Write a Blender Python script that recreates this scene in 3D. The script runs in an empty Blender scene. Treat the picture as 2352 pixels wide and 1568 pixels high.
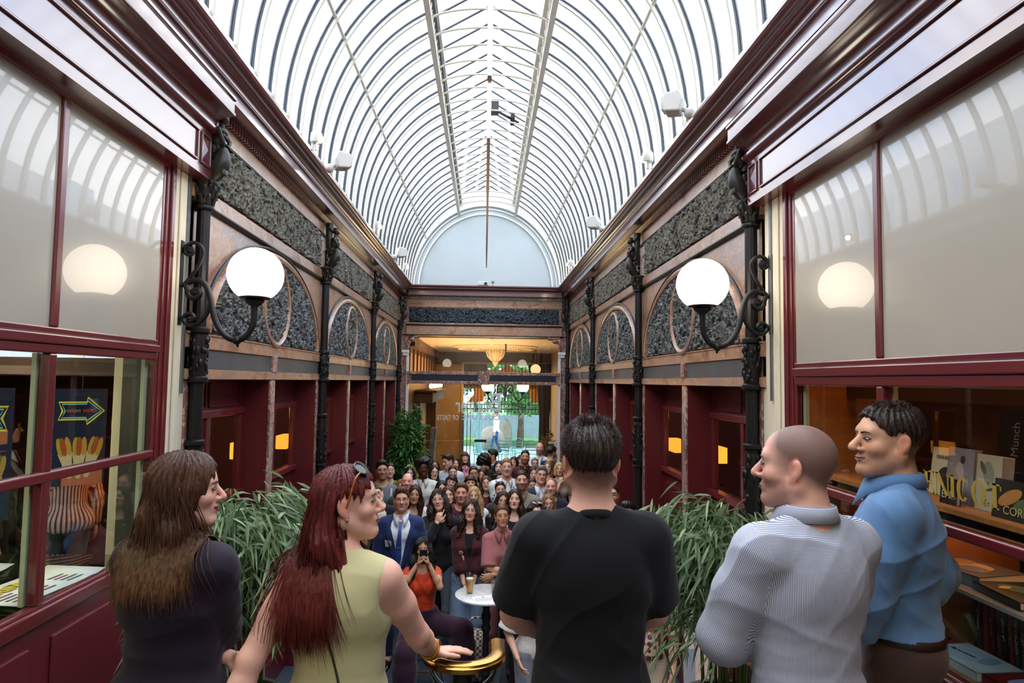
import bpy, math, random, time
import numpy as np
from mathutils import Vector, Matrix
T0=time.time()
sc=bpy.context.scene
COL=sc.collection
PI=math.pi
R_=math.radians
random.seed(7); RNG=np.random.default_rng(7)

# ------------------------------------------------------------------ mesh builder
class MB:
    def __init__(s): s.v=[]; s.f=[]; s.m=[]
    def add(s,vs,fs,mi=0):
        o=len(s.v); s.v.extend([tuple(map(float,p)) for p in vs]); s.f.extend([tuple(i+o for i in f) for f in fs]); s.m.extend([mi]*len(fs)); return s
    def box(s,x0,x1,y0,y1,z0,z1,mi=0):
        x0,x1=sorted((x0,x1)); y0,y1=sorted((y0,y1)); z0,z1=sorted((z0,z1))
        vs=[(x,y,z) for z in (z0,z1) for y in (y0,y1) for x in (x0,x1)]
        return s.add(vs,[(0,2,3,1),(4,5,7,6),(0,1,5,4),(2,6,7,3),(0,4,6,2),(1,3,7,5)],mi)
    def obox(s,c,ax,ay,az,mi=0):
        c=Vector(c);ax=Vector(ax);ay=Vector(ay);az=Vector(az)
        vs=[c+ax*i+ay*j+az*k for k in(-1,1) for j in(-1,1) for i in(-1,1)]
        return s.add(vs,[(0,2,3,1),(4,5,7,6),(0,1,5,4),(2,6,7,3),(0,4,6,2),(1,3,7,5)],mi)
    def prism(s,prof,a,b,f=lambda p,t:(p[0],t,p[1]),mi=0):
        n=len(prof); vs=[f(p,a) for p in prof]+[f(p,b) for p in prof]
        fs=[(i,(i+1)%n,n+(i+1)%n,n+i) for i in range(n)]+[tuple(range(n))[::-1],tuple(range(n,2*n))]
        return s.add(vs,fs,mi)
    def tube(s,pts,r,n=8,mi=0,closed=False,flat=1.0,up=None):
        pts=[Vector(p) for p in pts]; m=len(pts)
        rs=r if hasattr(r,'__len__') else [r]*m
        vs=[];fs=[];prev=None
        for i,p in enumerate(pts):
            a=pts[(i-1)%m] if (i>0 or closed) else p; b=pts[(i+1)%m] if (i<m-1 or closed) else p
            t=(b-a).normalized() if (b-a).length>1e-9 else Vector((0,0,1))
            if prev is None:
                ref=Vector(up) if up else (Vector((0,0,1)) if abs(t.z)<.9 else Vector((1,0,0)))
                u=(ref-t*ref.dot(t)).normalized()
            else:
                u=(prev-t*prev.dot(t)).normalized()
            prev=u; w=t.cross(u)
            for k in range(n):
                an=2*PI*k/n
                vs.append(p+(u*math.cos(an)+w*math.sin(an)*flat)*rs[i])
        for i in range(m-1 if not closed else m):
            j=(i+1)%m
            for k in range(n):
                fs.append((i*n+k,i*n+(k+1)%n,j*n+(k+1)%n,j*n+k))
        if not closed:
            fs.append(tuple(range(n))[::-1]); fs.append(tuple(range((m-1)*n,m*n)))
        return s.add(vs,fs,mi)
    def lathe(s,prof,c=(0,0,0),n=24,mi=0,ax=None,sx=1,sy=1):
        vs=[];fs=[];m=len(prof)
        for (r,z) in prof:
            for k in range(n):
                a=2*PI*k/n; vs.append((c[0]+r*math.cos(a)*sx,c[1]+r*math.sin(a)*sy,c[2]+z))
        for i in range(m-1):
            for k in range(n):
                fs.append((i*n+k,i*n+(k+1)%n,(i+1)*n+(k+1)%n,(i+1)*n+k))
        if prof[0][0]>1e-6: fs.append(tuple(range(n))[::-1])
        if prof[-1][0]>1e-6: fs.append(tuple(range((m-1)*n,m*n)))
        return s.add(vs,fs,mi)
    def ball(s,c,r,n=16,m=10,mi=0,z0=-1,z1=1):
        rr=r if hasattr(r,'__len__') else (r,r,r)
        a0=math.asin(z0);a1=math.asin(z1); prof=[]
        for i in range(m+1):
            a=a0+(a1-a0)*i/m; prof.append((math.cos(a),math.sin(a)))
        vs=[];fs=[]
        for (q,z) in prof:
            for k in range(n):
                an=2*PI*k/n; vs.append((c[0]+q*math.cos(an)*rr[0],c[1]+q*math.sin(an)*rr[1],c[2]+z*rr[2]))
        for i in range(m):
            for k in range(n): fs.append((i*n+k,i*n+(k+1)%n,(i+1)*n+(k+1)%n,(i+1)*n+k))
        fs.append(tuple(range(n))[::-1]); fs.append(tuple(range(m*n,(m+1)*n)))
        return s.add(vs,fs,mi)
    def build(s,name,mats,parent=None,smooth=False,bevel=0,seg=2):
        me=bpy.data.meshes.new(name); me.from_pydata(s.v,[],s.f)
        if not isinstance(mats,(list,tuple)): mats=[mats]
        for m in mats: me.materials.append(m)
        if len(mats)>1: me.polygons.foreach_set('material_index',s.m)
        if smooth:
            me.polygons.foreach_set('use_smooth',[True]*len(me.polygons))
            if smooth!=2 and hasattr(me,'set_sharp_from_angle'): me.set_sharp_from_angle(angle=R_(40))
        me.update()
        o=link(name,me,parent)
        if bevel:
            b=o.modifiers.new('b','BEVEL'); b.width=bevel; b.segments=seg; b.limit_method='ANGLE'; b.angle_limit=R_(50)
        return o
def link(name,me,parent=None):
    o=bpy.data.objects.new(name,me); COL.objects.link(o)
    if parent is not None: o.parent=parent
    return o
def npmesh(name,v,f,mats,parent=None,smooth=True,attr=None):
    me=bpy.data.meshes.new(name)
    v=np.asarray(v,np.float32); f=np.asarray(f,np.int32); k=f.shape[1]
    me.vertices.add(len(v)); me.vertices.foreach_set('co',v.ravel())
    me.loops.add(f.size); me.loops.foreach_set('vertex_index',f.ravel())
    me.polygons.add(len(f)); me.polygons.foreach_set('loop_start',np.arange(0,f.size,k,dtype=np.int32))
    try: me.polygons.foreach_set('loop_total',np.full(len(f),k,np.int32))
    except Exception: pass
    if smooth: me.polygons.foreach_set('use_smooth',np.ones(len(f),bool))
    if attr:
        for nm,c in attr.items():
            c=np.asarray(c,np.float32)
            if c.ndim==1:
                a=me.attributes.new(nm,'FLOAT','POINT'); a.data.foreach_set('value',c)
            else:
                a=me.attributes.new(nm,'FLOAT_COLOR','POINT'); a.data.foreach_set('color',np.c_[c,np.ones(len(c),np.float32)].ravel() if c.shape[1]==3 else c.ravel())
    if not isinstance(mats,(list,tuple)): mats=[mats]
    for m in mats: me.materials.append(m)
    me.update(calc_edges=True); me.validate()
    return link(name,me,parent)
def empty(name,loc=(0,0,0),rz=0,parent=None):
    o=bpy.data.objects.new(name,None); COL.objects.link(o); o.location=loc; o.rotation_euler=(0,0,rz); o.empty_display_size=.1
    if parent is not None: o.parent=parent
    return o
def tag(o,label,cat,group=None,kind=None):
    o['label']=label; o['category']=cat
    if group: o['group']=group
    if kind: o['kind']=kind
    return o
def struct(o,label=None,cat=None):
    o['kind']='structure'
    if label: o['label']=label
    if cat: o['category']=cat
    return o
def copy_tree(o,parent=None):
    c=o.copy(); COL.objects.link(c)
    if parent is not None: c.parent=parent
    for ch in list(o.children):
        d=copy_tree(ch,c); d.matrix_parent_inverse=ch.matrix_parent_inverse.copy()
    return c
def text_mesh(name,body,size,mat,parent=None,depth=.002,align='CENTER',shear=0,bold=0,M=None):
    cu=bpy.data.curves.new(name,'FONT'); cu.body=body; cu.size=size; cu.extrude=depth; cu.align_x=align; cu.align_y='CENTER'; cu.shear=shear; cu.offset=bold; cu.resolution_u=3
    o=bpy.data.objects.new(name,cu); COL.objects.link(o)
    dg=bpy.context.evaluated_depsgraph_get(); me=bpy.data.meshes.new_from_object(o.evaluated_get(dg))
    bpy.data.objects.remove(o); bpy.data.curves.remove(cu)
    me.materials.clear(); me.materials.append(mat)
    o=link(name,me,parent)
    if M is not None: o.matrix_local=M
    return o
def basis(loc,x,y,z=None):
    x=Vector(x).normalized(); y=Vector(y).normalized(); z=x.cross(y) if z is None else Vector(z)
    m=Matrix((x,y,z)).transposed().to_4x4(); m.translation=loc; return m

# ------------------------------------------------------------------ materials
def srgb(c):
    if isinstance(c,str):
        c=c.lstrip('#'); c=[int(c[i:i+2],16)/255 for i in (0,2,4)]
    return tuple(x/12.92 if x<=.04045 else ((x+.055)/1.055)**2.4 for x in c)
class NT:
    def __init__(s,name):
        s.mat=bpy.data.materials.new(name); s.mat.use_nodes=True; s.t=s.mat.node_tree; s.t.nodes.clear()
        s.out=s.n('ShaderNodeOutputMaterial')
    def n(s,ty,**k):
        n=s.t.nodes.new(ty)
        for a,b in k.items(): setattr(n,a,b)
        return n
    def l(s,a,b): s.t.links.new(a,b)
    def set(s,sock,val):
        if hasattr(val,'is_output'): s.l(val,sock)
        else:
            if sock.type=='RGBA' and len(val)==3: val=(*val,1)
            sock.default_value=val
    def coords(s,obj=True,scale=(1,1,1),rot=(0,0,0)):
        tc=s.n('ShaderNodeTexCoord'); m=s.n('ShaderNodeMapping'); m.inputs['Scale'].default_value=scale; m.inputs['Rotation'].default_value=rot
        s.l(tc.outputs['Object' if obj else 'Generated'],m.inputs['Vector']); return m.outputs[0]
    def noise(s,vec,scale=5,detail=4,rough=.55,dist=0):
        n=s.n('ShaderNodeTexNoise'); n.inputs['Scale'].default_value=scale; n.inputs['Detail'].default_value=detail; n.inputs['Roughness'].default_value=rough; n.inputs['Distortion'].default_value=dist
        if vec is not None: s.l(vec,n.inputs['Vector'])
        return n.outputs['Fac']
    def ramp(s,fac,stops):
        r=s.n('ShaderNodeValToRGB'); e=r.color_ramp.elements
        while len(e)<len(stops): e.new(.5)
        for i,(p,c) in enumerate(stops):
            e[i].position=p; e[i].color=(*c,1) if len(c)==3 else c
        s.l(fac,r.inputs[0]); return r.outputs[0]
    def mix(s,a,b,fac,mode='MIX'):
        m=s.n('ShaderNodeMix',data_type='RGBA',blend_type=mode)
        s.set(m.inputs[0],fac); s.set(m.inputs[6],a); s.set(m.inputs[7],b); return m.outputs[2]
    def math(s,op,a,b=0.0):
        m=s.n('ShaderNodeMath',operation=op); s.set(m.inputs[0],a); s.set(m.inputs[1],b); return m.outputs[0]
    def bump(s,h,dist=.002,strength=1):
        b=s.n('ShaderNodeBump'); b.inputs['Strength'].default_value=strength; b.inputs['Distance'].default_value=dist; s.l(h,b.inputs['Height']); return b.outputs[0]
    def bsdf(s,col,rough=.5,metal=0,spec=.5,coat=0,coatr=.05,normal=None,sheen=0,trans=0,emis=None,estr=0,sss=0,alpha=1,coatior=1.5):
        p=s.n('ShaderNodeBsdfPrincipled'); I=p.inputs
        s.set(I['Base Color'],col); s.set(I['Roughness'],rough); s.set(I['Metallic'],metal); s.set(I['Specular IOR Level'],spec)
        s.set(I['Coat Weight'],coat); s.set(I['Coat Roughness'],coatr); I['Coat IOR'].default_value=coatior; s.set(I['Sheen Weight'],sheen); s.set(I['Transmission Weight'],trans); s.set(I['Alpha'],alpha)
        if sss: s.set(I['Subsurface Weight'],sss); I['Subsurface Radius'].default_value=(.01,.004,.002); I['Subsurface Scale'].default_value=1
        if emis is not None: s.set(I['Emission Color'],emis); s.set(I['Emission Strength'],estr)
        if normal is not None: s.l(normal,I['Normal'])
        s.l(p.outputs[0],s.out.inputs[0]); return s.mat
_MC={}
def pm(name,col,rough=.5,metal=0,spec=.5,coat=0,coatr=.05,var=0,vs=6,bump=0,bs=60,bd=.002,vscale=(1,1,1),sheen=0,emis=None,estr=0,coatior=1.5):
    """plain principled material with slight colour variation and bump"""
    if name in _MC: return _MC[name]
    c=srgb(col) if isinstance(col,str) else col
    t=NT(name); base=c; nrm=None
    if var or bump:
        v=t.coords(scale=vscale)
    if var:
        f=t.noise(v,vs,5,.6)
        base=t.ramp(f,[(.3,tuple(x*(1-var) for x in c)),(.7,tuple(min(1,x*(1+var)) for x in c))])
    if bump: nrm=t.bump(t.noise(v,bs,3,.6),bd,bump)
    _MC[name]=t.bsdf(base,rough,metal,spec,coat,coatr,nrm,sheen,emis=srgb(emis) if isinstance(emis,str) else emis,estr=estr,coatior=coatior)
    return _MC[name]
def marble(name,cols,vein,scale=3,rough=.3,vscale=(1,1,1),veinw=.03,veinamt=.6):
    t=NT(name); v=t.coords(scale=vscale)
    f=t.noise(v,scale,6,.62,.8); n=len(cols)
    base=t.ramp(f,[(.28+.44*i/(n-1),srgb(c)) for i,c in enumerate(cols)])
    w=t.noise(v,scale*2.2,8,.6,1.6); a=t.math('ABSOLUTE',t.math('SUBTRACT',w,.5)); k=t.ramp(a,[(0,(1,1,1)),(veinw,(0,0,0))])
    m=t.noise(v,scale*.9,2,.5); k2=t.math('MULTIPLY',k,t.math('MULTIPLY',m,veinamt*1.6))
    base=t.mix(base,srgb(vein),k2)
    return t.bsdf(base,rough,0,.5,coat=.25,coatr=.15)
def wglass(name,tint=(1,1,1),refl=1.0,rough=0.0,dirt=0):
    """thin window glass: clear pass-through plus mirror reflection by angle"""
    t=NT(name); tr=t.n('ShaderNodeBsdfTransparent'); t.set(tr.inputs[0],tint); g=t.n('ShaderNodeBsdfGlossy'); g.inputs['Roughness'].default_value=rough
    ge=t.n('ShaderNodeNewGeometry'); dp=t.n('ShaderNodeVectorMath',operation='DOT_PRODUCT'); t.l(ge.outputs['Incoming'],dp.inputs[0]); t.l(ge.outputs['Normal'],dp.inputs[1])
    fr=t.math('POWER',t.math('SUBTRACT',1.0,t.math('ABSOLUTE',dp.outputs['Value'])),5.0)
    fac=t.math('MULTIPLY',t.math('ADD',t.math('MULTIPLY',fr,.93),.05),refl)
    m=t.n('ShaderNodeMixShader'); t.l(fac,m.inputs[0]); t.l(tr.outputs[0],m.inputs[1]); t.l(g.outputs[0],m.inputs[2])
    if dirt:
        d=t.n('ShaderNodeBsdfTranslucent'); d.inputs[0].default_value=(.9,.92,.95,1)
        v=t.coords(); k=t.ramp(t.noise(v,1.3,5,.6),[(.35,(0,0,0)),(.8,(dirt,dirt,dirt))])
        m2=t.n('ShaderNodeMixShader'); t.l(k,m2.inputs[0]); t.l(m.outputs[0],m2.inputs[1]); t.l(d.outputs[0],m2.inputs[2]); m=m2
    t.l(m.outputs[0],t.out.inputs[0]); return t.mat
def emit(name,col,s):
    t=NT(name); e=t.n('ShaderNodeEmission'); t.set(e.inputs[0],srgb(col) if isinstance(col,str) else col); e.inputs[1].default_value=s; t.l(e.outputs[0],t.out.inputs[0]); return t.mat

M_RED=pm('oxblood_paint','#651c20',.32,coat=.6,coatr=.12,var=.12,vs=3,bump=.15,bs=9,bd=.002,vscale=(1,.3,1))
M_PLUM=pm('plum_gloss_paint','#5a2226',.3,coat=1,coatior=1.9,coatr=.13,var=.1,vs=2.5,bump=.12,bs=7,bd=.002,vscale=(1,.2,1))
M_REDIN=pm('dark_red_board','#5a1419',.45,coat=.2,coatr=.2,var=.12,vs=4,bump=.2,bs=40,bd=.001,vscale=(4,4,.4))
M_IRON=pm('black_iron','#1c1b1b',.38,.35,.5,bump=.3,bs=60,bd=.001,var=.2)
M_MARB=marble('brown_marble',['#5a3b30','#8b5f47','#aa7f60','#8f7267','#a5958a'],'#cfc0b0',2.4,.28,(1,1,1.6),.02,.5)
M_MARBP=marble('veined_post_marble',['#4d302b','#734c43','#8d6155','#987a6e'],'#d9c6b8',4,.3,(1,1,.6),.035,.9)
M_SLATE=pm('slate_panel','#4a4c4d',.35,var=.2,vs=4,bump=.1,bs=30)
M_SLATED=pm('dark_blue_slate','#1b2129',.35,var=.2,vs=4)
M_CREAM=pm('cream_pilaster_paint','#d9ccb0',.6,var=.18,vs=5,bump=.3,bs=20,bd=.003,vscale=(1,1,.15))
M_STEEL=pm('grey_steel','#8d9092',.35,.8,var=.1)
M_WHITE=pm('white_paint','#d8d8d4',.45,var=.04,vs=2,bump=.1,bs=20)
M_RIBW=pm('white_rib_paint','#c4bcab',.4,var=.06,vs=3)
M_RIBD=pm('dark_glazing_bar','#3b4046',.4,.2)
M_LUN=pm('lunette_plaster','#aab2b2',.6,var=.05,vs=1.2,bump=.15,bs=8)
M_BRASS=pm('polished_brass','#b98a45',.22,1,var=.15,vs=8,bump=.1,bs=30)
M_BLACK=pm('matte_black','#101010',.6)
M_CHALK=pm('white_plastic','#bdb9b0',.35)
M_WOOD=pm('oiled_wood','#6b3f20',.45,var=.3,vs=5,vscale=(8,1,1),bump=.2,bs=30)
M_ORANGEWOOD=pm('lit_oak','#a8672c',.5,var=.2,vs=4,vscale=(1,6,6))
M_GLASS=wglass('clear_glass',(.93,.96,.95),1.0)
M_VGLASS=wglass('roof_glass',(.92,.95,.98),.8,0,.16)
M_PAPER=pm('paper_white','#e4e2dc',.6)
M_GOLD=pm('gold_letter','#c9a63f',.35,.4)
M_GREY=pm('mid_grey','#6a6a6a',.6)
M_GLOBE=emit('lit_opal_globe','#ffeed6',4.5)
# ------------------------------------------------------------------ gallery shell
XL,XR=-1.81,1.79; YEND=13.75
SIDE={-1:dict(X=XL,Y0=4.08,B=3.13),1:dict(X=XR,Y0=4.19,B=3.155)}
PLAT=1.05
# relief generator: stamps of leaves, fruit and scrolls on a height grid
def relief_height(W,H,res,seed,mask=None,density=1.0,bold=1.0):
    rg=np.random.default_rng(seed); nx=int(W/res)+1; ny=int(H/res)+1
    X,Y=np.meshgrid(np.linspace(0,W,nx),np.linspace(0,H,ny)); Z=np.zeros_like(X)
    def stamp(cx,cy,rad,fn):
        i0=max(0,int((cx-rad)/res)); i1=min(nx,int((cx+rad)/res)+2); j0=max(0,int((cy-rad)/res)); j1=min(ny,int((cy+rad)/res)+2)
        if i1<=i0 or j1<=j0: return
        x=X[j0:j1,i0:i1]-cx; y=Y[j0:j1,i0:i1]-cy
        Z[j0:j1,i0:i1]=np.maximum(Z[j0:j1,i0:i1],fn(x,y))
    A=W*H
    for _ in range(int(A*95*density)):      # scroll stems with curled ends
        cx,cy=rg.uniform(0,W),rg.uniform(0,H); r0=rg.uniform(.035,.085)*bold; a0=rg.uniform(0,6.3); sg=rg.choice([-1,1])
        for t in np.linspace(0,1,34):
            a=a0+sg*t*7.5; r=r0*(1-.85*t)
            px,py=cx+r*math.cos(a),cy+r*math.sin(a); w=.011*bold*(1-.3*t)
            stamp(px,py,w,lambda x,y,w=w:.030*np.sqrt(np.clip(1-(x*x+y*y)/w**2,0,1)))
    for _ in range(int(A*700*density)):     # lobed leaves
        cx,cy=rg.uniform(0,W),rg.uniform(0,H); L=rg.uniform(.022,.06)*bold; wd=L*rg.uniform(.26,.42); a=rg.uniform(0,6.3); c,s=math.cos(a),math.sin(a); bend=rg.uniform(-8,8); h=rg.uniform(.010,.040); lob=rg.integers(5,9)
        def leaf(x,y):
            u=(x*c+y*s)/L; v=(-x*s+y*c)/wd+bend*u*u*L
            ed=1-.28*np.abs(np.sin(u*lob)); prof=np.clip(1-u*u,0,1)*np.clip(ed-v*v,0,1)
            return h*(prof**.6)*(1-.6*np.exp(-(v*4.5)**2))
        stamp(cx,cy,L*1.1,leaf)
    for _ in range(int(A*14*density)):      # fruit clusters
        cx,cy=rg.uniform(0,W),rg.uniform(0,H)
        for k in range(rg.integers(4,8)):
            px,py=cx+rg.normal(0,.022)*bold,cy+rg.normal(0,.022)*bold; r=rg.uniform(.011,.019)*bold
            stamp(px,py,r,lambda x,y,r=r:.014+1.4*np.sqrt(np.clip(r*r-x*x-y*y,0,None))*(x*x+y*y<r*r))
    return X,Y,Z
def relief_mesh(name,W,H,res,seed,mats,inside=None,density=1.0,bold=1.0):
    """panel in local x (width) z (height), relief towards -y ; inside(x,z) keeps the cells of a shaped panel"""
    X,Y,Z=relief_height(W,H,res,seed,None,density,bold); ny,nx=X.shape
    v=np.c_[X.ravel(),-Z.ravel(),Y.ravel()]; idx=np.arange(nx*ny).reshape(ny,nx)
    f=np.stack([idx[:-1,:-1],idx[:-1,1:],idx[1:,1:],idx[1:,:-1]],-1).reshape(-1,4)
    if inside is not None:
        cx=X[:-1,:-1]+res/2; cy=Y[:-1,:-1]+res/2; f=f[inside(cx,cy).ravel()]
        u,inv=np.unique(f.ravel(),return_inverse=True); v=v[u]; f=inv.reshape(-1,4); z=Z.ravel()[u]
    else: z=Z.ravel()
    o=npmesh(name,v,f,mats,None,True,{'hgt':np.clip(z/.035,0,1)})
    return o
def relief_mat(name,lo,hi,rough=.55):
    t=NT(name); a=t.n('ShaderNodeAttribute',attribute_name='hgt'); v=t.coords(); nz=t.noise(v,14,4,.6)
    k=t.math('MULTIPLY',a.outputs['Fac'],t.math('MULTIPLY',nz,1.5))  # recess shade and pale dusty high points put into the colour by height
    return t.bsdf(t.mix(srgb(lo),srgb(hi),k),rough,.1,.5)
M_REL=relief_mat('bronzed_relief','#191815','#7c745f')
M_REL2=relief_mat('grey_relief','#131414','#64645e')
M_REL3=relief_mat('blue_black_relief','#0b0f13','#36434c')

def sweep_side(mb,prof,side,y0,y1,mi=0):
    """prof: (inward offset from wall, z)"""
    X=SIDE[side]['X']
    mb.prism([(X-side*p,z) for p,z in prof],y0,y1,mi=mi)
def cove(p0,p1,n=6,convex=False):
    out=[]
    for i in range(n+1):
        a=PI/2*i/n
        if convex: out.append((p0[0]+(p1[0]-p0[0])*math.sin(a),p0[1]+(p1[1]-p0[1])*(1-math.cos(a))))
        else: out.append((p0[0]+(p1[0]-p0[0])*(1-math.cos(a)),p0[1]+(p1[1]-p0[1])*math.sin(a)))
    return out
CORN=[(-.05,4.72),(.02,4.72),(.02,4.735),(.05,4.745),(.05,4.76),(.165,4.765),(.165,4.835),(.18,4.84),(.18,4.852)]+cove((.185,4.855),(.235,4.895),5)+[(.245,4.9),(.245,4.915)]+cove((.25,4.918),(.285,4.94),4,True)+[(.29,4.945),(.29,4.965),(.25,4.975),(-.05,4.975)]
wl=struct(empty('wall_left')); wr=struct(empty('wall_right')); we=struct(empty('wall_end'))
WALL={-1:wl,1:wr}

def wall_side(side):
    S=SIDE[side]; X,Y0,B=S['X'],S['Y0'],S['B']; W=WALL[side]; y1=YEND
    # marble band masonry above the doors
    m=MB(); sweep_side(m,[(0,2.98),(0,4.72),(-.35,4.72),(-.35,2.98)],side,Y0-.1,y1); m.build('marble_band',M_MARB,W)
    m=MB()
    sweep_side(m,[(0,2.98),(.022,2.985),(.022,3.045),(0,3.05)],side,Y0-.1,y1)
    sweep_side(m,[(0,3.175),(.018,3.18),(.018,3.262),(.026,3.266),(.026,3.275),(0,3.28)],side,Y0-.1,y1)
    sweep_side(m,[(0,4.09),(.02,4.1),(.02,4.185),(0,4.195)],side,Y0-.1,y1)
    sweep_side(m,[(0,4.585),(.02,4.59),(.02,4.7),(0,4.71)],side,Y0-.1,y1)
    m.build('marble_course',M_MARB,W)
    m=MB(); sweep_side(m,[(.0,4.065),(.03,4.07),(.035,4.082),(.03,4.094),(0,4.098)],side,Y0-.1,y1); sweep_side(m,[(.0,4.572),(.02,4.574),(.022,4.582),(0,4.59)],side,Y0-.1,y1); m.build('iron_moulding',M_IRON,W)
    # cornice and dentils
    m=MB(); sweep_side(m,CORN,side,-2.2,y1); m.build('cornice',M_PLUM,W,smooth=True)
    m=MB(); y=Y0-.05
    while y<y1-.1:
        sweep_side(m,[(.02,4.70),(.055,4.70),(.055,4.742),(.02,4.742)],side,y,y+.028); y+=.05
    m.build('dentil_course',M_PLUM,W)
    # bays
    for i in range(3):
        ya=Y0+B*i; yb=ya+B; yc=(ya+yb)/2; hw=(B/2-.2)
        g=MB()
        for a,b in ((ya+.09,yc-.055),(yc+.055,yb-.09)):
            sweep_side(g,[(.002,3.05),(.006,3.05),(.006,3.175),(.002,3.175)],side,a,b)
        g.build('slate_strip',M_SLATE,W)
        m=MB(); sweep_side(m,[(0,3.04),(.03,3.045),(.03,3.18),(0,3.19)],side,yc-.05,yc+.05); m.build('marble_block',M_MARBP,W,bevel=.004)
        # arch moulding, oval ring and mullions
        m=MB(); h0=3.285; ah=.735; n=40
        def P(a,r,off): return (X-side*off,yc-side*0+math.cos(a)*hw*r,h0+math.sin(a)*ah*r+(0))
        pts=[(X-side*.012,yc+math.cos(PI*k/n)*(hw+.0),h0+math.sin(PI*k/n)*ah) for k in range(n+1)]
        m.tube(pts,.034,8); m2=MB()
        pts=[(X-side*.02,yc+math.cos(PI*k/n)*(hw+.075),h0+math.sin(PI*k/n)*(ah+.05)) for k in range(n+1)]
        m2.tube(pts,.012,6); m2.build('arch_iron_edge',M_IRON,W,smooth=True)
        ov=[(X-side*.02,yc+math.cos(2*PI*k/40)*.33,h0+.33+math.sin(2*PI*k/40)*.335) for k in range(40)]
        m.tube(ov,.026,8,closed=True)
        m.build('arch_tracery',M_MARB,W,smooth=True)
    # reliefs
    return
for s in(-1,1): wall_side(s)
# shared relief panels
LF=SIDE[-1]['B']-.26
def place_relief(o,side,ystart,z,W):
    X=SIDE[side]['X']
    # local x -> world along wall, local -y -> into the gallery
    if side<0: o.matrix_local=basis((X+.004,ystart,z),(0,1,0),(-1,0,0),(0,0,1))
    else: o.matrix_local=basis((X-.004,ystart+W,z),(0,-1,0),(1,0,0),(0,0,1))
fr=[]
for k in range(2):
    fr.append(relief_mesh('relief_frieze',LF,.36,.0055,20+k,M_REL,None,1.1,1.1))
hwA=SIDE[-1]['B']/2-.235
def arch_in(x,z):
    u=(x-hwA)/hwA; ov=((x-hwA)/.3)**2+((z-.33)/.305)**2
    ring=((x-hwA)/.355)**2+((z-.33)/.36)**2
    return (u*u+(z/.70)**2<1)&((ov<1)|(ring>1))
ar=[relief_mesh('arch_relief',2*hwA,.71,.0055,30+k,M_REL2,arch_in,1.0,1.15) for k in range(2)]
used=set()
def use(o):
    if o.name in used:
        c=o.copy(); COL.objects.link(c); return c
    used.add(o.name); return o
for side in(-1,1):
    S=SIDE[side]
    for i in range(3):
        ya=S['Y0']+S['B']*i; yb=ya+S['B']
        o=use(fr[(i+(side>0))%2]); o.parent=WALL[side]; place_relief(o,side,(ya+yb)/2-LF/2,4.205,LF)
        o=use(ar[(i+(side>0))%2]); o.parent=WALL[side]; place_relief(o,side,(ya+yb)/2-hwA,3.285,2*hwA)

# ------------------------------------------------------------------ side bays below the lintel: recessed red shop windows
M_DARKROOM=pm('dark_interior_wall','#3a2418',.8,var=.3,vs=2)
M_WARM=emit('warm_lampshade','#ff9a3a',14)
M_SHELFLIT=pm('warm_shelf_wood','#8a4f22',.5,var=.3,vs=3,vscale=(1,1,8))
wn=[2]
def bay_window(side,y0,y1,n):
    X=SIDE[side]['X']; D=.22
    w=struct(empty('window_%d'%n)); q=lambda d:X+side*d
    m=MB(); m.box(q(D),q(D+.05),y0,y1,2.74,2.98); 
    for a,b in ((y0+.09,(y0+y1)/2-.05),((y0+y1)/2+.05,y1-.09)):
        m.box(q(D-.012),q(D+.01),a-.02,b+.02,2.775,2.785); m.box(q(D-.012),q(D+.01),a-.02,b+.02,2.945,2.955); m.box(q(D-.012),q(D+.01),a-.02,a-.01,2.775,2.955); m.box(q(D-.012),q(D+.01),b+.01,b+.02,2.775,2.955)
    m.build('transom_panel',M_REDIN,w)
    m=MB(); m.box(q(D-.03),q(D+.03),y0,y1,2.70,2.755); m.box(q(D-.05),q(D+.03),y0,y1,2.04,2.09); m.box(q(D-.02),q(D+.03),y0,y0+.07,2.09,2.70); m.box(q(D-.02),q(D+.03),y1-.07,y1,2.09,2.70)
    yc=(y0+y1)/2; m.box(q(D-.02),q(D+.03),yc-.025,yc+.025,2.09,2.70); m.build('window_frame',M_RED,w,bevel=.005)
    m=MB(); m.box(q(D),q(D+.05),y0,y1,0,2.05); 
    m.box(q(D-.015),q(D),y0+.1,y1-.1,1.9,1.93); m.box(q(D-.015),q(D),y0+.1,y1-.1,.25,.28); m.box(q(D-.015),q(D),y0+.1,y0+.13,.28,1.9); m.box(q(D-.015),q(D),y1-.13,y1-.1,.28,1.9)
    m.build('stall_board',M_REDIN,w)
    m=MB(); m.box(q(D+.008),q(D+.014),y0+.07,yc-.025,2.09,2.70); m.box(q(D+.008),q(D+.014),yc+.025,y1-.07,2.09,2.70); m.build('pane',M_GLASS,w)
    # reveals
    m=MB(); m.box(q(.0),q(D),y1-.012,y1,0,2.98); m.box(q(.0),q(D),y0,y0+.012,0,2.98); m.build('reveal_board',M_REDIN,w)
    return w
nwin=10
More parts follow.
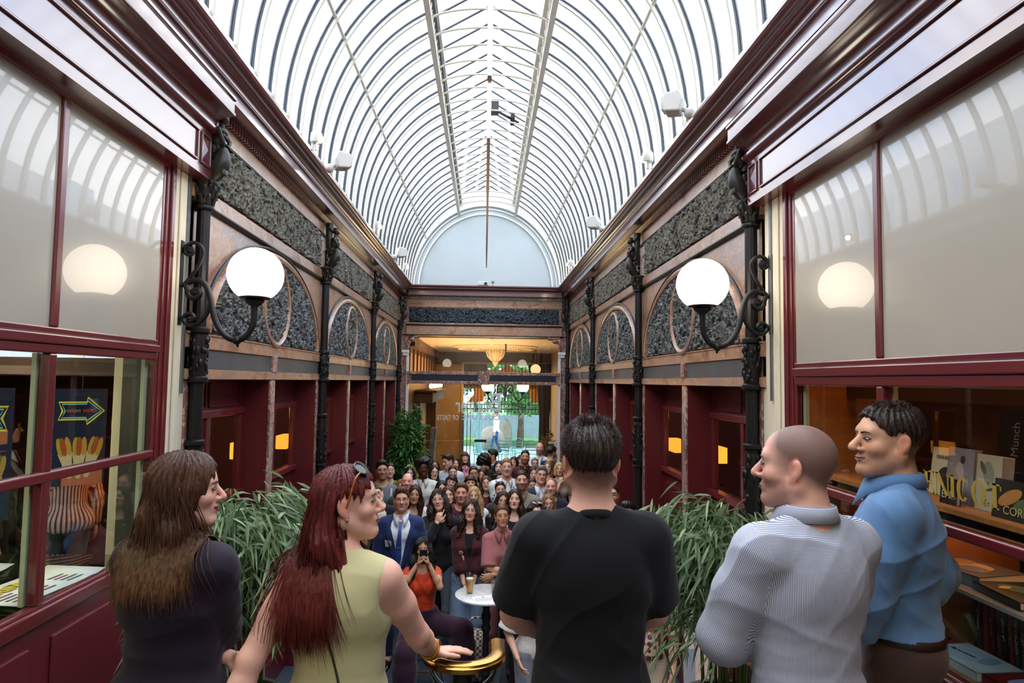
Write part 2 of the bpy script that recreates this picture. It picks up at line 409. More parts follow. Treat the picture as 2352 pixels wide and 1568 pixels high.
for side in(-1,1):
    S=SIDE[side]
    X=S['X']
    posts=MB()
    for i in range(3):
        ya=S['Y0']+S['B']*i; yb=ya+S['B']; yc=(ya+yb)/2
        for a,b in((ya+.1,yc-.06),(yc+.06,yb-.1)):
            bay_window(side,a,b,nwin); nwin+=1
        m=MB(); m.box(X-side*.015,X+side*.22,yc-.06,yc+.06,0,2.98); m.build('marble_post',M_MARBP,WALL[side],bevel=.006)
        m=MB(); m.box(X-side*.012,X+side*.22,yb-.1,yb+.1,0,2.98); m.build('marble_pier',M_MARBP,WALL[side],bevel=.006)
    m=MB(); m.box(X-side*.012,X+side*.22,S['Y0']-.06,S['Y0']+.1,0,2.98); m.build('marble_pier',M_MARBP,WALL[side],bevel=.006)
    # rooms behind the windows
    r=MB(); x0=X+side*.3; x1=X+side*3.0; ys=S['Y0']-.2
    r.box(x1,x1+side*.1,ys,YEND+.3,0,3.1); side>0 and r.box(X+side*.28,x1,ys-.1,ys,0,3.1); r.box(X+side*.28,x1,YEND+.2,YEND+.3,0,3.1); r.box(X+side*.28,x1,ys,YEND+.3,3.0,3.1)
    for k in range(1,5):
        yy=ys+k*1.9; r.box(X+side*.9,x1,yy,yy+.08,0,3.0)
    o=r.build('interior_wall',M_DARKROOM,WALL[side])
    f=MB()
    for k in range(9):
        f.box(x1-side*.35,x1,ys+.1,YEND,.5+.3*k,.525+.3*k)
    f.build('interior_shelf',M_SHELFLIT,WALL[side])

# ------------------------------------------------------------------ iron columns with capitals and figure brackets
def column_proto():
    c=empty('iron_column')
    m=MB()
    prof=[(.075,0),(.075,.12),(.06,.14),(.052,.2),(.05,.9)]
    m.lathe(prof,n=16); m.build('base',M_IRON,c,smooth=True)
    # fluted shaft
    m=MB(); n=36; vs=[];fs=[]; zs=[.9,1.6,2.4,3.2,4.06]
    for z in zs:
        r=.047-.0025*(z-.9)
        for k in range(n):
            a=2*PI*k/n; rr=r-.0045*abs(math.sin(a*6)); vs.append((rr*math.cos(a),rr*math.sin(a),z))
    for i in range(len(zs)-1):
        for k in range(n): fs.append((i*n+k,i*n+(k+1)%n,(i+1)*n+(k+1)%n,(i+1)*n+k))
    m.add(vs,fs); m.build('shaft',M_IRON,c,smooth=2)
    def ring(z,r,h): 
        m=MB(); m.lathe([(r*.82,z),(r,z+h*.2),(r*1.02,z+h*.5),(r,z+h*.8),(r*.82,z+h)],n=20); return m
    for z,r,h in((2.58,.062,.04),(2.96,.064,.045),(3.26,.062,.045),(4.03,.06,.03),(2.05,.058,.035)):
        ring(z,r,h).build('ring',M_IRON,c,smooth=True)
    # foliate drums
    for z0,z1 in((2.10,2.56),(3.0,3.26)):
        m=MB(); rg=random.Random(int(z0*100)); m.lathe([(.051,z0),(.054,z0+.03),(.053,z1-.03),(.05,z1)],n=16)
        for k in range(44):
            a=rg.uniform(0,2*PI); z=rg.uniform(z0+.02,z1-.02); p=(math.cos(a)*.053,math.sin(a)*.053,z)
            m.ball(p,(rg.uniform(.008,.016),rg.uniform(.008,.016),rg.uniform(.015,.035)),8,5)
        m.build('foliate_drum',M_IRON,c,smooth=True)
    # capital
    m=MB(); m.lathe([(.045,4.06),(.05,4.075),(.043,4.09),(.05,4.14),(.066,4.19),(.074,4.2),(.074,4.215),(.06,4.22)],n=20)
    for row,(z,r,hh) in enumerate(((4.10,.05,.035),(4.15,.057,.04))):
        for k in range(8):
            a=2*PI*(k+.5*row)/8; d=Vector((math.cos(a),math.sin(a),0))
            m.tube([d*r+Vector((0,0,z-hh)),d*(r+.008)+Vector((0,0,z)),d*(r+.028)+Vector((0,0,z+hh*.6)),d*(r+.03)+Vector((0,0,z+hh*.2))],[.013,.014,.009,.005],6,flat=.6)
    for sx in(-1,1):
        for sy in(-1,1):
            d=Vector((sx,sy,0)).normalized(); sp=[]
            for t in range(14):
                a=t*.55; rr=.026*(1-t/16); sp.append(d*(.07+rr*math.cos(a))+Vector((0,0,4.185+rr*math.sin(a))))
            m.tube(sp,.008,6)
    m.build('capital',M_REL_IRON,c,smooth=True)
    # caryatid bracket: scroll and bust leaning into the gallery (towards +x)
    m=MB(); pts=[];rs=[]
    for t in np.linspace(0,1,16):
        pts.append((.03+.05*math.sin(t*2.4)+.03*t,0,4.22+.2*t)); rs.append(.034+.02*math.sin(t*PI))
    m.tube(pts,rs,10)
    sp=[]
    for t in range(20):
        a=-.5+t*.5; rr=.045*(1-t/24); sp.append((.075+rr*math.cos(a),0,4.28+rr*math.sin(a)))
    m.tube(sp,.016,8,flat=2.2)
    for k in range(10):
        a=k*.7; m.ball((.05+.03*math.cos(a),.04*math.sin(a),4.33+.012*k),(.02,.016,.03),8,6)
    m.build('scroll_bracket',M_REL_IRON,c,smooth=True)
    m=MB(); m.ball((.07,0,4.47),(.042,.05,.06),12,8); m.ball((.085,0,4.53),(.04,.06,.03),12,8); m.tube([(.085,0,4.54),(.09,0,4.585)],[.02,.018],8)
    m.ball((.1,0,4.615),(.032,.027,.037),12,8); m.ball((.09,0,4.63),(.035,.032,.035),12,8)
    for s in(-1,1):
        m.tube([(.085,.055*s,4.535),(.11,.075*s,4.49),(.12,.04*s,4.44),(.115,.01*s,4.45)],[.017,.015,.012,.01],8); m.ball((.105,.02*s,4.5),.018,8,6)
        m.tube([(.06,.03*s,4.62),(.03,.05*s,4.66),(.02,.03*s,4.70)],[.02,.016,.01],8)
    m.tube([(.04,0,4.4),(.02,0,4.55),(.02,0,4.71)],[.04,.035,.045],10)
    m.build('figure',M_REL_IRON,c,smooth=True)
    return c
M_REL_IRON=pm('bronzed_iron','#2e2a24',.42,.3,var=.45,vs=25)
proto=None; ordn=['nearest the glass doors','third along from the stairs','second along from the stairs','nearest the stairs']
names=['first','second','third','fourth']
for side in(-1,1):
    S=SIDE[side]
    for i in range(4):
        if proto is None: proto=c=column_proto()
        else: c=copy_tree(proto)
        y=min(S['Y0']+S['B']*i,YEND-.1)
        c.location=(S['X']-side*.05,y,0); c.rotation_euler=(0,0,0 if side<0 else PI)
        c['label']='%s fluted black iron column from the stairs along the wall with the %s'%(names[i],'sandwich shop' if side<0 else 'bookshop'); c['category']='column'; c['group']='iron columns of the arcade'

# ------------------------------------------------------------------ end wall with lunette
m=MB()
def ebox(x0,x1,z0,z1,d=0,th=.25,mb=None): (mb or m).box(x0,x1,YEND-d,YEND+th,z0,z1)
ebox(XL-.3,XR+.3,3.93,4.98); ebox(XL-.1,-1.62,0,3.95); ebox(1.58,XR+.1,0,3.95)
m.build('marble_frame',M_MARBP,we)
m=MB(); ebox(-1.66,1.62,4.53,4.72,.02,0.1,m); ebox(-1.66,1.62,4.17,4.2,.02,.1,m); ebox(-1.66,1.62,3.95,4.14,.03,.1,m)
m.build('marble_course',M_MARB,we,bevel=.006)
m=MB(); m.tube([(-1.66,YEND-.035,4.155),(1.62,YEND-.035,4.155)],.018,8); m.tube([(-1.66,YEND-.03,3.94),(1.62,YEND-.03,3.94)],.012,8); m.build('iron_moulding',M_IRON,we,smooth=True)
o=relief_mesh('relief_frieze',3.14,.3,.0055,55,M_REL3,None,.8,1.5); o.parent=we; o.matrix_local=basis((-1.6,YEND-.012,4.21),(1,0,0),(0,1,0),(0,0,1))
# rounded corner brackets
for sx,x in((1,-1.62),(-1,1.58)):
    mb=MB(); pts=[(x+sx*.0,YEND-.02,3.62)]
    for k in range(9):
        a=PI/2*k/8; pts.append((x+sx*(.22-.22*math.cos(a)),YEND-.02,3.68+.22*math.sin(a)))
    pts.append((x+sx*.26,YEND-.02,3.92)); mb.tube(pts,.035,8); mb.ball((x+sx*.1,YEND-.03,3.84),(.07,.05,.05),10,8); mb.build('corner_bracket',M_MARBP,we,smooth=True)
    mb=MB(); mb.box(x-sx*.12,x+sx*.03,YEND-.05,YEND+.05,3.56,3.62); mb.box(x-sx*.1,x+sx*.02,YEND-.035,YEND+.05,3.50,3.56); mb.build('pilaster_capital',M_WHITE,we,bevel=.006)
    mb=MB(); mb.box(x-sx*.02,x+sx*.03,YEND-.02,YEND+.06,0,3.5); mb.build('door_jamb',M_WHITE,we)
# beam
m=MB(); m.box(-1.62,1.58,YEND-.03,YEND+.12,2.92,3.18); m.box(-1.62,1.58,YEND-.045,YEND+.0,2.92,2.985); m.box(-1.62,1.58,YEND-.045,YEND,3.115,3.18); m.box(-.13,.1,YEND-.07,YEND,2.91,3.19); m.build('marble_beam',M_MARBP,we,bevel=.005)
m=MB(); m.box(-1.52,-.14,YEND-.036,YEND-.03,2.985,3.115); m.box(.11,1.5,YEND-.036,YEND-.03,2.985,3.115); m.build('slate_strip',M_SLATED,we)
# end cornice, mitred
m=MB(); m.prism([(YEND-p,z) for p,z in CORN],XL+.2,XR-.2,f=lambda p,t:(t,p[0],p[1])); m.build('cornice',M_PLUM,we,smooth=True)
m=MB(); x=XL+.05
while x<XR-.05:
    m.box(x,x+.028,YEND-.055,YEND-.02,4.70,4.742); x+=.05
m.build('dentil_course',M_PLUM,we)
# vault geometry: half ellipse
VA,VB,VZ=1.545,1.85,4.95; LEX,LEZ=.56,6.78
def vpt(a,g=0): return (math.cos(a)*(VA+g),VZ+math.sin(a)*(VB+g))
A0=math.acos(.58/VA)
# lunette wall
m=MB(); n=48
def arch_ring(r0,r1,y0,y1,mb,zc=VZ-.05):
    v=[];f=[]
    for k in range(n+1):
        a=PI*k/n
        for (ra,rb) in (r0,r1):
            for y in(y0,y1): v.append((math.cos(a)*ra-.01,y,zc+math.sin(a)*rb))
    for k in range(n):
        b=k*4; c=b+4
        f+=[(b,b+2,c+2,c),(b+1,c+1,c+3,b+3),(b,c,c+1,b+1),(b+2,b+3,c+3,c+2)]
    f+=[(0,1,3,2),(n*4,n*4+2,n*4+3,n*4+1)]
    mb.add(v,f)
v=[(-.01,YEND-.02,VZ-.05)]+[(math.cos(PI*k/n)*1.62-.01,YEND-.02,VZ-.05+math.sin(PI*k/n)*1.82) for k in range(n+1)]
m.add(v,[(0,k+1,k+2) for k in range(n)]); m.build('lunette',M_LUN,we)
m=MB(); arch_ring((1.40,1.62),(1.43,1.65),YEND-.05,YEND,m); arch_ring((1.56,1.80),(1.85,2.15),YEND-.07,YEND+.1,m); arch_ring((1.5,1.73),(1.52,1.75),YEND-.045,YEND,m); m.build('lunette_arch',M_WHITE,we,smooth=True)
m=MB(); m.prism([(-1.9,VZ-.1),(1.9,VZ-.1),(1.9,7.0),(0.7,7.2),(0,7.5),(-.7,7.2),(-1.9,7.0)],YEND+.02,YEND+.12); m.build('gable',M_WHITE,we)

# ------------------------------------------------------------------ glazed barrel vault
ce=struct(empty('ceiling'))
YV0=-2.2; sp=.3515; nr=int((YEND-YV0)/sp)
def rib(y,name='roof_rib'):
    """white T section below and dark glazing bar above, both arcs"""
    n=18; w=empty(name,parent=ce)
    for side in(-1,1):
        pass
    def arc(g0,g1,hw,mat,nm,a1=A0):
        m=MB()
        for side in(-1,1):
            v=[];f=[]
            for k in range(n+1):
                a=a1*k/n; x0,z0=vpt(a,g0); x1,z1=vpt(a,g1)
                v+=[(side*x0,y-hw,z0),(side*x0,y+hw,z0),(side*x1,y+hw,z1),(side*x1,y-hw,z1)]
            for k in range(n):
                b=4*k
                for j in range(4): f.append((b+j,b+(j+1)%4,b+4+(j+1)%4,b+4+j))
            m.add(v,f)
        return m.build(nm,mat,w,smooth=True)
    arc(-.024,.0,.0145,M_RIBW,'rib_flange'); arc(.0,.034,.006,M_RIBD,'glazing_bar'); arc(.022,.032,.014,M_RIBD,'gasket')
    return w
rp=rib(0.0)
rl=[rp]
def tree_mesh(o):
    return
for k in range(nr+1):
    y=YV0+sp*k+.12
    r=rp if k==0 else copy_tree(rp,ce)
    r.location=(0,y,0)
# lantern bars (straight, dark) and inner white hoops (curved)
lb=empty('lantern_bar',parent=ce)
m=MB()
for s in(-1,1): m.tube([(s*.54,0,6.86),(0,0,7.18)],.014,6)
m.build('glazing_bar',M_RIBD,lb)
m=MB()
hp=[(math.sin(t)*.62,0,6.55+(.22)*math.cos(t*PI/2/(PI/2))) for t in np.linspace(-PI/2,PI/2,21)]
hp=[(x,0,6.53+.2*math.sqrt(max(0,1-(x/.66)**2))) for x in np.linspace(-.6,.6,21)]
m.tube(hp,.0125,8); m.build('hoop',M_RIBW,lb,smooth=True)
for k in range(nr+1):
    y=YV0+sp*k+.12
    r=lb if k==0 else copy_tree(lb,ce); r.location=(0,y,0)
# glass sheets
m=MB(); n=20
for side in(-1,1):
    v=[];f=[]
    for k in range(n+1):
        x,z=vpt(A0*k/n,.02); v+=[(side*x,YV0,z),(side*x,YEND,z)]
    for k in range(n): f.append((2*k,2*k+1,2*k+3,2*k+2))
    m.add(v,f)
m.build('vault_pane',M_VGLASS,ce,smooth=True)
m=MB()
for s in(-1,1): m.add([(s*.56,YV0,6.85),(s*.56,YEND,6.85),(0,YEND,7.185),(0,YV0,7.185)],[(0,1,2,3)])
m.build('lantern_pane',M_VGLASS,ce)
# lattice beams
for s in(-1,1):
    b=empty('lattice_beam',parent=ce); m=MB()
    m.box(s*.60-.028,s*.60+.028,YV0,YEND,6.50,6.535); m.box(s*.575-.04,s*.575+.04,YV0,YEND,6.76,6.80); m.build('chord',M_RIBW,b)
    m=MB(); m.box(s*.56-.006,s*.56+.006,YV0,YEND,6.80,6.87); m.box(s*.60-.012,s*.60+.05,YV0,YEND,6.70,6.712); m.build('kerb_plate',M_RIBD,b)
    m=MB(); k=0; y=YV0
    while y<YEND-sp:
        m.tube([(s*.6,y,6.52),(s*.58,y+sp/2,6.77)],.01,6); m.tube([(s*.58,y+sp/2,6.77),(s*.6,y+sp,6.52)],.01,6); m.tube([(s*.6,y,6.52),(s*.58,y,6.77)],.012,6); y+=sp
    m.build('lattice_web',M_RIBW,b)
m=MB(); m.box(-.012,.012,YV0,YEND,7.0,7.17); m.box(-.03,.03,YV0,YEND,7.0,7.012); m.build('ridge_beam',pm('ridge_brown','#6e5a44',.6,var=.2),ce)
m=MB()
for s in(-1,1): m.tube([(s*1.285,YV0,5.99),(s*1.285,YEND,5.99)],.017,8)
m.build('purlin_tube',M_RIBW,ce,smooth=True)
# white kerb where the glass meets the cornice
m=MB()
for side in(-1,1): sweep_side(m,[(.245,4.97),(.275,4.97),(.275,5.0),(.23,5.03),(.1,5.03),(.1,4.97)],side,-2.2,YEND)
m.build('vault_kerb',M_WHITE,ce)

# ------------------------------------------------------------------ floors and stairs
M_FLOOR=pm('blue_grey_floor','#3d4650',.45,var=.15,vs=3,bump=.1,bs=50)
M_STEP=pm('grey_stone_step','#55585b',.5,var=.15,vs=5,bump=.15,bs=60)
m=MB(); m.box(-6,6,3.9,24,-.1,0); struct(m.build('floor',M_FLOOR))
m=MB(); m.box(XL-.3,XR+.3,-2.3,2.55,PLAT-.2,PLAT)
m.box(XL-.3,-.98,2.55,3.85,0,PLAT); m.box(.98,XR+.3,2.55,3.85,0,PLAT)
n=6
for k in range(n-1): m.box(-.98,.98,2.55+.26*k,2.55+.26*(k+1),0,PLAT-PLAT/n*(k+1))
struct(m.build('floor_platform',M_STEP))
m=MB(); m.box(XL-.4,XR+.4,-2.5,-2.3,PLAT,8); struct(m.build('wall_back',M_CREAM))
# ------------------------------------------------------------------ shop fronts either side of the stairs
M_OPAL=pm('opal_glass','#aaa090',.25,coat=.7,coatr=.02,var=.02,vs=1)
M_FRAMEIN=pm('pale_green_frame','#b3b594',.5)
SHOP={-1:dict(f=4.21,ob=3.20,tb=3.117,gt=3.09,mm=2.574,sl=2.052,mul=(2.83,1.96),o1=3.70,ye=4.04),1:dict(f=4.155,ob=3.127,tb=3.035,gt=3.0,mm=2.447,sl=1.9,mul=(2.91,1.9),o1=3.72,ye=4.12)}
def shopfront(side,n):
    S=SHOP[side]; X=SIDE[side]['X']; w=struct(empty('window_%d'%n)); W=WALL[side]; ya=-2.2; ye=S['ye']; f=S['f']
    q=lambda d:X+side*d
    # entablature
    prof=[(-.05,f),(.10,f),(.10,f+.285),(.112,f+.29)]+cove((.112,f+.292),(.137,f+.318),5,True)+[(.137,f+.325),(.118,f+.33),(.118,f+.34)]+cove((.12,f+.345),(.232,f+.405),8)+[(.236,f+.408),(.236,f+.425),(.228,f+.43),(.228,f+.50),(.24,f+.505),(.24,f+.52),(.2,f+.53),(-.05,f+.53)]
    m=MB(); sweep_side(m,prof,side,ya,ye); m.build('shop_cornice',M_PLUM,W,smooth=True)
    m=MB()
    def frame(a,b,z0,z1,d=.10,t=.012,h=.012):
        for (p,r,s0,s1) in ((a,b,z0,z0+t),(a,b,z1-t,z1)): m.box(q(-d),q(-d-h),p,r,s0,s1)
        for (p,r) in ((a,a+t),(b-t,b)): m.box(q(-d),q(-d-h),p,r,z0+t,z1-t)
    frame(ya,ye-.2,f+.06,f+.25); frame(ye-.16,ye-.03,f+.06,f+.25); 
    m.build('fascia_moulding',M_PLUM,W,bevel=.003)
    m=MB(); c=(q(-.118),ye-.095,f+.155); b=[(q(-.1),ye-.14,f+.08),(q(-.1),ye-.05,f+.08),(q(-.1),ye-.05,f+.23),(q(-.1),ye-.14,f+.23)]
    m.add(b+[c],[(0,1,4),(1,2,4),(2,3,4),(3,0,4)]); m.build('pyramid_boss',M_PLUM,W)
    # pilaster
    m=MB(); m.box(q(-.0),q(.3),S['o1']+.115,ye+.02,PLAT,f+.02); m.box(q(-.012),q(0),S['o1']+.16,S['o1']+.24,PLAT,f); m.build('cream_pilaster',M_CREAM,W,bevel=.006)
    m=MB(); m.box(q(-.02),q(-.012),S['o1']+.245,S['o1']+.27,2.9,f); m.build('steel_strip',M_STEEL,W)
    # timber frame: jambs, transoms, mullions
    o1=S['o1']
    m=MB(); m.box(q(.05),q(-.005),o1+.07,o1+.115,PLAT,f+.02); m.box(q(.05),q(.008),o1+.035,o1+.07,PLAT,f+.02); m.box(q(.05),q(.016),o1,o1+.035,PLAT,f+.02)
    m.build('jamb',M_RED,w,bevel=.006)
    m=MB(); m.box(q(.05),q(-.01),ya,o1,S['tb']+.012,S['ob']-.03); m.box(q(.05),q(.004),ya,o1,S['ob']-.03,S['ob']); m.box(q(.05),q(.0),ya,o1,S['gt'],S['tb']+.012); m.build('transom',M_RED,w,bevel=.006)
    m=MB(); m.box(q(.05),q(-.0),ya,o1,S['mm']-.022,S['mm']+.022); m.build('transom',M_RED,w,bevel=.01,seg=3)
    m=MB(); m.box(q(.05),q(-.02),ya,o1,S['sl']-.07,S['sl']-.012); m.box(q(.05),q(.005),ya,o1,S['sl']-.012,S['sl']); m.build('sill',M_RED,w,bevel=.006)
    m=MB(); m.box(q(.05),q(.0),ya,o1+.02,f-.025,f+.02); m.build('head',M_RED,w,bevel=.004)
    for y in S['mul']+(1.0,):
        m=MB(); m.box(q(.05),q(.004),y-.024,y+.024,S['ob'],f); m.box(q(.05),q(.004),y-.024,y+.024,S['sl'],S['gt']); m.build('mullion',M_RED,w,bevel=.008)
        m=MB(); m.box(q(.055),q(.075),y-.03,y+.03,S['sl'],S['gt']); m.build('inner_mullion',M_FRAMEIN,w)
    m=MB(); m.box(q(.055),q(.075),o1-.03,o1,S['sl'],S['gt']); m.build('inner_jamb',M_FRAMEIN,w)
    m=MB(); m.box(q(.018),q(.03),ya,o1,S['ob'],f+.0); m.build('opal_pane',M_OPAL,w)
    m=MB(); m.box(q(.02),q(.026),ya,o1,S['sl'],S['mm']-.02); m.box(q(.02),q(.026),ya,o1,S['mm']+.02,S['gt']); m.build('pane',M_GLASS,w)
    # stall board with raised panels
    m=MB(); m.box(q(.05),q(.0),ya,o1,PLAT,S['sl']-.07)
    ed=sorted([ya+.0]+[y for y in S['mul']]+[1.0,o1])
    m.build('stall_board',M_RED,w)
    for a,b in zip(ed[:-1],ed[1:]):
        m=MB(); z0,z1=PLAT+.12,S['sl']-.15; a+=.07;b-=.07
        m.box(q(-.012),q(0),a,b,z0,z1); m.build('raised_panel',M_RED,w,bevel=.008)
    # room behind
    r=MB(); xb=X+side*(3.0 if side<0 else .62)
    r.box(xb,xb+side*.05,ya,ye+.1,PLAT,f); r.box(q(.05),xb if side>0 else q(.2),o1+.02,o1+.07,PLAT,f); r.box(q(.05),xb,ya,ye,f-.6 if False else 3.4,3.45); r.box(q(.06),xb,ya-.05,ya,PLAT,f)
    return w,r,xb
wL,rL,xbL=shopfront(-1,1); rL.build('interior_wall',pm('dark_olive_interior','#3a3a30',.5,var=.4,vs=2),wl)
wR,rR,xbR=shopfront(1,2); rR.build('interior_wall',pm('dark_walnut_back','#2a1a12',.5,var=.3,vs=3),wr)
# left shop inside: mirror-fronted counter, back frame and shelf
m=MB(); m.box(XL-1.2,XL-.05,-2,3.7,2.0,2.03); m.build('display_shelf',wglass('shelf_glass',(.6,.66,.6),1.4),wl)
m=MB(); m.box(XL-1.25,XL-.05,-2,3.7,1.25,1.28); m.build('counter_base',pm('brushed_counter','#4c4d44',.3,.6,var=.3,vs=3),wl)
m=MB()
for y in (3.3,2.55,1.7): m.box(XL-1.0,XL-1.04,y-.035,y+.035,2.03,3.1)
m.box(XL-1.0,XL-1.04,-2,3.7,2.52,2.57); m.box(XL-1.0,XL-1.04,-2,3.7,2.03,2.07); m.build('back_frame',M_FRAMEIN,wl,bevel=.005)
m=MB(); m.tube([(XL-.62,3.35,2.03),(XL-.62,3.35,3.3)],.012,8); m.tube([(XL-.62,2.35,2.03),(XL-.62,2.35,3.3)],.012,8); m.tube([(XL-.62,3.4,2.1),(XL-.62,-1,2.1)],.012,8); m.build('brass_rail',pm('aged_brass','#7a5a36',.35,.9),wl,smooth=True)
m=MB(); m.box(XL-.4,XL-1.3,3.30,3.36,1.3,1.98); m.build('counter_side',pm('counter_panel','#55574a',.3,.3,var=.3),wl)
# right shop inside
m=MB(); m.box(XR+.06,XR+.6,-2,3.74,2.47,2.5); m.build('oak_shelf',M_ORANGEWOOD,wr)
m=MB(); m.box(XR+.06,XR+.12,-2,3.74,2.42,2.52); m.build('oak_shelf_edge',M_ORANGEWOOD,wr)
m=MB(); m.box(XR+.06,XR+.62,-2,3.74,1.82,1.88); m.build('oak_base',M_ORANGEWOOD,wr)
m=MB(); m.box(XR+.1,XR+.5,-2,2.9,2.19,2.205); m.build('glass_shelf',pm('pale_shelf','#a79d90',.3),wr)
m=MB(); m.box(XR+.06,XR+.6,2.86,2.9,1.88,2.42); m.box(XR+.06,XR+.6,3.70,3.74,1.88,3.4); m.build('oak_divider',M_ORANGEWOOD,wr)
m=MB(); m.box(XR+.3,XR+.36,-2,3.74,2.93,3.4); m.box(XR+.33,XR+.36,3.3,3.36,2.5,3.4); m.build('back_rail',pm('brown_rail','#4a3524',.5),wr)

# ------------------------------------------------------------------ wall lamps
UP=[(-1.744,3.742),(-1.731,3.732),(-1.728,3.749),(-1.748,3.758),(-1.767,3.741),(-1.763,3.715),(-1.773,3.741),(-1.768,3.774),(-1.724,3.792),(-1.677,3.76),(-1.672,3.71),(-1.704,3.637),(-1.74,3.583),(-1.777,3.529)]
MID=[(-1.717,3.498),(-1.698,3.491),(-1.692,3.511),(-1.718,3.519),(-1.736,3.497),(-1.730,3.468),(-1.716,3.455),(-1.755,3.471),(-1.773,3.51),(-1.752,3.55),(-1.695,3.567),(-1.648,3.539),(-1.62,3.473),(-1.604,3.394),(-1.575,3.31),(-1.527,3.245),(-1.462,3.216),(-1.405,3.24),(-1.368,3.3),(-1.358,3.36),(-1.36,3.43)]
LOW=[(-1.621,3.427),(-1.635,3.368),(-1.672,3.321),(-1.722,3.3),(-1.762,3.319),(-1.770,3.345),(-1.758,3.370),(-1.738,3.374),(-1.722,3.362),(-1.732,3.349)]
def smooth_pts(P,n=4):
    P=[Vector(p) for p in P]; out=[]
    for i in range(len(P)-1):
        a=P[max(i-1,0)];b=P[i];c=P[i+1];d=P[min(i+2,len(P)-1)]
        for k in range(n):
            t=k/n; out.append(.5*((2*b)+(c-a)*t+(2*a-5*b+4*c-d)*t*t+(3*b-a-3*c+d)*t**3))
    out.append(P[-1]); return out
def spiral_end(c,r,turns,a0,sg,n=26):
    return [(c[0]+r*(1-.75*t)*math.cos(a0+sg*turns*2*PI*t),0,c[1]+r*(1-.75*t)*math.sin(a0+sg*turns*2*PI*t)) for t in np.linspace(0,1,n)]
def wall_lamp(name,loc,flip,label):
    e=empty(name,loc)
    g=lambda P:[((x+1.80),0,z-3.577) for x,z in P]
    UPc=[(p[0],p[2]) for p in spiral_end((.052,.165),.03,1.15,PI,1)][::-1]
    up=[(a,0,b) for a,b in UPc]+[(.032,0,.197),(.076,0,.215),(.123,0,.183),(.128,0,.133),(.096,0,.06),(.06,0,.006),(.02,0,-.05)]
    m=MB(); m.tube(smooth_pts(up,3),.0115,8); m.ball((.055,0,.165),(.017,.014,.017),10,8); m.build('scroll',M_IRON,e,smooth=2)
    md=spiral_end((.092,-.082),.042,1.1,PI*.9,1)[::-1]
    md=md+[(.038,0,-.035),(.055,0,-.02),(.105,0,-.01),(.152,0,-.038),(.18,0,-.104),(.196,0,-.183),(.225,0,-.267),(.273,0,-.332),(.338,0,-.361),(.395,0,-.337),(.432,0,-.277),(.44,0,-.215),(.44,0,-.17)]
    m=MB(); P=smooth_pts(md,3); m.tube(P,[.012+.006*min(1,i/50) for i in range(len(P))],10); m.ball((.094,0,-.082),(.019,.015,.019),10,8); m.ball((.345,0,-.362),(.024,.026,.026),12,8); m.ball((.35,0,-.388),(.009,.009,.014),8,6); m.build('arm',M_IRON,e,smooth=2)
    lo=[(.179,0,-.15),(.165,0,-.209),(.128,0,-.256),(.078,0,-.277),(.04,0,-.262),(.028,0,-.235)]+[(x,0,z) for x,_,z in spiral_end((.068,-.236),.035,.9,PI*.95,-1)][2:]
    m=MB(); m.tube(smooth_pts(lo,3),.0125,8); m.ball((.068,0,-.236),(.016,.014,.016),10,8); m.build('scroll',M_IRON,e,smooth=2)
    m=MB(); m.box(-.006,.012,-.022,.022,-.275,.225); m.build('wall_plate',M_IRON,e,bevel=.003)
    m=MB(); m.lathe([(.018,-.18),(.02,-.16),(.05,-.135),(.056,-.125),(.05,-.118),(.085,-.112),(.088,-.104),(.07,-.1)],(.44,0,0),20); m.build('globe_holder',M_IRON,e,smooth=True)
    m=MB(); m.ball((.44,0,.03),.16,36,24,z0=-.8); m.build('globe',M_GLOBE,e,smooth=2)
    if flip: e.rotation_euler=(0,0,PI)
    tag(e,label,'wall lamp','scrolled iron globe lamps')
wall_lamp('wall_lamp',(-1.805,3.9,3.577),False,'lit globe lamp on scrolled black iron bracket on the sandwich shop pilaster')
wall_lamp('wall_lamp',(1.79,4.0,3.59),True,'lit globe lamp on scrolled black iron bracket on the bookshop pilaster')

# ------------------------------------------------------------------ cornice fittings
def speaker(x,y,z,rz,label):
    e=empty('loudspeaker',(x,y,z),rz)
    m=MB(); m.prism([(-.06,-.085),(.06,-.07),(.075,0),(.06,.07),(-.06,.085),(-.09,0)],-.075,.075,f=lambda p,t:(p[0],t,p[1])); o=m.build('cabinet',M_CHALK,e,bevel=.015,seg=3)
    m=MB(); m.tube([(-.03,0,-.02),(-.13,0,-.09)],.018,8); m.ball((-.13,0,-.09),(.05,.05,.045),12,8); m.build('mount',M_CHALK,e,smooth=True)
    m=MB(); m.box(.062,.08,-.055,.055,-.05,.05); m.build('grille',pm('speaker_grille','#b9b4aa',.7),e,bevel=.004)
    tag(e,label,'loudspeaker','white loudspeakers on the cornice')
speaker(-1.41,6.28,5.10,.5,'white loudspeaker on the cornice above the sandwich shop wall, one closer to the stairs')
speaker(-1.41,10.8,5.10,.5,'white loudspeaker on the sandwich shop side cornice, the one closer to the lunette')
speaker(1.40,4.8,5.12,PI-.5,'large white loudspeaker on the cornice just beyond the bookshop entablature')
speaker(1.40,8.47,5.10,PI-.5,'white loudspeaker on the bookshop side cornice, halfway along the arcade')
M_LAMPW=emit('halogen_face','#ffdcae',30)
def spot(x,y,z,side,label):
    e=empty('cornice_spotlight',(x,y,z),0 if side<0 else PI)
    m=MB(); m.lathe([(.05,-.03),(.055,.0),(.05,.05),(.03,.075)],(0,0,0),14); m.build('lamp_head',M_CHALK,e,smooth=True)
    m=MB(); m.ball((.03,-.01,.0),(.035,.04,.035),12,8); m.build('lamp_face',M_LAMPW,e,smooth=True)
    m=MB(); m.tube([(0,0,-.03),(0,0,-.1)],.012,8); m.build('stem',M_CHALK,e)
    tag(e,label,'spotlight','small lit spotlights on the cornice')
